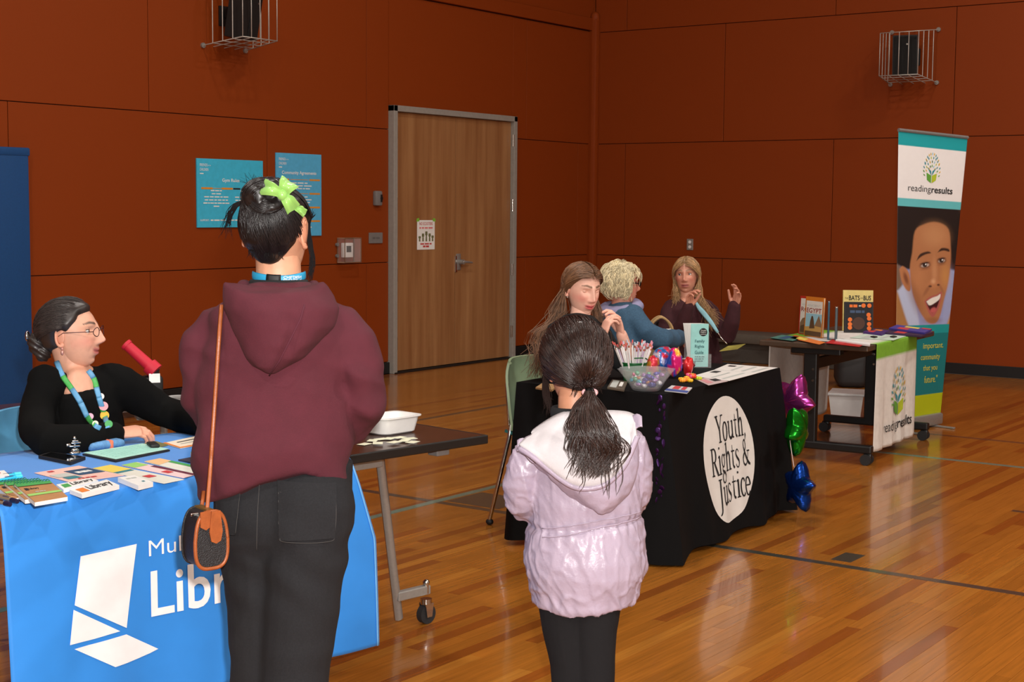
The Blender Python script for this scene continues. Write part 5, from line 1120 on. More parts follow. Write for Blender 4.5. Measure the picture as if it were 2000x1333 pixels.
def cloth_folds(amp, scale, seed=0, stretch=(1, 1, 1)):
    st = np.array(stretch)
    def f(V): a = vnoise(V*scale*st, seed); b = vnoise(V*scale*2.3*st, seed+2); return amp*((1-2*np.abs(a))*.7+.4*b)
    return f
def hair_mat(name, rgb, rough=.34, var=.2):
    M = mat(name, rgb, rough, 0, var, 40, attr='col', spec=.55, aniso=.3); M['rgb'] = list(rgb); return M
def hair_cap(P, mask, thick, X, name, material, root, lump=.003, seed=0):
    """shell over the skull where mask(D) > 0, sunk under the skin elsewhere"""
    G = head_grid(80, 110, 1.0); D = G.reshape(-1, 3); V = head_surface(D, P); m_ = np.clip(mask(V), 0, 1); t_ = thick(V) if callable(thick) else thick
    s_ = m_.reshape(G.shape[:2]).copy()
    for _ in range(9): q_ = np.concatenate([s_[:1], s_, s_[-1:]], 0); s_ = (q_[:-2]+q_[2:]+np.roll(s_, 1, 1)+np.roll(s_, -1, 1)+2*s_)/6
    soft = np.clip(2.2*s_.ravel()-1.2, 0, 1)*m_                    # thin at the hairline, full farther in
    r = np.linalg.norm(V, axis=1); off = -.008+.0095*m_+(t_-.0015)*soft+lump*vnoise(V*55, seed)*soft; V2 = V*((r+off)/r)[:, None]
    mb = MB(); mb.add([X(p) for p in V2], closed_grid(G)[1], np.ones((len(V2), 3))*np.array(lin(list(material['rgb'])))*(.8+.25*vnoise(V*np.array([90, 25, 25]), 3))[:, None]); return mb.build(name, material, root, smooth=True, colors=True)
def strands(lines, r0, material, name, root, n=4, taper=.25, pts=14, jit=.0):
    """many thin locks along the given curves, each a little lighter or darker"""
    mb = MB(); root = next((c for c in root.children if c.name.split('.')[0] == 'hair'), root); base = np.array(lin(list(material['rgb']))) if 'rgb' in material.keys() else np.ones(3)*.02
    ii, jj = np.meshgrid(np.arange(pts-1), np.arange(n), indexing='ij'); a_ = ii*n+jj; b_ = ii*n+(jj+1) % n; TF = np.stack([a_, b_, b_+n, a_+n], -1).reshape(-1, 4)
    for L_ in lines:
        P = spline(L_, pts); k = np.linspace(0, 1, pts); rr = r0*(1-(1-taper)*k**2)*np.minimum(1, .35+k*4)
        if jit: P = P+np.cumsum(RNG.normal(0, jit, P.shape), 0)*k[:, None]
        T = np.gradient(P, axis=0); T /= np.linalg.norm(T, axis=1, keepdims=True)+1e-9; up = np.array([.31, .52, .79]); A = np.cross(T, up); A /= np.linalg.norm(A, axis=1, keepdims=True)+1e-9; B = np.cross(A, T)
        an = np.arange(n)*2*PI/n; Vt = P[:, None]+(A[:, None]*np.cos(an)[None, :, None]+B[:, None]*.6*np.sin(an)[None, :, None])*rr[:, None, None]
        if len(mb.f) == 0 or True: mb.add(Vt.reshape(-1, 3), TF, tuple(base*random.uniform(.55, 1.6)))
    return mb.build(name, material, root, smooth=True, colors=True)
def capsurf(P, d, t):
    p = head_surface(np.array([d], float), P)[0]; return p*(1+t/np.linalg.norm(p))

def front_pt(F, V, px, py, lift=.004, rad=3.5):
    """point of a garment (local vertices V) seen first along the camera ray through (px, py), lifted towards the camera"""
    W = (rz(F.rot)@V.T).T+F.loc; c = (RM.T@(W-CAMP).T).T; X_, Y_2 = CX+FPX*c[:, 0]/c[:, 2], CY+FPX*c[:, 1]/c[:, 2]
    d = (X_-px)**2+(Y_2-py)**2; k = np.where(d < rad*rad)[0]
    if len(k) < 4: k = np.argsort(d)[:12]
    Z = np.sort(c[k, 2])[:4].mean(); return F.Ri@(at(px, py, Z-lift)-F.loc)
# ============================================================ the woman in the maroon hoodie
F_ = PF(545, 3.65)
pr = thing('person', 'woman in maroon hoodie and black jeans seen from behind at the blue table', 'person', F_.loc, F_.rot)
HP = dict(id='maroon', skin=(206, 150, 120), w=1.0)
hc = F_(541, 456); Rh = euler(-.38, -.12, .02); X = lambda p: hc+Rh@np.asarray(p)
M_HOOD = mat('maroon_fleece', (80, 25, 38), .92, 0, .06, 25, .22, 900)
M_JEAN = mat('black_denim', (31, 31, 34), .9, 0, .14, 220, .25, 1400, spec=.3)
sc = 3.65/FPX
def ringxy(xl, xr, py, yf, yb, n=40, zoff=None, e=2.3):
    """horizontal superellipse ring between the silhouette columns xl and xr at row py; back at -yb, front at +yf"""
    a = F_(xl, py); b = F_(xr, py); c = (a+b)/2; h = abs(b[0]-a[0])/2; R_ = []
    for t_ in np.linspace(0, 2*PI, n, endpoint=False):
        cs, sn = math.cos(t_), math.sin(t_); x = h*abs(cs)**(2/e)*math.copysign(1, cs); y = (yf if sn > 0 else yb)*abs(sn)**(2/e)*math.copysign(1, sn)
        R_.append(np.array([c[0]+x, y, c[2]+(zoff(c[0]+x, y) if zoff else 0)]))
    return R_
def hemz(x, y):
    px = 545+x/sc; z = np.interp(px, [385, 420, 482, 554, 590, 611, 650, 684], [0, 16, 44, 76, 72, 56, 46, 30])*sc
    return z if y < .02 else z*.5
rows = [(388, 682, 980, .13, .15, hemz), (385, 684, 940, .135, .158, lambda x, y: hemz(x, y)*.8), (383, 686, 890, .14, .162, lambda x, y: hemz(x, y)*.35), (384, 690, 830, .145, .155, None), (388, 694, 770, .15, .145, None), (394, 694, 710, .15, .14, None), (400, 690, 660, .14, .142, None), (410, 678, 622, .125, .135, None), (432, 655, 592, .1, .12, None), (458, 628, 570, .08, .1, None), (485, 603, 552, .06, .075, None)]
tor = MB().loft([ringxy(*r[:5], zoff=r[5]) for r in rows])
arm_l = ([F_(432, 644, .0), F_(407, 672, .0), F_(397, 720, .0), F_(402, 775, .015), F_(416, 812, .06), F_(432, 818, .2), F_(455, 812, .33)], [.055, .060, .056, .054, .050, .047, .042])
arm_r = ([F_(648, 640, .0), F_(682, 676, .0), F_(697, 725, .0), F_(700, 780, .02), F_(692, 812, .08), F_(668, 818, .2), F_(640, 808, .34)], [.062, .066, .066, .066, .064, .056, .045])
cuffs = []
def hood_folds(V):
    x, y, z = V.T; n1 = vnoise(V*np.array([9, 9, 6]), 3); n2 = vnoise(V*np.array([22, 22, 15]), 5)
    band = np.exp(-((z-F_(545, 885)[2])/.06)**2)
    drag = .006*np.sin((z*.9+x*1.2*np.sign(x))*42)*np.clip(np.abs(x)-.1, 0, .08)/.08
    sl = np.clip((np.abs(x)-.13)/.05, 0, 1)
    fold = (1-2*np.abs(vnoise(V*np.array([7, 7, 13])+np.stack([z*3, z*0, x*5], 1), 12)))*.0075*(.35+.65*sl)+.006*np.exp(-((np.abs(x)-.155)/.018)**2)*np.sin(z*36+x*10)
    return .005*n1+.0022*n2+.003*band*np.sin(x*55)*.6+drag+fold
ho = garment('hoodie', [tor, arm_l, arm_r], M_HOOD, pr, .0075, 6, hood_folds)
# the hood lying on the back
hr = []
for py, xl, xr, yc, th_ in ((560, 440, 630, -.118, .03), (564, 437, 638, -.118, .062), (576, 437, 650, -.117, .076), (596, 443, 660, -.122, .082), (630, 456, 652, -.130, .078), (660, 468, 628, -.136, .070), (688, 479, 597, -.142, .058), (706, 492, 566, -.146, .044), (719, 517, 541, -.148, .022)):
    a, b = F_(xl, py), F_(xr, py); c = (a+b)/2; h = abs(b[0]-a[0])/2; R_ = []
    for t_ in np.linspace(0, 2*PI, 44, endpoint=False):
        cs, sn = math.cos(t_), math.sin(t_); x = h*abs(cs)**.85*math.copysign(1, cs); y = yc+th_*sn*(.72+.28*abs(sn))
        crease = .014*math.exp(-((x-(.02))/.012)**2)*(sn < 0)*min(1, max(0, (py-590)/60)); R_.append(np.array([c[0]+x, y+crease+.02*abs(cs)**3, c[2]+max(0, (580-py)/20)*.022*abs(cs)**2.5]))
    hr.append(R_)
hm = MB().loft(hr)
ring = []
for t_ in np.linspace(0, 2*PI, 30, endpoint=False): ring.append(F_(545, 577)+np.array([.088*math.cos(t_), -.016+.082*math.sin(t_), .026*math.cos(t_)**2+.006*(math.sin(t_) > 0)]))
col = MB(); V_r = []
for i, p in enumerate(ring):
    q = ring[(i+1) % 30]
    if i <= 16 or i >= 28: col.caps([p-np.array([0, 0, .010]), q-np.array([0, 0, .010])], .017, 8)
hv = garment('hood', [hm, col], M_HOOD, ho, .006, 4, lambda V: .004*vnoise(V*14, 9)+.0022*vnoise(V*34, 4))
hl = MB().tube([F_(527, 718)+np.array([0, -.172, 0]), F_(545, 690)+np.array([0, -.205, 0]), F_(565, 650)+np.array([0, -.215, 0]), F_(585, 610)+np.array([0, -.208, 0]), F_(592, 585)+np.array([0, -.198, 0])], .0018, 5); hl.build('hood_seam', mat('maroon_stitch', (82, 28, 44), .9), ho, smooth=True)
# jeans
def seg(pts): return [F_(*p) for p in pts]
leg_r = (seg([(607, 985, -.01), (600, 1060, -.012), (588, 1180, -.01), (577, 1290, .0), (570, 1400, .01), (566, 1520, .02), (564, 1610, .03)]), [.112, .106, .094, .087, .084, .083, .085], [.118, .110, .096, .088, .085, .085, .088], (0, 1, 0))
leg_l = (seg([(500, 985, .04), (504, 1060, .045), (514, 1180, .05), (518, 1290, .055), (512, 1400, .06), (508, 1520, .06), (506, 1610, .065)]), [.104, .100, .092, .087, .084, .083, .085], [.112, .104, .092, .086, .084, .084, .088], (0, 1, 0))
hip = MB().loft([ringxy(400, 690, 905, .11, .115), ringxy(408, 690, 950, .115, .125), ringxy(416, 691, 1000, .115, .135), ringxy(424, 686, 1050, .11, .13), ringxy(440, 668, 1085, .09, .10)])
def jean_folds(V):
    x, y, z = V.T; s0 = F_(545, 1075)[2]
    return .004*vnoise(V*np.array([10, 10, 22]), 6)+.0035*np.sin((z*1.0+x*.7)*60+2*vnoise(V*8, 2))*np.exp(-((z-s0+.03)/.12)**2)+.003*np.sin(z*70+x*20)*np.clip((.45-z)/.3, 0, 1)
je = garment('jeans', [hip, leg_r, leg_l], M_JEAN, pr, .0075, 4, jean_folds)
M_ST = mat('grey_stitch', (70, 68, 67), .9)
def on_back(V_obj):
    me = V_obj.data; V = np.empty(len(me.vertices)*3); me.vertices.foreach_get('co', V); return V.reshape(-1, 3)
JV = on_back(je)
def backy(x, z, V=None):
    V = JV if V is None else V
    d = (V[:, 0]-x)**2+(V[:, 2]-z)**2; k = np.argsort(d)[:60]; return V[k, 1].min()
def backline(pts, r, nm, m_, par, V=None, lift=.002, n=24):
    P = []
    for q in np.array(spline([F_(*p) for p in pts], n)): P.append((q[0], backy(q[0], q[2], V)-lift, q[2]))
    MB().tube(P, r, 5).build(nm, m_, par, smooth=True)
def pocket(corn, nm):
    c = [F_(*p) for p in corn]; n = 9; G = np.zeros((n, n, 3))
    for j in range(n):
        for i in range(n):
            u, v = i/(n-1), j/(n-1); p = (c[0]*(1-u)+c[1]*u)*(1-v)+(c[3]*(1-u)+c[2]*u)*v; G[j, i] = (p[0], backy(p[0], p[2])-.0035, p[2])
    MB().sheet(G, .004).build(nm, M_JEAN, je, smooth=60)
pocket([(543, 924), (653, 930), (650, 1032), (546, 1034)], 'back_pocket'); pocket([(424, 944), (473, 934), (462, 1030), (428, 1028)], 'back_pocket')
for pts in ([(544, 926), (544, 1000), (546, 1030)], [(546, 1030), (556, 1036), (640, 1038), (650, 1028)], [(652, 930), (653, 990), (650, 1028)], [(546, 944), (600, 948), (652, 948)], [(472, 936), (462, 1026)], [(508, 925), (504, 990), (502, 1060)]):
    backline(pts, .0007, 'stitching', M_ST, je, lift=.0065)
for s, c in ((1, F_(562, 1640, -.0)), (-1, F_(504, 1640, .05))):
    MB().caps([(c[0], c[1]-.07, .045), (c[0], c[1], .05), (c[0], c[1]+.14, .035)], [.042, .046, .04], 16, ry=[.045, .05, .033]).build('shoe', mat('black_shoe', (20, 20, 20), .5), pr, smooth=True)
# body inside the clothes
wl_, wr_ = arm_l[0][-1], arm_r[0][-1]
hands = [place(hand_parts(-1, (.5, .55, .6, .6)), wl_+np.array([.01, .03, 0]), (.25, 1, 0), (0.3, 0, -1)), place(hand_parts(1, (.5, .55, .6, .6)), wr_+np.array([-.01, .03, 0]), (-.25, 1, 0), (-.3, 0, -1))]
nk = F_(545, 545)
make_body(pr, hc, X, [([F_(545, 980), F_(545, 800), F_(545, 640), F_(545, 590)], [.14, .13, .14, .08], [.09, .09, .09, .07], (0, 1, 0)), ([F_(545, 600), nk+np.array([0, .0, .0]), hc+np.array([0, .005, -.03])], [.062, .057, .056], None, None),
    (arm_l[0], [.04]*7, None, None), (arm_r[0], [.045]*7, None, None), (leg_r[0], [.08, .075, .06, .055, .05, .045, .04], None, None), (leg_l[0], [.08, .075, .06, .055, .05, .045, .04], None, None)], hands, HP, .009)
eyes(pr, X, HP)
# lanyard at the nape, dark tee collar
lan = []
for t_ in np.linspace(PI*.95, 2.05*PI, 26): lan.append(F_(545, 541)+np.array([.0645*math.cos(t_), .0635*math.sin(t_), .004*math.cos(t_*2)-.0]))
MB().tube(lan, .0022, 8, ry=.0105, up=(0, 0, 1)).build('lanyard', mat('cyan_lanyard', (40, 150, 196), .5), pr, smooth=True)
lk = [p+np.array([0, 0, 0])+(p-F_(545, 541))*.03 for p in lan[9:14]]; MB().tube(lk, .0026, 8, ry=.0125, up=(0, 0, 1)).build('lanyard_clasp', M_BLACK, pr, smooth=True)
t = MB(); cxy = F_(545, 541)
put_text(t, 'CHILDREN', 0, 0, 0, .05, .0065, .01, fn=lambda a, b: cxy+np.array([.0685*math.cos(4.87+a/.066), .0675*math.sin(4.87+a/.066), .001-b+.004])); put_text(t, 'FRIENDS of', 0, 0, 0, .05, .0065, .01, fn=lambda a, b: cxy+np.array([.0685*math.cos(4.87+a/.066), .0675*math.sin(4.87+a/.066), -.008+b-.001])); t.build('lanyard_lettering', M_PAPER, pr)
cr = [F_(545, 556)+np.array([.068*math.cos(t_), -.004+.066*math.sin(t_), 0]) for t_ in np.linspace(PI, 2*PI, 20)]
MB().tube(cr, .006, 8, ry=.014, up=(0, 0, 1)).build('tee_collar', mat('black_jersey', (20, 20, 22), .9), pr, smooth=True)
# hair: swept up from the nape into a bun held by a green clip
M_HAIR = hair_mat('black_hair', (22, 17, 18), .38)
def mask(V):
    x, y, z = V.T; low = -.086+np.clip(np.abs(x)-.02, 0, .06)*1.15+np.clip(y+.03, 0, .1)*.9        # nape hairline rising to the ears
    ear = np.exp(-((y+.008)/.024)**2-((z-.0)/.034)**2)*(np.abs(x) > .05)
    return np.clip((-(y-.052)+np.maximum(0, z-.06)*2.2)/.012, 0, 1)*np.clip((z-low)/.012, 0, 1)*(1-np.clip(ear*1.6, 0, 1))
hair_cap(HP, mask, .011, X, 'hair', M_HAIR, pr, .003, 2)
bc_ = hc+np.array([-.024, -.078, .088])
bun = MB(); 
for k in range(5):
    a0 = k*1.3; pts = [bc_+np.array([.037*math.cos(a)*(1-.05*k)+.004*k-.006, .012*math.sin(a*2+k)-.018, .030*math.sin(a)*(1-.06*k)+.002*k]) for a in np.linspace(a0, a0+5.0, 18)]
    bun.caps(pts, [.010]+[.0175]*16+[.010], 12)
bun.ell(bc_+np.array([-.008, .0, 0]), (.043, .04, .034)); bun.ell(bc_+np.array([.022, .02, -.01]), (.04, .04, .036))
garment('bun', [bun], M_HAIR, pr, .004, 1, lambda V: .0005*np.sin(V[:, 0]*260+V[:, 2]*190+3*vnoise(V*30, 1)), colors=lambda V: np.ones((len(V), 3))*np.array(lin((22, 17, 18))))
Lx = []
for k in range(5):
    for q in range(60):
        a0 = k*1.3+random.uniform(0, 1.5); ps = random.uniform(0, 2*PI); rr_ = .0185; ln = random.uniform(1.5, 3.2)
        Lx.append([bc_+np.array([.037*math.cos(a)*(1-.05*k)+.004*k-.006+rr_*math.cos(ps)*math.cos(a), .012*math.sin(a*2+k)-.018-rr_*abs(math.sin(ps)), .030*math.sin(a)*(1-.06*k)+.002*k+rr_*math.cos(ps)*math.sin(a)]) for a in np.linspace(a0, a0+ln, 6)])
for i in range(620):
    a = random.uniform(-1.25, 1.25); st = np.array([math.sin(a)*.8, -math.cos(a)*.85-.1, -.70+abs(a)**1.2*.48+random.uniform(0, .5)*random.random()]); st /= np.linalg.norm(st)
    e_ = np.array([-.1+random.uniform(-.22, .22)+.25*math.sin(a), -.72, .62+random.uniform(-.12, .1)]); e_ /= np.linalg.norm(e_); t_ = .009+random.uniform(0, .004)
    pts = []
    for k in np.linspace(0, 1, 6):
        d = st*(1-k)+e_*k; d /= np.linalg.norm(d); pts.append(X(capsurf(HP, d, t_+.006*k*k)))
    pts.append(bc_+np.array([random.uniform(-.03, .03), -.02, random.uniform(-.03, .0)])); Lx.append(pts)
for i in range(240):                                              # over the crown and side
    a = random.uniform(-1.4, 1.4); st = np.array([math.sin(a), .55*math.cos(a), .55+random.uniform(-.1, .3)]); st /= np.linalg.norm(st); e_ = np.array([-.1, -.5, .85]); pts = []
    for k in np.linspace(0, 1, 6): d = st*(1-k)+e_*k; d /= np.linalg.norm(d); pts.append(X(capsurf(HP, d, .0125)))
    Lx.append(pts)
strands(Lx, .0015, M_HAIR, 'hair_locks', pr, 4, .6, 12, .0004)['kind'] = 'stuff'
Lx = []
for i in range(46):                                              # loose tail sticking out to the left
    s = F_(490+random.uniform(-4, 10), 394+random.uniform(-5, 5), -.06); e_ = F_(436+random.gauss(6, 8), 452+random.gauss(-6, 12), -.05+random.uniform(-.02, .02)); m1 = F_(466+random.uniform(-3, 3), 398+random.uniform(-4, 5), -.06); m2 = F_(449+random.gauss(0, 3), 418+random.gauss(0, 4), -.055); Lx.append([s, m1, m2, e_])
for i in range(26): s = F_(497+random.uniform(-6, 14), 385, -.05); Lx.append([s, s+np.array([random.uniform(-.02, .01), 0, .025]), s+np.array([random.uniform(-.045, .015), 0, random.uniform(.03, .06)])])
for i in range(40):                                              # side lock falling in front of the right ear
    s = X(capsurf(HP, (.75, .5, .6), .012)); Lx.append([s+RNG.normal(0, .006, 3), F_(602+random.gauss(0, 3), 440, .035), F_(607+random.gauss(0, 3), 480, .035), F_(610+random.gauss(0, 3), 515, .03), F_(604+random.gauss(0, 4), 545+random.gauss(0, 8), .03)])
for i in range(30): a = random.uniform(-1, 1); s = X(capsurf(HP, (math.sin(a)*.75, -.8, -.52), .004)); Lx.append([s, s+np.array([random.uniform(-.008, .008), -.004, -.012]), s+np.array([random.uniform(-.014, .014), -.001, -.026])])
strands(Lx, .0011, mat('black_wisps', (18, 14, 15), .7, spec=.15), 'loose_hair', pr, 4, .25, 10)['kind'] = 'stuff'
# satin clip
M_CLIP = mat('lime_satin', (140, 190, 96), .3, 0, .05, 20, sheen=.2)
cl_ = thing('hair_clip', 'lime green satin bow clip in the dark bun', 'hair clip', F_.loc, F_.rot)
def lobe(c, u, v, n_, w_, h_, nm, bend=.02):
    G = np.zeros((9, 11, 3))
    for j, b in enumerate(np.linspace(-1, 1, 9)):
        for i, a in enumerate(np.linspace(0, 1, 11)):
            wd = .45+.55*a**.8; G[j, i] = np.array(c)+np.array(u)*w_*a+np.array(v)*h_*b*wd*.5+np.array(n_)*(bend*math.sin(a*PI)*1.0+.006*math.cos(b*4.5+a*3)*a)
    MB().sheet(G, .004).build(nm, M_CLIP, cl_, smooth=60)
kc_ = F_(551, 381, -.125)
lobe(kc_, (-.92, .1, .38), (.38, 0, .92), (0, -1, .2), .048, .037, 'bow_loop', .022); lobe(kc_, (.5, .1, .82), (-.8, 0, .55), (0, -1, .2), .040, .050, 'bow_loop', .02)
lobe(kc_, (.62, .05, -.78), (.75, 0, .6), (0, -1, .2), .045, .040, 'bow_tail', .016); lobe(kc_+np.array([.03, .01, -.03]), (.85, .1, -.5), (.45, 0, .85), (0, -1, .2), .03, .022, 'bow_tail', .008)
MB().ell(kc_+np.array([0, -.008, 0]), (.013, .012, .014)).build('knot', M_CLIP, cl_, smooth=True); MB().caps([kc_+np.array([-.03, .02, .005]), kc_+np.array([.03, .02, -.02])], .006, 8).build('clip_bar', mat('lime_plastic', (130, 190, 90), .4), cl_, smooth=True)

# ---- crossbody bag
bg = thing('crossbody_bag', 'small black and tan leather bag hanging at the hip of the maroon hoodie', 'bag', F_.loc, F_.rot)
M_TAN = mat('tan_leather', (150, 78, 38), .4, 0, .12, 60, .12, 300); M_BLK = mat('black_pebbled_leather', (24, 24, 28), .42, 0, .1, 100, .6, 420)
bcn = F_(400, 1050, -.17); ang = math.radians(-62)
Rb = rz(math.radians(28))
def bagp(u, v, w_): return bcn+Rb@np.array([u, w_, v])
prof = [(math.copysign(abs(math.cos(a))**.62, math.cos(a))*.041, math.copysign(abs(math.sin(a))**.62, math.sin(a))*.068-(.0)) for a in np.linspace(0, 2*PI, 40, endpoint=False)]
taper_ = lambda v: 1.0+(-.18 if v > 0 else .03)*abs(v)/.068
MB().loft([[bagp(u*taper_(v)*k, v*k, w_) for u, v in prof] for w_, k in ((-.037, .9), (-.034, 1), (.034, 1), (.037, .9))]).build('bag_body', M_BLK, bg, smooth=40)
MB().tube([bagp(u*taper_(v)*1.0, v, -.036) for u, v in prof+prof[:2]], .0048, 8).build('piping', M_TAN, bg, smooth=True)
MB().tube([bagp(u*taper_(v)*1.0, v, .036) for u, v in prof+prof[:2]], .003, 8).build('rear_piping', M_BLK, bg, smooth=True)
MB().loft([[bagp(u*taper_(v)*k, v*k, w_) for u, v in prof] for w_, k in ((-.0385, .0), (-.0385, .0)) for k in (.92,)][:1]*1+[[bagp(u*taper_(v)*.92, v*.92, -.0365) for u, v in prof]]).build('end_panel', M_BLK, bg)
tb_ = [bagp(u, v, -.043) for u, v in ((-.012, .066), (.012, .066), (.015, .02), (.010, -.004), (-.010, -.004), (-.015, .02))]
MB().prism([(-.011, .07), (.011, .07), (.0165, .02), (.012, -.002), (0, -.008), (-.012, -.002), (-.0165, .02)], bagp(.008, 0, -.0415), Rb@np.array([1, 0, 0]), np.array([0, 0, 1]), .004).build('leather_tab', M_TAN, bg)
MB().prism([(-.022, .07), (.004, .072), (.004, .034), (-.008, .026), (-.022, .034)], bagp(-.008, 0, -.0395), Rb@np.array([1, 0, 0]), np.array([0, 0, 1]), .003).build('leather_tab', M_TAN, bg)
MB().box(bagp(0, .069, 0), (.018, .07, .006), Rb).build('zip', mat('brass_zip', (150, 120, 70), .4, .7), bg); MB().box(bagp(-.03, .06, -.01), (.02, .006, .008), Rb, bev=.002).build('zip_pull', M_CHROME, bg)
HV = on_back(ho)
def strap(p0, p1, nm):
    P = []
    for k in np.linspace(0, 1, 26):
        px = p0[0]*(1-k)+p1[0]*k; py = p0[1]*(1-k)+p1[1]*k; q = F_(px, py); y = backy(q[0], q[2], HV)-.006 if py < 930 else None
        P.append([q[0], y, q[2]])
    last = None
    for q in P:
        if q[1] is not None: last = q[1]
    for i, q in enumerate(P):
        if q[1] is None: q[1] = last
    ys = np.array([q[1] for q in P]); ys = np.convolve(np.concatenate([[ys[0]]*2, ys, [ys[-1]]*2]), np.ones(5)/5, 'valid'); 
    end = bagp(.0, .075, -.03)[1]; P = [np.array([q[0], min(y, -.05)*(1-max(0, (i-18)/7)**1)+end*max(0, (i-18)/7), q[2]]) for i, (q, y) in enumerate(zip(P, ys))]
    MB().tube(P, .0052, 6, ry=.0022).build(nm, M_TAN, bg, smooth=True)
strap((436, 590), (409, 1000), 'shoulder_strap')
MB().tube([F_(398, 960, -.10), F_(392, 1005, -.15)], .0052, 6, ry=.0022).build('shoulder_strap', M_TAN, bg, smooth=True)
# ============================================================ the girl in the lilac jacket
G_ = PF(1142, 3.9)
gr = thing('person', 'girl with a dark ponytail in a shiny lilac jacket seen from behind', 'person', G_.loc, G_.rot)
GP = dict(id='girl', skin=(196, 138, 108), w=.98, jaw=.92, chin=.9, nose=.75)
ghc = G_(1124, 716); gR = euler(.42, -.16, -.05); gs = .95; X = lambda p: ghc+gR@(np.asarray(p)*gs)
M_LIL = mat('lilac_satin', (170, 155, 174), .36, 0, .04, 14, .25, 110, spec=.5)
M_LIN = mat('white_fleece_lining', (202, 196, 200), .9, 0, .03, 60, .3, 500)
gsc = 3.9/FPX
def gring(xl, xr, py, yf, yb, n=44, zoff=None, e=2.2):
    a = G_(xl, py); b = G_(xr, py); c = (a+b)/2; h = abs(b[0]-a[0])/2; R_ = []
    for t_ in np.linspace(0, 2*PI, n, endpoint=False):
        cs, sn = math.cos(t_), math.sin(t_); x = h*abs(cs)**(2/e)*math.copysign(1, cs); y = (yf if sn > 0 else yb)*abs(sn)**(2/e)*math.copysign(1, sn)
        R_.append(np.array([c[0]+x, y, c[2]+(zoff(c[0]+x, y) if zoff else 0)]))
    return R_
ghem = lambda x, y: (np.interp(1142+x/gsc, [1030, 1132, 1245], [8, 0, 17])*gsc-.012 if y < 0 else .02)
tor = MB().loft([gring(1052, 1232, 1176, .105, .115, zoff=ghem), gring(1037, 1243, 1187, .125, .138, zoff=ghem), gring(1034, 1250, 1168, .13, .145, zoff=lambda x, y: ghem(x, y)*.8), gring(1024, 1262, 1120, .14, .16), gring(1023, 1262, 1090, .14, .16), gring(1028, 1257, 1045, .13, .148), gring(1034, 1254, 1012, .125, .138), gring(1030, 1256, 980, .128, .14), gring(1030, 1257, 930, .125, .135), gring(1036, 1252, 890, .115, .125), gring(1048, 1242, 862, .10, .115), gring(1068, 1222, 838, .085, .1), gring(1092, 1200, 818, .065, .08)])
garm_l = ([G_(1052, 882, .0), G_(1026, 910, .0), G_(1018, 945, .0), G_(1023, 975, .02), G_(1037, 990, .07), G_(1060, 985, .17), G_(1082, 975, .25)], [.05, .053, .052, .050, .047, .042, .036])
garm_r = ([G_(1228, 872, .0), G_(1241, 905, .0), G_(1243, 940, .01), G_(1240, 968, .03), G_(1230, 985, .09), G_(1212, 985, .18), G_(1195, 975, .25)], [.048, .045, .044, .044, .042, .04, .036])
wz = G_(1142, 1022)[2]
def jfold(V):
    x, y, z = V.T
    a = vnoise(V*np.array([14, 14, 6])+np.stack([z*5, z*0, x*4], 1), 21); b = vnoise(V*np.array([30, 30, 16]), 22); c = vnoise(V*np.array([55, 55, 30]), 25)
    wl_ = wz+x*.10; waist = np.exp(-((z-wl_)/.009)**2); near = np.exp(-((z-wl_)/.035)**2)
    hemk = np.exp(-((z-G_(1142, 1165)[2])/.03)**2); ham = np.exp(-((z-G_(1142, 1182)[2])/.012)**2)
    slv = np.clip((np.abs(x)-.12)/.03, 0, 1)
    d = vnoise(V*np.array([34, 34, 14])+np.stack([z*24, z*0, x*10], 1), 27)
    ridge = lambda q, w_: np.exp(-(q/w_)**2)                     # thin pinched creases where the noise crosses zero
    return .003*a+.0035*(ridge(a, .12)-.3)+.0028*(ridge(b, .16)-.3)+.0018*(ridge(d, .12))+.0008*c-.006*waist+.0022*near*np.sin(x*170+4*b)+.0025*hemk*np.sin(x*150+3*a)+.003*ham+.003*slv*(ridge(vnoise(V*np.array([18, 18, 30])+np.stack([z*0, z*0, x*16], 1), 28), .2))
jk = garment('jacket', [tor, garm_l, garm_r], M_LIL, gr, .0048, 3, jfold)
# drawstring channel and hem band
GV = on_back(jk)
def gback(x, z):
    d = (GV[:, 0]-x)**2+(GV[:, 2]-z)**2; k = np.argsort(d)[:50]; return GV[k, 1].min()
def gline(pts, r, nm, m_, n=30, lift=.001):
    P = [(q[0], gback(q[0], q[2])-lift, q[2]) for q in spline([G_(*p) for p in pts], n)]; MB().tube(P, r, 5).build(nm, m_, jk, smooth=True)
gline([(1060, 1040), (1110, 1030), (1160, 1018), (1210, 1010), (1252, 1006)], .0016, 'waist_seam', M_LIL); gline([(1060, 1024), (1110, 1014), (1160, 1004), (1210, 997), (1252, 994)], .0014, 'waist_seam', M_LIL)
# hood: white lining seen from above, lilac outside hanging below
hood_out = MB(); rows = []
for py, xl, xr, yc, th_ in ((842, 1048, 1246, -.085, .045), (868, 1022, 1250, -.105, .055), (895, 1042, 1247, -.122, .058), (925, 1072, 1240, -.135, .055), (950, 1105, 1227, -.142, .048), (970, 1135, 1208, -.145, .036), (984, 1166, 1190, -.146, .02)):
    a, b = G_(xl, py), G_(xr, py); c = (a+b)/2; h = abs(b[0]-a[0])/2
    rows.append([np.array([c[0]+h*abs(math.cos(t_))**.85*math.copysign(1, math.cos(t_)), yc+th_*math.sin(t_)+.03*abs(math.cos(t_))**3, c[2]]) for t_ in np.linspace(0, 2*PI, 40, endpoint=False)])
hood_out.loft(rows)
ghd = garment('hood', [hood_out], M_LIL, jk, .005, 3, lambda V: .004*(1-2*np.abs(vnoise(V*np.array([22, 22, 12]), 31)))+.0018*vnoise(V*60, 3))
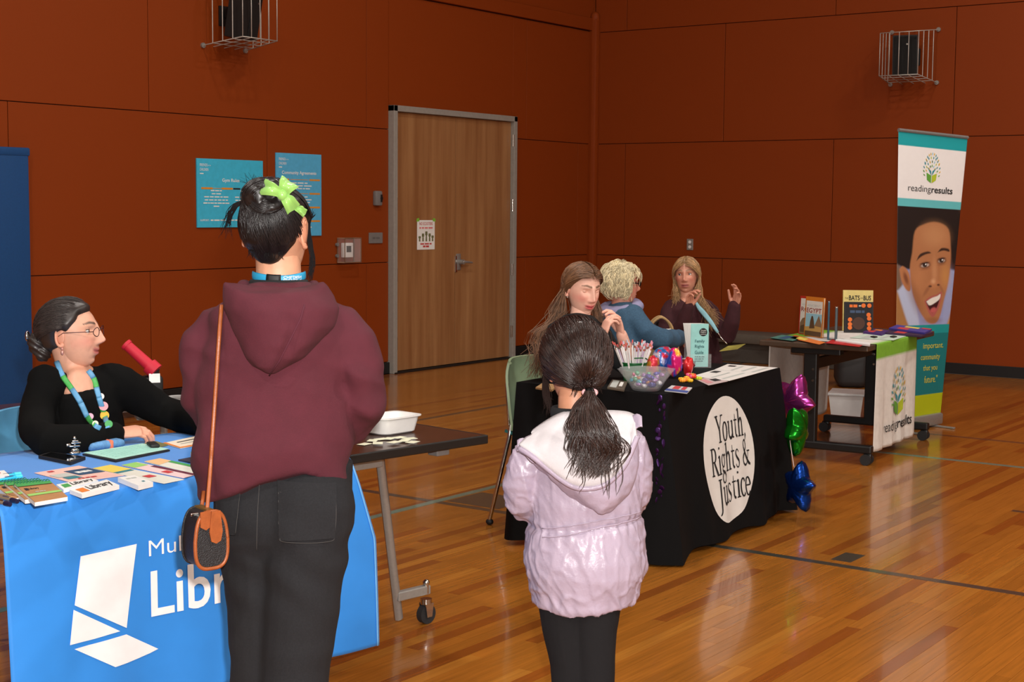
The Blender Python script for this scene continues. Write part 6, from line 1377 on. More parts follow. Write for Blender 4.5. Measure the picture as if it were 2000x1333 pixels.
def hoodpt(px, py, lift):
    q = G_(px, py); V = ghd_v; d = (V[:, 0]-q[0])**2+(V[:, 2]-q[2])**2; k = np.argsort(d)[:30]; return np.array([q[0], V[k, 1].min()-lift, q[2]])
ghd_v = on_back(ghd)
# lining sheet: between the neck edge and the rolled rim
top = [(1046, 840), (1070, 822), (1098, 806), (1125, 800), (1160, 800), (1192, 800), (1222, 803), (1240, 812)]
bot = [(1017, 862), (1040, 872), (1072, 895), (1100, 915), (1132, 928), (1176, 922), (1216, 890), (1242, 838)]
A_ = spline([(*p, 0) for p in top], 34)[:, :2]; B_ = spline([(*p, 0) for p in bot], 34)[:, :2]; Gd = np.zeros((12, 34, 3))
for j, v in enumerate(np.linspace(0, 1, 12)):
    for i in range(34):
        p = A_[i]*(1-v)+B_[i]*v; y0 = -.055-.01*math.sin(i/33*PI); yb_ = hoodpt(p[0], p[1], .006)[1] if p[1] > 842 else None
        q = G_(p[0], p[1]); yy = y0*(1-v**.8)+(-.172+.05*(abs(i-16.5)/16.5)**2.5)*v**.8; Gd[j, i] = (q[0], min(yy, yb_+.0) if yb_ is not None else yy, q[2])
MB().sheet(Gd[:, ::-1], -.008).build('hood_lining', M_LIN, jk, smooth=True)
rim = [Gd[-1, i]+np.array([0, -.004, -.004]) for i in range(34)]
rm = MB().tube(rim, .0075, 8); rm.build('hood_rim', M_LIL, jk, smooth=True)
# standing hood corners
for px, py, s in ((1022, 860, -1), (1243, 812, 1)):
    c = G_(px, py); n = 8; Gq = np.zeros((n, n, 3))
    for j in range(n):
        for i in range(n):
            u, v = i/(n-1), j/(n-1); Gq[j, i] = c+np.array([s*.012*(1-u)*(1)+s*-.035*u, -.07-.03*v+.02*u, .008-.055*v*(.4+.6*u)+.006*math.sin(u*6)])
    MB().sheet(Gq, .004).build('hood_fold', M_LIL, jk, smooth=True)
# trousers
M_PANT = mat('charcoal_leggings', (26, 25, 27), .9, 0, .12, 300, .2, 1400, spec=.2)
gl_r = ([G_(*p) for p in ((1163, 1165, 0), (1161, 1230, 0), (1162, 1300, .0), (1160, 1380, .0), (1158, 1470, .01), (1157, 1545, .02))], [.072, .060, .054, .050, .046, .044])
gl_l = ([G_(*p) for p in ((1105, 1165, .02), (1108, 1230, .02), (1118, 1300, .02), (1119, 1380, .02), (1120, 1470, .03), (1120, 1545, .035))], [.076, .066, .058, .052, .047, .045])
garment('trousers', [gl_r, gl_l, ([G_(1135, 1100), G_(1135, 1150)], [.09, .09], [.08, .08], (0, 1, 0))], M_PANT, gr, .006, 3, cloth_folds(.002, 16, 4, (1, 1, .6)))
for q in (gl_r, gl_l): c = q[0][-1]; MB().caps([(c[0], c[1]-.06, .035), (c[0], c[1], .04), (c[0], c[1]+.11, .028)], [.034, .038, .033], 16, ry=[.036, .042, .027]).build('shoe', mat('white_sneaker', (200, 198, 200), .6), gr, smooth=True)
ghands = [place(hand_parts(-1, (.5, .55, .6, .6)), garm_l[0][-1]+np.array([.02, .03, 0]), (.3, 1, 0), (.5, 0, -1)), place(hand_parts(1, (.5, .55, .6, .6)), garm_r[0][-1]+np.array([-.02, .03, 0]), (-.3, 1, 0), (-.5, 0, -1))]
for h in ghands: c = np.mean(np.array(h.v), 0); h.v = [tuple(c+(np.array(p)-c)*.8) for p in h.v]
make_body(gr, ghc, X, [([G_(1142, 1160), G_(1142, 1000), G_(1138, 880), G_(1134, 850)], [.09, .085, .085, .06], [.07, .07, .07, .05], (0, 1, 0)), ([G_(1130, 860), G_(1122, 800), ghc+np.array([0, 0, -.02])], [.048, .045, .046], None, None), (garm_l[0], [.03]*7, None, None), (garm_r[0], [.03]*7, None, None), (gl_r[0], [.05, .045, .04, .036, .034, .03], None, None), (gl_l[0], [.05, .045, .04, .036, .034, .03], None, None)], ghands, GP, .008)
eyes(gr, X, GP)
cr = [G_(1120, 806)+np.array([.056*math.cos(t_), .05*math.sin(t_), 0]) for t_ in np.linspace(0, 2*PI, 24)]
MB().tube(cr, .006, 8, ry=.016, up=(0, 0, 1)).build('shirt_collar', mat('black_jersey', (20, 20, 22)), gr, smooth=True)
# hair pulled into a low ponytail
M_GH = hair_mat('dark_brown_hair', (42, 25, 20), .34)
def gmask(V):
    x, y, z = V.T; low = -.075+np.clip(np.abs(x)-.02, 0, .06)*.5
    ear = np.exp(-((y+.0)/.022)**2-((z+.012)/.03)**2)*(x < -.05)
    return np.clip((-(y-.045)+np.maximum(0, z-.05)*2.0)/.014, 0, 1)*np.clip((z-low)/.014, 0, 1)*(1-np.clip(ear*1.5, 0, 1))
hair_cap(GP, gmask, lambda V: .016+.010*np.clip(V[:, 2]/.08, 0, 1), X, 'hair', M_GH, gr, .003, 5)
tie = G_(1152, 767, -.125); Lx = []
for i in range(1000):
    a = random.uniform(-PI, PI); st = np.array([math.sin(a), math.cos(a)*.9, random.uniform(-.3, 1.0)]); st /= np.linalg.norm(st)
    if i % 2: a = random.uniform(-1.5, 1.5); st = np.array([math.sin(a)*.9, .5+random.uniform(-.5, .1), .35+.75*math.cos(a)]); st /= np.linalg.norm(st)
    if st[1] > .55 and st[2] < .45: continue
    if st[2] < -.05 and st[1] > .15: continue
    e_ = gR.T@((tie-ghc)/gs); e_ = e_/np.linalg.norm(e_); e_ = e_+np.array([random.gauss(0, .06), random.gauss(0, .06), random.gauss(0, .07)]); pts = []; t_ = .018+.012*max(0, st[2])
    for k in np.linspace(0, 1, 7):
        d = st*(1-k)+e_*k; n_ = np.linalg.norm(d)
        if n_ < .25: d = d+np.array([math.copysign(.5, st[0]), 0, .3])
        pts.append(X(capsurf(GP, d/np.linalg.norm(d), (t_+random.uniform(-.002, .004))*(1-.3*k)+.002)))
    pts.append(tie+RNG.normal(0, .005, 3)); Lx.append(pts)
strands(Lx, .0016, M_GH, 'hair_locks', gr, 4, .6, 14, .0005)['kind'] = 'stuff'
Lx = []
for i in range(420):                                             # the ponytail itself, wavy
    ph0 = random.choice((0, 1.1, 2.0, 3.3, 4.4, 5.2))+random.gauss(0, .35); u = random.gauss(0, .48); u = max(-1, min(1, u)); ln = random.choice((900, 915, 925, 930, 880, 845)); 
    cs = [(1152+u*8, 768), (1150+u*26, 800), (1156+u*46, 842), (1168+u*54, 880), (1160+u*36+8*random.uniform(-1, 1), ln)]
    pts = []
    for k, (px, py) in enumerate(cs): pts.append(G_(px+(3+3.4*k)*math.sin(ph0+k*2.1), py+4*math.sin(ph0*2+k), -.135-.055*math.sin(min(1, k/3)*PI*.6)-.02*(1-u*u)-random.uniform(0, .012)-.02*min(1, k/2)))
    Lx.append(pts)
for i in range(10):                                              # stray wisps reaching lower
    x0 = random.choice((1135, 1180, 1186, 1205)); Lx.append([G_(1160, 850, -.2), G_(x0, 890, -.22), G_(x0+random.uniform(-8, 12), 935, -.225), G_(x0+random.uniform(-4, 10), 968+random.uniform(-14, 8), -.23)])
strands(Lx, .0022, M_GH, 'ponytail', gr, 4, .22, 20, .0007)['kind'] = 'stuff'
pc = MB(); pc.caps([tie, G_(1153, 800, -.165), G_(1160, 845, -.185), G_(1168, 890, -.19), G_(1163, 912, -.195)], [.014, .026, .034, .030, .010], 14, ry=[.014, .02, .022, .02, .008]); pc.build('ponytail_core', M_GH, gr, smooth=True)
Lx = []
for i in range(60): s = X(capsurf(GP, (-.8, .5, random.uniform(-.2, .4)), .014)); Lx.append([s, G_(1068+random.gauss(0, 4), 770, .02), G_(1072+random.gauss(0, 5), 800+random.gauss(0, 8), .02)])
for i in range(36): s = X(capsurf(GP, (random.uniform(-.5, .6), -.7, -.5), .006)); Lx.append([s, s+np.array([0, -.004, -.015]), s+np.array([random.uniform(-.01, .01), -.002, -.035])])
strands(Lx, .0013, mat('dark_brown_wisps', (34, 21, 17), .7, spec=.15), 'loose_hair', gr, 4, .25, 10)['kind'] = 'stuff'
tr_ = MB(); tr_.tube([tie+np.array([.0155*math.cos(a), .012*math.sin(a), .004*math.sin(a)]) for a in np.linspace(0, 2*PI, 17)], .0062, 8); tr_.build('hair_tie', mat('pink_elastic', (232, 176, 180), .8), gr, smooth=True)
# ============================================================ seated people
def w_of(F, p): return F.loc+rz(F.rot)@np.array(p)
def seat_for(F, pel, yaw, label, color, mname):
    p = w_of(F, pel); return shell_chair('shell_chair', label, color, mname, (p[0], p[1], 0), F.rot+yaw)
def fdir(yaw): return np.array([-math.sin(yaw), math.cos(yaw), 0])
def seated_legs(pel, yaw, side_w=.09, knee=.42, floor_z=.03, thigh=.42):
    f = fdir(yaw); r = np.array([f[1], -f[0], 0]); out = []
    for s in (-1, 1):
        h = pel+r*s*side_w; k = h+f*thigh+r*s*.02; k[2] = pel[2]+.01; a = k+f*-.02; a[2] = .09; out.append([h, (h+k)/2, k, (k+a)/2, a])
    return out, f, r
def shoes(root, legs, f, color, mn):
    for L_ in legs:
        c = L_[-1]; MB().caps([c*np.array([1, 1, 0])-f*.06+np.array([0, 0, .04]), c*np.array([1, 1, 0])+np.array([0, 0, .045]), c*np.array([1, 1, 0])+f*.14+np.array([0, 0, .032])], [.036, .04, .036], 14, ry=[.04, .045, .03]).build('shoe', mat(mn, color, .5), root, smooth=True)
def over_chest(V, P0, f, lift):
    """push a point out along the facing direction f until it lies on the garment"""
    rel = V-P0; along = rel@f; lat = rel-np.outer(along, f); d = (lat**2).sum(1); k = np.argsort(d)[:50]; return P0+f*(along[k].max()+lift)

# ---- the librarian in black
L_ = PF(150, 5.05); lb = thing('person', 'seated woman in black with glasses and a badge lanyard at the blue table', 'person', L_.loc, L_.rot)
LP = dict(id='librarian', skin=(220, 164, 138), smile=.8, brow=(84, 64, 54), lip=(190, 104, 100), look=(0, 1, -.05), chin=.97, nose=1.1)
lhc = L_(139, 653); lR = euler(-1.90, .02, .02); X = lambda p: lhc+lR@np.asarray(p)
yt = -2.25; lf = fdir(yt); lr = np.array([lf[1], -lf[0], 0])
pel = L_(150, 990, .22); chest = L_(158, 850, .15); upc = L_(156, 765, .08); nb = L_(146, 728, .03)
arR = [L_(84, 766, -.08), L_(70, 802, -.12), L_(72, 845, -.22), L_(90, 862, -.28), L_(150, 862, -.22), L_(222, 848, -.08)]
arL = [L_(232, 752, .14), L_(272, 775, .2), L_(318, 803, .24), L_(360, 818, .2), L_(395, 828, .12)]
M_CARD = mat('black_knit', (8, 8, 8), .92, 0, .1, 200, .3, 1200, spec=.15)
shL, shR = L_(218, 738, .13), L_(88, 745, -.07)
def lfolds(V): return cloth_folds(.006, 9, 3)(V)+.002*vnoise(V*30, 8)
cg_ = garment('cardigan', [([pel, L_(150, 920, .1), chest, L_(157, 792, .045)], [.19, .18, .185, .165], [.14, .14, .135, .11], tuple(lf)), (arR, [.058, .058, .056, .054, .05, .04]), (arL, [.068, .064, .056, .05, .042]), ([shL, L_(186, 760, .1), L_(154, 768, .02), L_(120, 762, -.03), shR], [.056, .056, .05, .056, .056])], M_CARD, lb, .008, 5, lfolds)
tee = garment('tee', [([L_(158, 850, -.01), L_(158, 787, -.035)], [.1, .088], [.08, .062], tuple(lf))], M_CARD, lb, .006, 2)
legs, f_, r_ = seated_legs(pel, yt, thigh=.40); garment('trousers', [(q, [.085, .08, .068, .06, .055]) for q in legs], mat('dark_trousers', (26, 26, 30), .9), lb, .01, 4); shoes(lb, legs, f_, (18, 18, 18), 'black_shoe')
hR = place(hand_parts(1, (.45, .5, .55, .6), .9), L_(226, 848, -.07), (1, .12, .10), (.1, .35, -1)); hL = place(hand_parts(-1, (.4, .45, .5, .55)), L_(398, 828, .11), (1, -.2, -.1), (0, .1, -1))
make_body(lb, lhc, X, [([pel, chest, upc, nb], [.15, .15, .13, .06], [.1, .11, .085, .055], tuple(lf)), ([nb+np.array([0, 0, -.05]), nb, lhc+np.array([-.02, 0, -.03])], [.062, .054, .053], None, None), ([L_(158, 775, -.03), L_(155, 745, -.01)], [.075, .06], [.05, .05], tuple(lf)), (arR, [.04]*6, None, None), (arL, [.04]*5, None, None)]+[(q, [.07, .065, .055, .05, .045], None, None) for q in legs], [hR, hL], LP, .008)
eyes(lb, X, LP, (66, 48, 38))
M_LH = hair_mat('dark_greying_hair', (50, 42, 40), .4)
def lmask(V):
    x, y, z = V.T; low = -.07+np.clip(np.abs(x)-.02, 0, .06)*.5+np.clip(y+.02, 0, .2)*1.55
    ear = np.exp(-((y+.008)/.02)**2-((z+.012)/.026)**2)*(np.abs(x) > .05)
    return np.clip((.050-y+np.maximum(0, z-.068)*2.4)/.012, 0, 1)*np.clip((z-low)/.014, 0, 1)*(1-np.clip(ear*1.4, 0, 1))
hair_cap(LP, lmask, lambda V: .010+.007*np.clip(V[:, 2]/.08, 0, 1), X, 'hair', M_LH, lb, .002, 7)
ke = X((0, -.118, -.012)); Lx = []
for i in range(760):
    a = random.uniform(-PI/2, PI/2); zz = .3+.75*math.cos(a)*random.random(); st = np.array([math.sin(a)*.95, random.uniform(-.1, .12+.42*max(0, zz-.3))*math.cos(a), zz]); st /= np.linalg.norm(st); e_ = np.array([random.gauss(0, .07), -1, -.1+random.gauss(0, .08)]); pts = []
    for k in np.linspace(0, 1, 7): d = st*(1-k)+e_*k; d /= np.linalg.norm(d); pts.append(X(capsurf(LP, d, .013+.005*max(0, d[2])+random.uniform(-.001, .003))))
    Lx.append(pts)
strands(Lx, .0013, M_LH, 'hair_locks', lb, 4, .6, 12, .0004)['kind'] = 'stuff'
bnn = MB().ell(X((.0, -.118, -.03)), (.034, .034, .042)).ell(X((.0, -.102, -.062)), (.03, .028, .034)); garment('bun', [bnn], M_LH, lb, .004, 2, lambda V: .002*np.sin(V[:, 2]*300+V[:, 0]*200), colors=lambda V: np.ones((len(V), 3))*np.array(lin((46, 38, 36))))
MB().ell(X((.012, -.148, -.005)), (.013, .008, .019), lR).build('hair_clasp', M_CHROME, lb, smooth=True)
# glasses
gl = MB()
for s in (-1, 1):
    c = np.array([s*.031, .101, .010]); gl.tube([X(c+np.array([.0225*math.cos(a), -.006*abs(math.cos(a))**2*(1 if s*math.cos(a) > 0 else 0), .0155*math.sin(a)])) for a in np.linspace(0, 2*PI, 21)], .0013, 6)
    gl.tube([X((s*.0535, .095, .013)), X((s*.070, .075, .014)), X((s*.079, -.0, .012)), X((s*.076, -.018, .0))], .0014, 6)
gl.tube([X((-.009, .101, .013)), X((0, .105, .016)), X((.009, .101, .013))], .0012, 6)
gl.build('glasses', mat('dark_wire_frame', (66, 36, 44), .35, .5), lb, smooth=True)
er = MB().ell(X((.079, -.006, -.042)), (.004, .004, .005)).ell(X((.079, -.006, -.055)), (.0055, .0055, .009)); er.build('earring', mat('coral_silver_bead', (206, 150, 140), .3, .4), lb, smooth=True)
# lanyard with badges over the chest
CVx = on_back(cg_); M_LAN = mat('lanyard_blue', (96, 160, 206), .5); M_LG = mat('lanyard_green', (70, 170, 80), .5)
def chest_pt(px, py, lift=.004):
    q = L_(px, py, 0); return over_chest(CVx, q, lf, lift)
LSK = on_back([c for c in lb.children if c.name.startswith('body')][0]); LAll = np.concatenate([CVx, LSK, on_back(tee)])
def strap_l(pts, cols, nm):
    n = 25; P = [front_pt(L_, LAll, x, y, .006, 4.5) for x, y in spline([(*p, 0) for p in pts], n)[:, :2]]
    P = np.array(P); P[1:-1] = (P[:-2]+P[1:-1]*2+P[2:])/4; P[1:-1] = (P[:-2]+P[1:-1]*2+P[2:])/4
    for k in range(0, n-1, 4): MB().tube(P[k:min(k+5, n)], .0098, 6, ry=.0018, up=(0, -1, 0)).build(nm, cols[(k//4) % len(cols)], lb, smooth=True)
strap_l([(110, 706), (122, 735), (140, 760), (158, 788), (170, 815), (184, 832), (196, 838)], [M_LAN, M_LG, M_LAN, M_LAN, M_LG], 'lanyard'); strap_l([(172, 724), (184, 742), (190, 765), (197, 790), (204, 812), (210, 836)], [M_LAN, M_LG, M_LAN], 'lanyard')
for px, py, c, r0 in ((197, 775, (226, 214, 214), .011), (202, 794, (224, 160, 170), .0155), (204, 812, (232, 184, 50), .0155), (212, 829, (70, 160, 90), .013), (176, 814, (224, 170, 196), .011), (186, 828, (220, 220, 196), .010)):
    q = front_pt(L_, LAll, px, py, .012, 4.5); MB().tube([q, q+np.array([.0005, -.004, .001])], r0, 16).build('badge', mat('badge_%d' % c[0]+str(c[1]), c, .3), lb)
seat_for(L_, pel-lf*.03, yt, 'light blue shell chair under the woman in black at the blue table', (88, 158, 200), 'pale_blue_plastic')

# ---- the young woman with long brown hair behind the black table
Y_ = PF(1140, 6.95); yw = thing('person', 'young woman with long brown hair and clasped hands behind the black table', 'person', Y_.loc, Y_.rot)
YP = dict(id='young', skin=(236, 184, 164), lids=True, smile=.35, lip=(206, 92, 96), cheek=(236, 120, 116), brow=(120, 88, 66), jaw=.98)
yhc = Y_(1138, 566); yR = euler(-2.56, -.26, -.03); X = lambda p: yhc+yR@np.asarray(p)
yt = -2.4; yf = fdir(yt); pel = Y_.Ri@(np.array([5.985, 4.06, .50])-Y_.loc); chest = Y_(1122, 725, .0); upc = Y_(1128, 652, -.02); nb = Y_(1132, 624, .0)
arR = [Y_(1090, 650, -.06), Y_(1096, 702, -.1), Y_(1130, 722, -.12), Y_(1160, 712, -.1), Y_(1175, 664, -.08)]
arL = [Y_(1170, 652, .08), Y_(1200, 700, .1), Y_(1226, 714, .1), Y_(1226, 694, .06), Y_(1214, 654, .0)]
M_BT = mat('black_jersey', (20, 20, 22), .9)
garment('top', [([pel, chest, upc], [.16, .16, .15], [.11, .115, .1], tuple(yf)), (arR[:3], [.056, .052, .05]), (arL[:3], [.056, .052, .05]), ([Y_(1096, 648, -.05), upc+np.array([0, 0, .0]), Y_(1166, 648, .05)], [.05, .055, .05])], M_BT, yw, .009, 5, cloth_folds(.004, 12, 5))
legs, f_, r_ = seated_legs(pel, PI+.12-Y_.rot, .085); garment('jeans', [(q, [.085, .08, .066, .058, .052]) for q in legs]+[([pel, pel+np.array([0, 0, .06])], [.15, .14], [.12, .12], tuple(yf))], mat('light_denim', (120, 150, 186), .85, 0, .15, 80), yw, .01, 4); shoes(yw, legs, f_, (60, 60, 62), 'grey_shoe')
hR = place(hand_parts(1, (.55, .6, .65, .7), .9), Y_(1176, 660, -.08), (.30, .05, 1), (.9, .4, 0)); hL = place(hand_parts(-1, (.5, .55, .6, .7), .9), Y_(1213, 650, .0), (-.28, -.1, 1), (-.9, -.4, 0))
make_body(yw, yhc, X, [([pel, chest, upc, nb], [.13, .13, .12, .055], [.09, .09, .075, .05], tuple(yf)), ([nb+np.array([0, 0, -.06]), nb, yhc+np.array([0, .02, -.03])], [.058, .050, .05], None, None), (arR, [.044, .041, .038, .035, .027], None, None), (arL, [.044, .041, .038, .035, .027], None, None)]+[(q, [.07, .065, .055, .05, .045], None, None) for q in legs], [hR, hL], YP, .007)
M_YH = hair_mat('long_brown_hair', (112, 78, 54), .45)
def ymask(V):
    x, y, z = V.T; return np.clip((.062-y+np.maximum(0, z-.062)*2.0-np.abs(x)*.12)/.012, 0, 1)*np.clip((z+.065-np.clip(y+.035, 0, 1)*1.5)/.014, 0, 1)
hair_cap(YP, ymask, lambda V: .012+.004*np.clip(V[:, 2]/.08, 0, 1), X, 'hair', M_YH, yw, .002, 9)
Lx = []
for i in range(620):
    s = random.choice((-1, 1)); k0 = random.uniform(-.9, .78); st = np.array([s*.04, k0, 1.0-.5*abs(k0)**2]); st /= np.linalg.norm(st); e_ = np.array([s*.95, -.22-random.uniform(0, .5), -.12]); pts = []
    for k in np.linspace(0, 1, 5): d = st*(1-k)+e_*k+np.array([0, .5*max(0, k0)*k*(1-k)*2, .5*k*(1-k)*2]); d /= np.linalg.norm(d); pts.append(X(capsurf(YP, d, .014+random.uniform(0, .008))))
    if s > 0: tx, x2, x3 = random.gauss(1078, 14), random.gauss(1068, 16), random.gauss(1060, 16); dy = random.uniform(-.06, .08); by = random.uniform(690, 740)
    else: tx, x2, x3 = random.gauss(1166, 6), random.gauss(1172, 7), random.gauss(1168, 9); dy = random.uniform(.03, .12); by = random.uniform(640, 700)
    w1 = random.uniform(-5, 5); pts += [Y_(tx*.5+(1100 if s > 0 else 1168)*.5+w1, 615+random.gauss(0, 4), dy), Y_(x2-w1, 660, dy-.02), Y_(x3+w1, by, dy-.03)]; Lx.append(pts)
strands(Lx, .003, M_YH, 'hair_locks', yw, 4, .3, 18, .0003)['kind'] = 'stuff'
MB().ell(X((.079, -.0, -.038)), (.006, .006, .006)).build('earring', M_CHROME, yw, smooth=True)
MB().tube([Y_(1176, 668, -.08)+np.array([.030*math.cos(a), .026*math.sin(a), .006*math.cos(a)]) for a in np.linspace(0, 2*PI, 17)], .002, 5).build('bracelet', M_BLACK, yw, smooth=True)

# ---- the white-haired woman in the denim jacket
W_ = PF(1215, 8.4); wh = thing('person', 'white-haired woman in a blue denim jacket facing away to the right', 'person', W_.loc, W_.rot)
WP = dict(id='white', skin=(206, 140, 118), jaw=1.05, nose=1.05)
whc = W_(1214, 556); wR = euler(-1.18, -.06, 0); X = lambda p: whc+wR@np.asarray(p)
yt = -.95; wf = fdir(yt); pel = W_(1205, 770, .0); chest = W_(1212, 680, 0); upc = W_(1216, 628, 0); nb = W_(1212, 598, 0)
arR = [W_(1240, 626, -.10), W_(1262, 650, -.14), W_(1290, 664, -.12), W_(1312, 664, .02), W_(1326, 660, .2)]; arL = [W_(1190, 626, .12), W_(1195, 670, .2), W_(1220, 695, .35), W_(1260, 690, .42)]
M_DEN = mat('blue_denim', (52, 84, 110), .85, 0, .18, 120, .2, 900)
garment('denim_jacket', [([pel, chest, upc], [.2, .19, .17], [.15, .15, .12], tuple(wf)), (arR, [.07, .068, .064, .055, .045]), (arL, [.07, .066, .06, .045]), ([W_(1194, 618, .08), upc+np.array([0, 0, .02]), W_(1236, 616, -.08)], [.065, .075, .065])], M_DEN, wh, .01, 4, cloth_folds(.007, 9, 14))
cq = [nb+np.array([.10*math.cos(a), .085*math.sin(a), -.012+.02*math.sin(a+.8)]) for a in np.linspace(0, 2*PI, 25)]; hdm = MB()
for i in range(24): hdm.caps([cq[i], cq[i+1]], .033, 10)
garment('hoodie_collar', [hdm], mat('lavender_fleece', (142, 138, 172), .9), wh, .008, 4, cloth_folds(.006, 14, 2))
legs, f_, r_ = seated_legs(pel, yt); garment('trousers', [(q, [.09, .085, .07, .062, .056]) for q in legs], mat('dark_trousers', (26, 26, 30), .9), wh, .011, 4); shoes(wh, legs, f_, (40, 40, 42), 'grey_shoe')
make_body(wh, whc, X, [([pel, chest, upc, nb], [.14, .14, .13, .06], [.1, .1, .085, .055], tuple(wf)), ([nb+np.array([0, 0, -.05]), nb, whc+np.array([0, 0, -.03])], [.06, .054, .054], None, None), (arR, [.045, .042, .04, .035, .028], None, None), (arL, [.045, .042, .038, .028], None, None)]+[(q, [.07, .065, .055, .05, .045], None, None) for q in legs], [place(hand_parts(1), arR[-1]+np.array([.01, .02, 0]), (.4, .8, -.2), (0, 0, -1)), place(hand_parts(-1), arL[-1]+np.array([.02, .0, 0]), (1, .1, -.2), (0, 0, -1))], WP, .009)
eyes(wh, X, WP)
M_WH = hair_mat('pale_blond_hair', (222, 208, 172), .6, .12)
def wmask(V):
    x, y, z = V.T; return np.clip((.045-y+np.maximum(0, z-.06)*2.4)/.014, 0, 1)*np.clip((z+.075-np.clip(y, 0, 1)*.6)/.016, 0, 1)
hair_cap(WP, wmask, .024, X, 'hair', M_WH, wh, .007, 3)
Lx = []
for i in range(1500):
    d = RNG.normal(0, 1, 3); d[2] = d[2]*.8+.15; d /= np.linalg.norm(d)
    if (d[1] > .28 and d[2] < .62) or d[2] < -.62: continue
    e_ = d+np.array([random.gauss(0, .16), random.gauss(0, .16)-.1, -.42+random.gauss(0, .1)]); h0 = random.uniform(.018, .03); Lx.append([X(capsurf(WP, (d*(1-k)+e_*k)/np.linalg.norm(d*(1-k)+e_*k), h0+.009*math.sin(k*3.1)-.004*k)) for k in (0, .35, .7, 1)])
strands(Lx, .0026, M_WH, 'hair_curls', wh, 4, .3, 9, .0004)['kind'] = 'stuff'
gl = MB()
for s in (-1, 1): gl.ell(X((s*.031, .098, .012)), (.023, .004, .017), wR, 14, 8); gl.tube([X((s*.052, .096, .014)), X((s*.078, .05, .014)), X((s*.08, -.01, .012))], .0035, 6)
gl.build('dark_glasses', mat('dark_lens', (16, 14, 18), .15), wh, smooth=True)
seat_for(W_, pel-wf*.03, yt, 'charcoal shell chair under the white-haired woman', (44, 44, 48), 'charcoal_plastic')

# tan tote bag on her lap
tp = w_of(W_, pel+wf*.30); tp[2] = .585; tt = thing('tote_bag', 'tan tote bag with arched handles on the lap of the white-haired woman', 'bag', tp, hd); tt.scale = (.82, .82, .74)
MB().loft([rrect(.24, .12, 0, .03), rrect(.27, .14, .12, .03), rrect(.26, .12, .33, .03), rrect(.24, .10, .335, .02), rrect(.23, .1, .05, .02)]).build('bag', mat('tan_canvas', (186, 148, 98), .7, bump=.2, bscale=400), tt, smooth=40)
for y in (-.055, .055): MB().tube(spline([(-.08, y, .30), (-.075, y, .40), (0, y-.01, .47), (.075, y, .40), (.08, y, .30)], 18), .009, 8, ry=.005).build('handle', mat('tan_strap', (176, 140, 92), .6), tt, smooth=True)
MB().box((.03, .01, .33), (.1, .012, .09), bev=.003).build('paper_inside', M_PAPER, tt)


# ---- the long-haired woman in dark red, gesturing
B_ = PF(1345, 9.7); bl = thing('person', 'woman with long blond hair in a dark red top raising both hands', 'person', B_.loc, B_.rot)
BP_ = dict(id='blond', skin=(208, 146, 122), brow=(140, 110, 84), lip=(176, 96, 92), browk=.6, look=(.35, 1, .05), w=.97)
bhc = B_(1341, 539); bR = euler(2.98, -.02, .06); X = lambda p: bhc+bR@np.asarray(p)
yt = -2.75; bf = fdir(yt); pel = B_(1362, 735, .1); chest = B_(1352, 665, .04); upc = B_(1346, 612, .0); nb = B_(1342, 583, .0)
arR = [B_(1308, 612, -.02), B_(1303, 645, -.06), B_(1316, 662, -.18), B_(1334, 632, -.26), B_(1344, 602, -.28)]; arL = [B_(1384, 610, .02), B_(1404, 640, -.04), B_(1421, 655, -.1), B_(1430, 628, -.14), B_(1434, 600, -.15)]
M_BUR = mat('burgundy_knit', (58, 18, 26), .9, 0, .12, 60, .2, 800)
garment('top', [([pel, chest, upc], [.19, .17, .16], [.14, .13, .11], tuple(bf)), (arR, [.062, .06, .055, .05, .042]), (arL, [.064, .062, .06, .052, .042]), ([B_(1312, 602, 0), upc+np.array([0, 0, .0]), B_(1380, 602, 0)], [.055, .055, .055])], M_BUR, bl, .01, 4, cloth_folds(.007, 10, 15))
legs, f_, r_ = seated_legs(pel, -2.05, thigh=.44); garment('trousers', [(q, [.095, .088, .074, .06, .054]) for q in legs], mat('dark_trousers', (26, 26, 30)), bl, .011, 4, cloth_folds(.005, 10, 3)); shoes(bl, legs, f_, (24, 24, 26), 'black_shoe')
hR = place(hand_parts(1, (.5, .6, .65, .7), .7), B_(1345, 600, -.285), (.12, -.15, 1), (.6, -.5, .2)); hL = place(hand_parts(-1, (.35, .4, .5, .6), .6, .06), B_(1435, 598, -.15), (.25, -.1, 1), (-.7, -.6, 0))
make_body(bl, bhc, X, [([pel, chest, upc, nb], [.14, .14, .13, .058], [.1, .1, .08, .052], tuple(bf)), ([nb+np.array([0, 0, -.06]), nb, bhc+np.array([0, 0, -.03])], [.06, .052, .052], None, None), ([B_(1343, 612, -.075), B_(1342, 592, -.04)], [.055, .05], [.035, .04], tuple(bf)), (arR, [.042, .04, .037, .033, .027], None, None), (arL, [.042, .04, .037, .033, .027], None, None)]+[(q, [.07, .065, .055, .05, .045], None, None) for q in legs], [hR, hL], BP_, .009)
eyes(bl, X, BP_, (70, 84, 92))
M_BH = hair_mat('long_blond_hair', (168, 130, 88), .45, .25)
hair_cap(BP_, ymask, lambda V: .012+.003*np.clip(V[:, 2]/.08, 0, 1), X, 'hair', M_BH, bl, .002, 9)
Lx = []
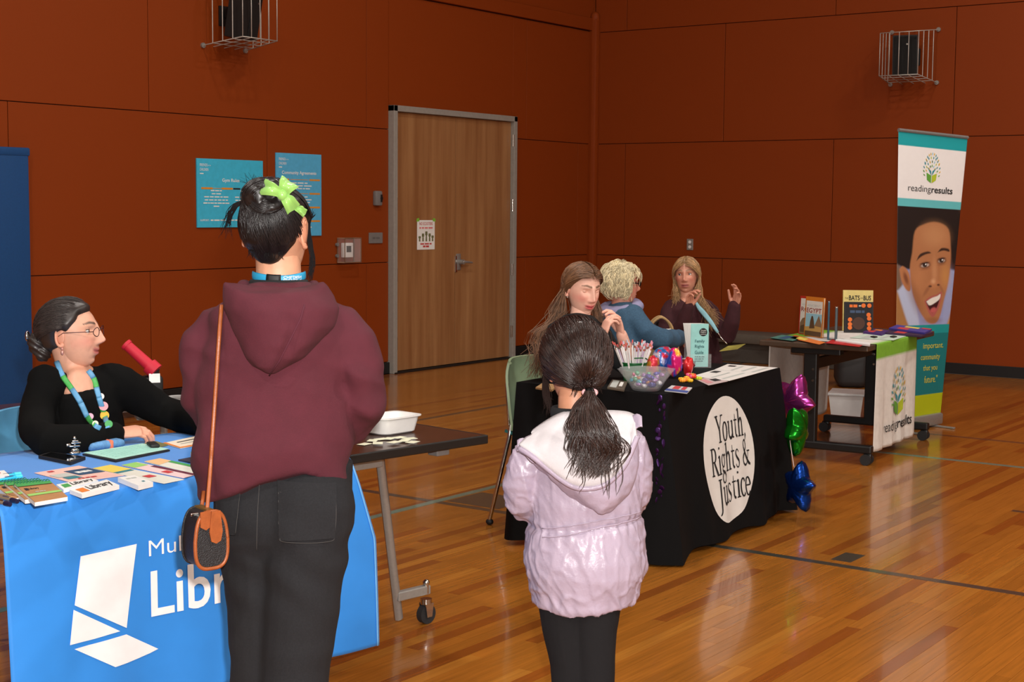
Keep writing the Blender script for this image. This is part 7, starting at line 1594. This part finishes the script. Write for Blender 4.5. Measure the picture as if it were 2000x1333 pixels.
for i in range(520):
    s = random.choice((-1, 1)); k0 = random.uniform(-.9, .8); st = np.array([s*.04, k0, 1.0-.5*abs(k0)**2]); st /= np.linalg.norm(st); e_ = np.array([s*.98, min(.3, k0*.6)-random.uniform(0, .35), -.15]); pts = []
    for k in np.linspace(0, 1, 5): d = st*(1-k)+e_*k; d /= np.linalg.norm(d); pts.append(X(capsurf(BP_, d, .014+random.uniform(0, .007))))
    w1 = random.uniform(-3, 3)
    if s < 0: pts += [B_(1364+random.gauss(0, 3)+w1, 575, random.uniform(-.09, .03)), B_(1376+random.gauss(0, 5)-w1, 600, random.uniform(-.13, -.05)), B_(1392+random.gauss(0, 7), 628+random.gauss(0, 10), random.uniform(-.17, -.1))]
    else: pts += [B_(1321+random.gauss(0, 3)+w1, 572, random.uniform(-.06, .05)), B_(1320+random.gauss(0, 5), 598+random.gauss(0, 8), random.uniform(-.08, .02))]
    Lx.append(pts)
strands(Lx, .0029, M_BH, 'hair_locks', bl, 4, .35, 16, .0005)['kind'] = 'stuff'
lnp = [B_(1358, 588, -.10), B_(1364, 600, -.155), B_(1374, 612, -.19), B_(1390, 632, -.22), B_(1402, 650, -.24)]
MB().tube(spline(lnp, 12), [.006, .009, .012, .014, .016, .017, .017, .016, .015, .013, .011, .009], 6, ry=.003, up=(0, -1, 0)).build('lanyard', mat('pale_cyan_lanyard', (140, 192, 204), .6), bl, smooth=True)
MB().tube(spline([B_(1402, 650, -.24), B_(1410, 662, -.24), B_(1420, 672, -.26)], 8), .004, 6).build('lanyard_clip', M_CHROME, bl, smooth=True)
seat_for(B_, pel-bf*.03, -2.3, 'charcoal shell chair under the long-haired woman in dark red', (44, 44, 48), 'charcoal_plastic')
cdp = [B_(1405, 686, -.32), B_(1422, 676, -.2), B_(1456, 672, -.2), B_(1440, 682, -.32)]
tag(MB().sheet(np.array([[w_of(B_, cdp[0]), w_of(B_, cdp[3])], [w_of(B_, cdp[1]), w_of(B_, cdp[2])]]), .003).build('postcard', mat('olive_card', (150, 140, 64), .6, 0, .3, 12)), 'olive and orange card held over the lap of the long-haired woman', 'card')

# small print and lettering too fine to pick apart stays one piece each
for o in list(COL.objects):
    if o.type == 'MESH' and o.parent is not None and o.name.split('.')[0] in ('lettering', 'small_lettering', 'red_writing', 'pink_writing', 'badge_lettering', 'brochure_title', 'cartoon_figures', 'lanyard_lettering', 'quote_line', 'form_line', 'sockets', 'engraving'): o['kind'] = 'stuff'
